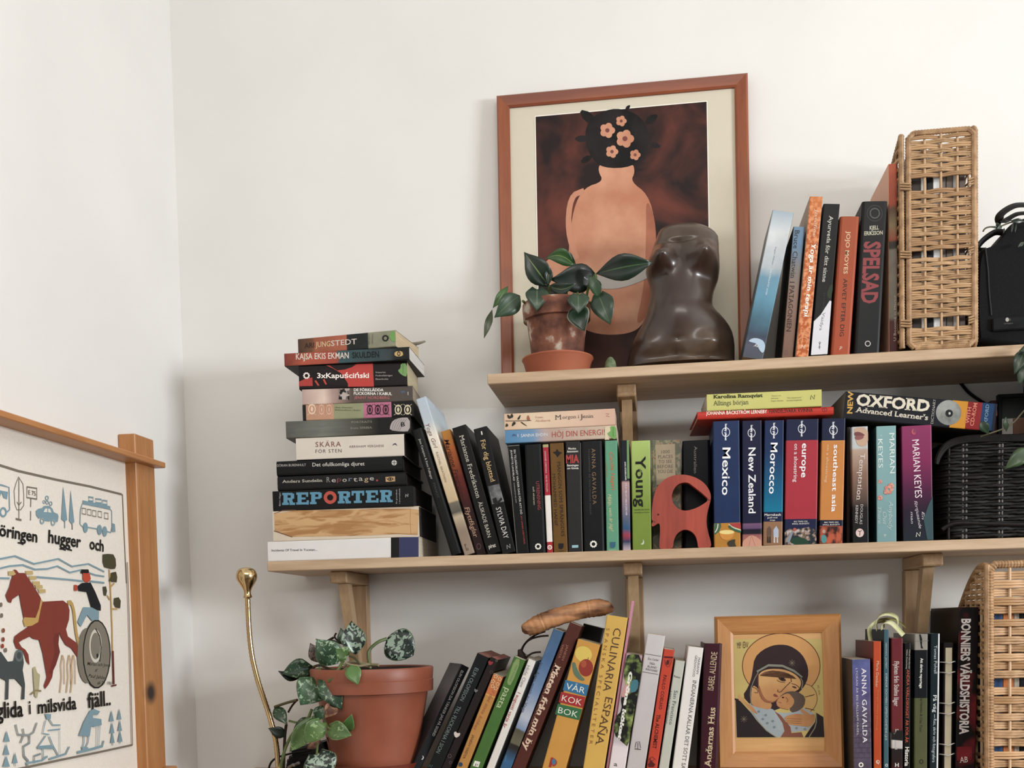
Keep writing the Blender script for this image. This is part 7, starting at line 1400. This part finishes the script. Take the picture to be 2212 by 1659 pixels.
for xs_ in (330, 530, 580, 1050, 1095):
    g = G(); g.tube([inv @ P(xs_, 130 if xs_ > 400 else 260, Yk), inv @ Vector((P(xs_ - 8, 1500, Yk).x, Yk, ZM + .003))], .0024, 7); g.ob('stake', ww[2] if xs_ > 400 else ww[0], bk3, True)
for off in (0, 26, 52):
    g = G(); g.tube([inv @ Vector(p) for p in chaikin([tuple(P(x, y + off, Yk - .003)) for x, y in topc[0:]], 2, False)], .0036, 7); g.ob('rim_braid', ww[0], bk3, True)
g = G(); g.tube([inv @ Vector(p) for p in chaikin([tuple(P(x, y, Yk - .003)) for x, y in ((230, 1420), (300, 1370), (450, 1320), (900, 1340), (1400, 1350), (1890, 1340))], 2, False)], .0035, 7); g.ob('rim_braid', ww[0], bk3, True)
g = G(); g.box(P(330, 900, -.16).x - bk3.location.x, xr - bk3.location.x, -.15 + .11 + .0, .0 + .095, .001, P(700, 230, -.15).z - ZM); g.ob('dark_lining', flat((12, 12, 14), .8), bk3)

# things behind the dark basket
Z(2040, 780, 7.54)
rf = empty('small_framed_card', P(880, 1000, -.06)); rf.location.z = ZM + .0005; bpy.context.view_layer.update(); tag(rf, 'small dark-framed picture standing behind the dark basket at the right edge', 'picture')
inv = rf.matrix_world.inverted(); x0_ = 0.0; x1_ = P(1420, 1000, -.06).x - rf.location.x; zt_ = P(900, 540, -.06).z - rf.location.z
frame4(rf, 0, x1_, 0, zt_, .006, 0, .012, flat((38, 40, 42), .4), flat((34, 36, 38), .4), bevel=.001)
g = G(); g.box(.005, x1_ - .005, .006, .010, .005, zt_ - .005); g.ob('backing', flat((46, 50, 50), .5, var=.2), rf)
zc = P(900, 935, -.06).z - rf.location.z
g = G(); g.box(.0062, x1_ * .95, .0045, .0058, zc - .035, zc); g.ob('white_card', flat((196, 192, 184), .8), rf)
g = G(); g.box(P(1130, 900, -.06).x - rf.location.x, x1_ * .97, .003, .0044, zc - .035, zc - .0005); g.ob('wood_panel', flat((120, 74, 46), .5, var=.2), rf)
S = bk('narrow dark red book end with a salmon label, behind the dictionary right end', (760, 640, 860, 640, 870, 1230, 750, 1240), -.066, ZM, .05, one((72, 22, 26), noise=.2), group='books behind the dark basket')
Q(S, [(760, 792), (858, 788), (862, 892), (768, 896)], (170, 70, 60), 'spine_label'); T(S, 'II', 800, 845, 836, 843, 60, (110, 40, 40), .02)
lf_ = empty('hanging_leaves', P(1250, 300, -.2)); bpy.context.view_layer.update(); tag(lf_, 'dark green leaves hanging over the upper shelf edge at the right border', 'plant')
gl = leafmat((28, 50, 32), (44, 70, 42), (70, 92, 54))
Z(2100, 480, 4.366)
leaf(lf_, (500, 1200), (395, 1440), 130, -.205, -.21, gl, 'ovate'); leaf(lf_, (520, 1300), (440, 1540), 140, -.2, -.205, gl, 'heart'); leaf(lf_, (560, 1180), (440, 1215), 90, -.21, -.215, gl, 'ovate')
leaf(lf_, (600, 1420), (470, 1560), 120, -.2, -.2, leafmat((18, 34, 24), (28, 46, 32)), 'heart'); leaf(lf_, (560, 1380), (540, 1600), 120, -.19, -.19, gl, 'heart')
stem(lf_, [(640, 900, -.19), (560, 1050, -.205), (520, 1200, -.207), (540, 1420, -.2), (500, 1800, -.195)], .0018, stg)
Z(2000, 930, 6.637)
leaf(lf_, (1500, 260), (1120, 560), 230, -.185, -.19, leafmat((48, 72, 34), (62, 90, 44)), 'ovate', fold=.1)
Z(2040, 780, 7.54)
leaf(lf_, (590, 980), (725, 1190), 150, -.2, -.2, leafmat((30, 60, 34), (50, 84, 44)), 'ovate'); stem(lf_, [(590, 1230, -.19), (700, 1190, -.195), (890, 1130, -.19), (1100, 1040, -.19), (1300, 800, -.19)], .0012, stb)
leaf(lf_, (1000, 900), (1010, 1150), 90, -.19, -.19, gl, 'narrow')
cbl = empty('cable', P(300, 400, -.012)); bpy.context.view_layer.update(); tag(cbl, 'short black cable on the wall above the dictionary', 'cable')
stem(cbl, [(250, 340, -.006), (300, 400, -.006), (400, 520, -.006), (560, 630, -.006), (700, 720, -.006)], .0028, bm_, 'cord')

# ------------------------------------------------------------------ black bag on the upper shelf
Z(2100, 480, 4.366)
Yg = -.165
bag = empty('black_bag', (P(300, 1150, Yg).x, Yg, ZU)); bpy.context.view_layer.update(); tag(bag, 'black camera bag with strap and vine tendrils at the right end of the upper shelf', 'bag'); inv = bag.matrix_world.inverted()
sil_ = [(72, 1175), (50, 1000), (45, 800), (50, 600), (58, 400), (80, 290), (110, 240), (165, 225), (215, 205), (260, 160), (300, 110), (330, 60), (360, 20), (420, -30), (520, -60), (760, -60), (880, 100), (960, 240), (980, 600), (985, 1175)]
pl2 = [(inv @ P(x, y, Yg)) for x, y in sil_]; pl2 = [(p.x, max(p.z, .0004)) for p in chaikin([tuple(p) for p in []], 1)] if False else [(p.x, max(p.z, .0004)) for p in pl2]
pl2 = chaikin(pl2, 1)
cxm = sum(p[0] for p in pl2) / len(pl2); czm = sum(p[1] for p in pl2) / len(pl2)
g = G(); n_ = len(pl2); layers = [(.0, .93), (.004, .975), (.012, 1.0), (.09, 1.0), (.10, .96)]
for yv, sc_ in layers: g.v += [(cxm + (x - cxm) * sc_, yv, max(.0003, czm + (z - czm) * sc_) if z > .002 else .0003) for x, z in pl2]
for i in range(len(layers) - 1):
    for k in range(n_): g.f.append((i * n_ + k, i * n_ + (k + 1) % n_, (i + 1) * n_ + (k + 1) % n_, (i + 1) * n_ + k))
for f_ in tri(pl2): g.f.append(f_); g.f.append(tuple(v + (len(layers) - 1) * n_ for v in f_)[::-1])
bgm = blotch((8, 9, 11), (16, 17, 20), 300, .4, .6, .8, 'black_nylon', bump=.2); g.ob('body', bgm, bag, True)
SB = Surf(bag, Vector((bag.location.x, Yg, ZU)), Vector((1, 0, 0)), Vector((0, 1, 0)), Vector((0, 0, 1)))
g = G(); a = inv @ P(180, 1035, Yg); b = inv @ P(720, 880, Yg); g.box(a.x, b.x, -.006, .004, a.z, b.z, .002); g.ob('pocket_flap', flat((22, 24, 26), .8, var=.2), bag)
OB, TB = shifted(O_, -.0062), shifted(T, -.0062); OB(SB, 318, 930, 17, 20, (170, 166, 150), 'bag_emblem', n=14); OB(SB, 343, 930, 10, 12, (60, 60, 58), 'bag_emblem', n=10); TB(SB, 'Lowepro', 288, 966, 372, 962, 14, (90, 90, 86), .01, name='bag_lettering')
for pts in ([(125, 240), (150, 450), (160, 650), (182, 880)],): 
    g = G(); g.tube([inv @ P(x, y, Yg - .001) for x, y in pts], .0012, 6); g.ob('seam', flat((50, 52, 54), .6), bag, True)
Z(2080, 420, 8.295)
def strap(pts, w_, name='strap'):
    pp = chaikin([tuple(inv @ P(x, y, Yy)) for x, y, Yy in pts], 2, False); vs = []
    for i, p in enumerate(pp):
        d = Vector(pp[min(i + 1, len(pp) - 1)]) - Vector(pp[max(i - 1, 0)]); nn = Vector((-d.z, 0, d.x)); nn = nn.normalized() * w_ * .35 + Vector((0, w_ * .35, 0)); vs += [tuple(Vector(p) - nn), tuple(Vector(p) + nn)]
    o = mesh(name, vs, [(2 * i, 2 * i + 1, 2 * i + 3, 2 * i + 2) for i in range(len(pp) - 1)], flat((30, 29, 30), .6, var=.2), bag, True); m = o.modifiers.new('t', 'SOLIDIFY'); m.thickness = .0014
strap([(720, 680, -.15), (600, 660, -.15), (480, 720, -.15), (340, 830, -.15), (250, 950, -.15), (245, 1040, -.15), (320, 1050, -.15), (360, 960, -.15)], .010)
strap([(700, 480, -.15), (660, 470, -.15), (650, 400, -.15), (720, 320, -.15), (880, 220, -.15), (1020, 190, -.15), (1300, 210, -.15)], .014)
strap([(820, 440, -.14), (900, 390, -.14), (1000, 345, -.14), (1300, 340, -.14)], .010); strap([(660, 480, -.15), (760, 480, -.15), (830, 440, -.15)], .012)
vl = leafmat((40, 52, 40), (64, 76, 56))
for b_, t_, w_ in (((640, 590), (600, 500), 60), ((700, 560), (610, 620), 70), ((720, 500), (820, 470), 50), ((660, 610), (500, 570), 36), ((1095, 480), (850, 470), 90), ((1095, 850), (980, 950), 60), ((900, 500), (870, 690), 36), ((960, 520), (935, 690), 30), ((740, 600), (730, 690), 30)):
    leaf(bag, b_, t_, w_, -.175, -.18, vl, 'narrow') if False else leaf(lf_, b_, t_, w_, -.175, -.18, vl, 'narrow')
stem(lf_, [(360, 665, -.175), (400, 600, -.175), (500, 575, -.175), (620, 600, -.175), (700, 560, -.175), (900, 480, -.175), (1150, 490, -.175), (1250, 560, -.18)], .0012, stb)

# ------------------------------------------------------------------ unseen files added past the right edge to block window light
zt = (0, 0, 1.0); xq = P(2296, 1000, -.184).x
for i, (wd_, hh, c_, t_) in enumerate(((.055, .271, (40, 42, 48), 'charcoal'), (.055, .271, (70, 40, 36), 'maroon'), (.06, .271, (36, 48, 44), 'dark green'), (.05, .271, (58, 54, 50), 'grey'), (.055, .271, (30, 34, 50), 'navy'))):
    rt = empty('light_blocking_file', (xq, -.184, ZM + .0002)); tag(rt, t_ + ' box file added past the dark basket, out of frame, to block window light', 'box file')
    g = G(); g.box(0, wd_ - .001, 0, .178, 0, hh, .0015); g.ob('case', flat(c_, .5), rt); g = G(); g.box(wd_ * .25, wd_ * .75, -.0006, 0, hh * .55, hh * .85); g.ob('spine_label', flat((206, 200, 190), .7), rt); xq += wd_
bpy.context.view_layer.update()

cl = empty('fill_light_housing', (1.2, -2.45, 2.999)); tag(cl, 'flat rectangular housing over the added fill light, behind the viewer, out of frame', 'lamp')  # housing made up to go with the added fill light
g = G(); g.box(-.97, .97, -.37, .37, -.035, 0, .004); g.ob('housing', flat((230, 230, 226), .5), cl)
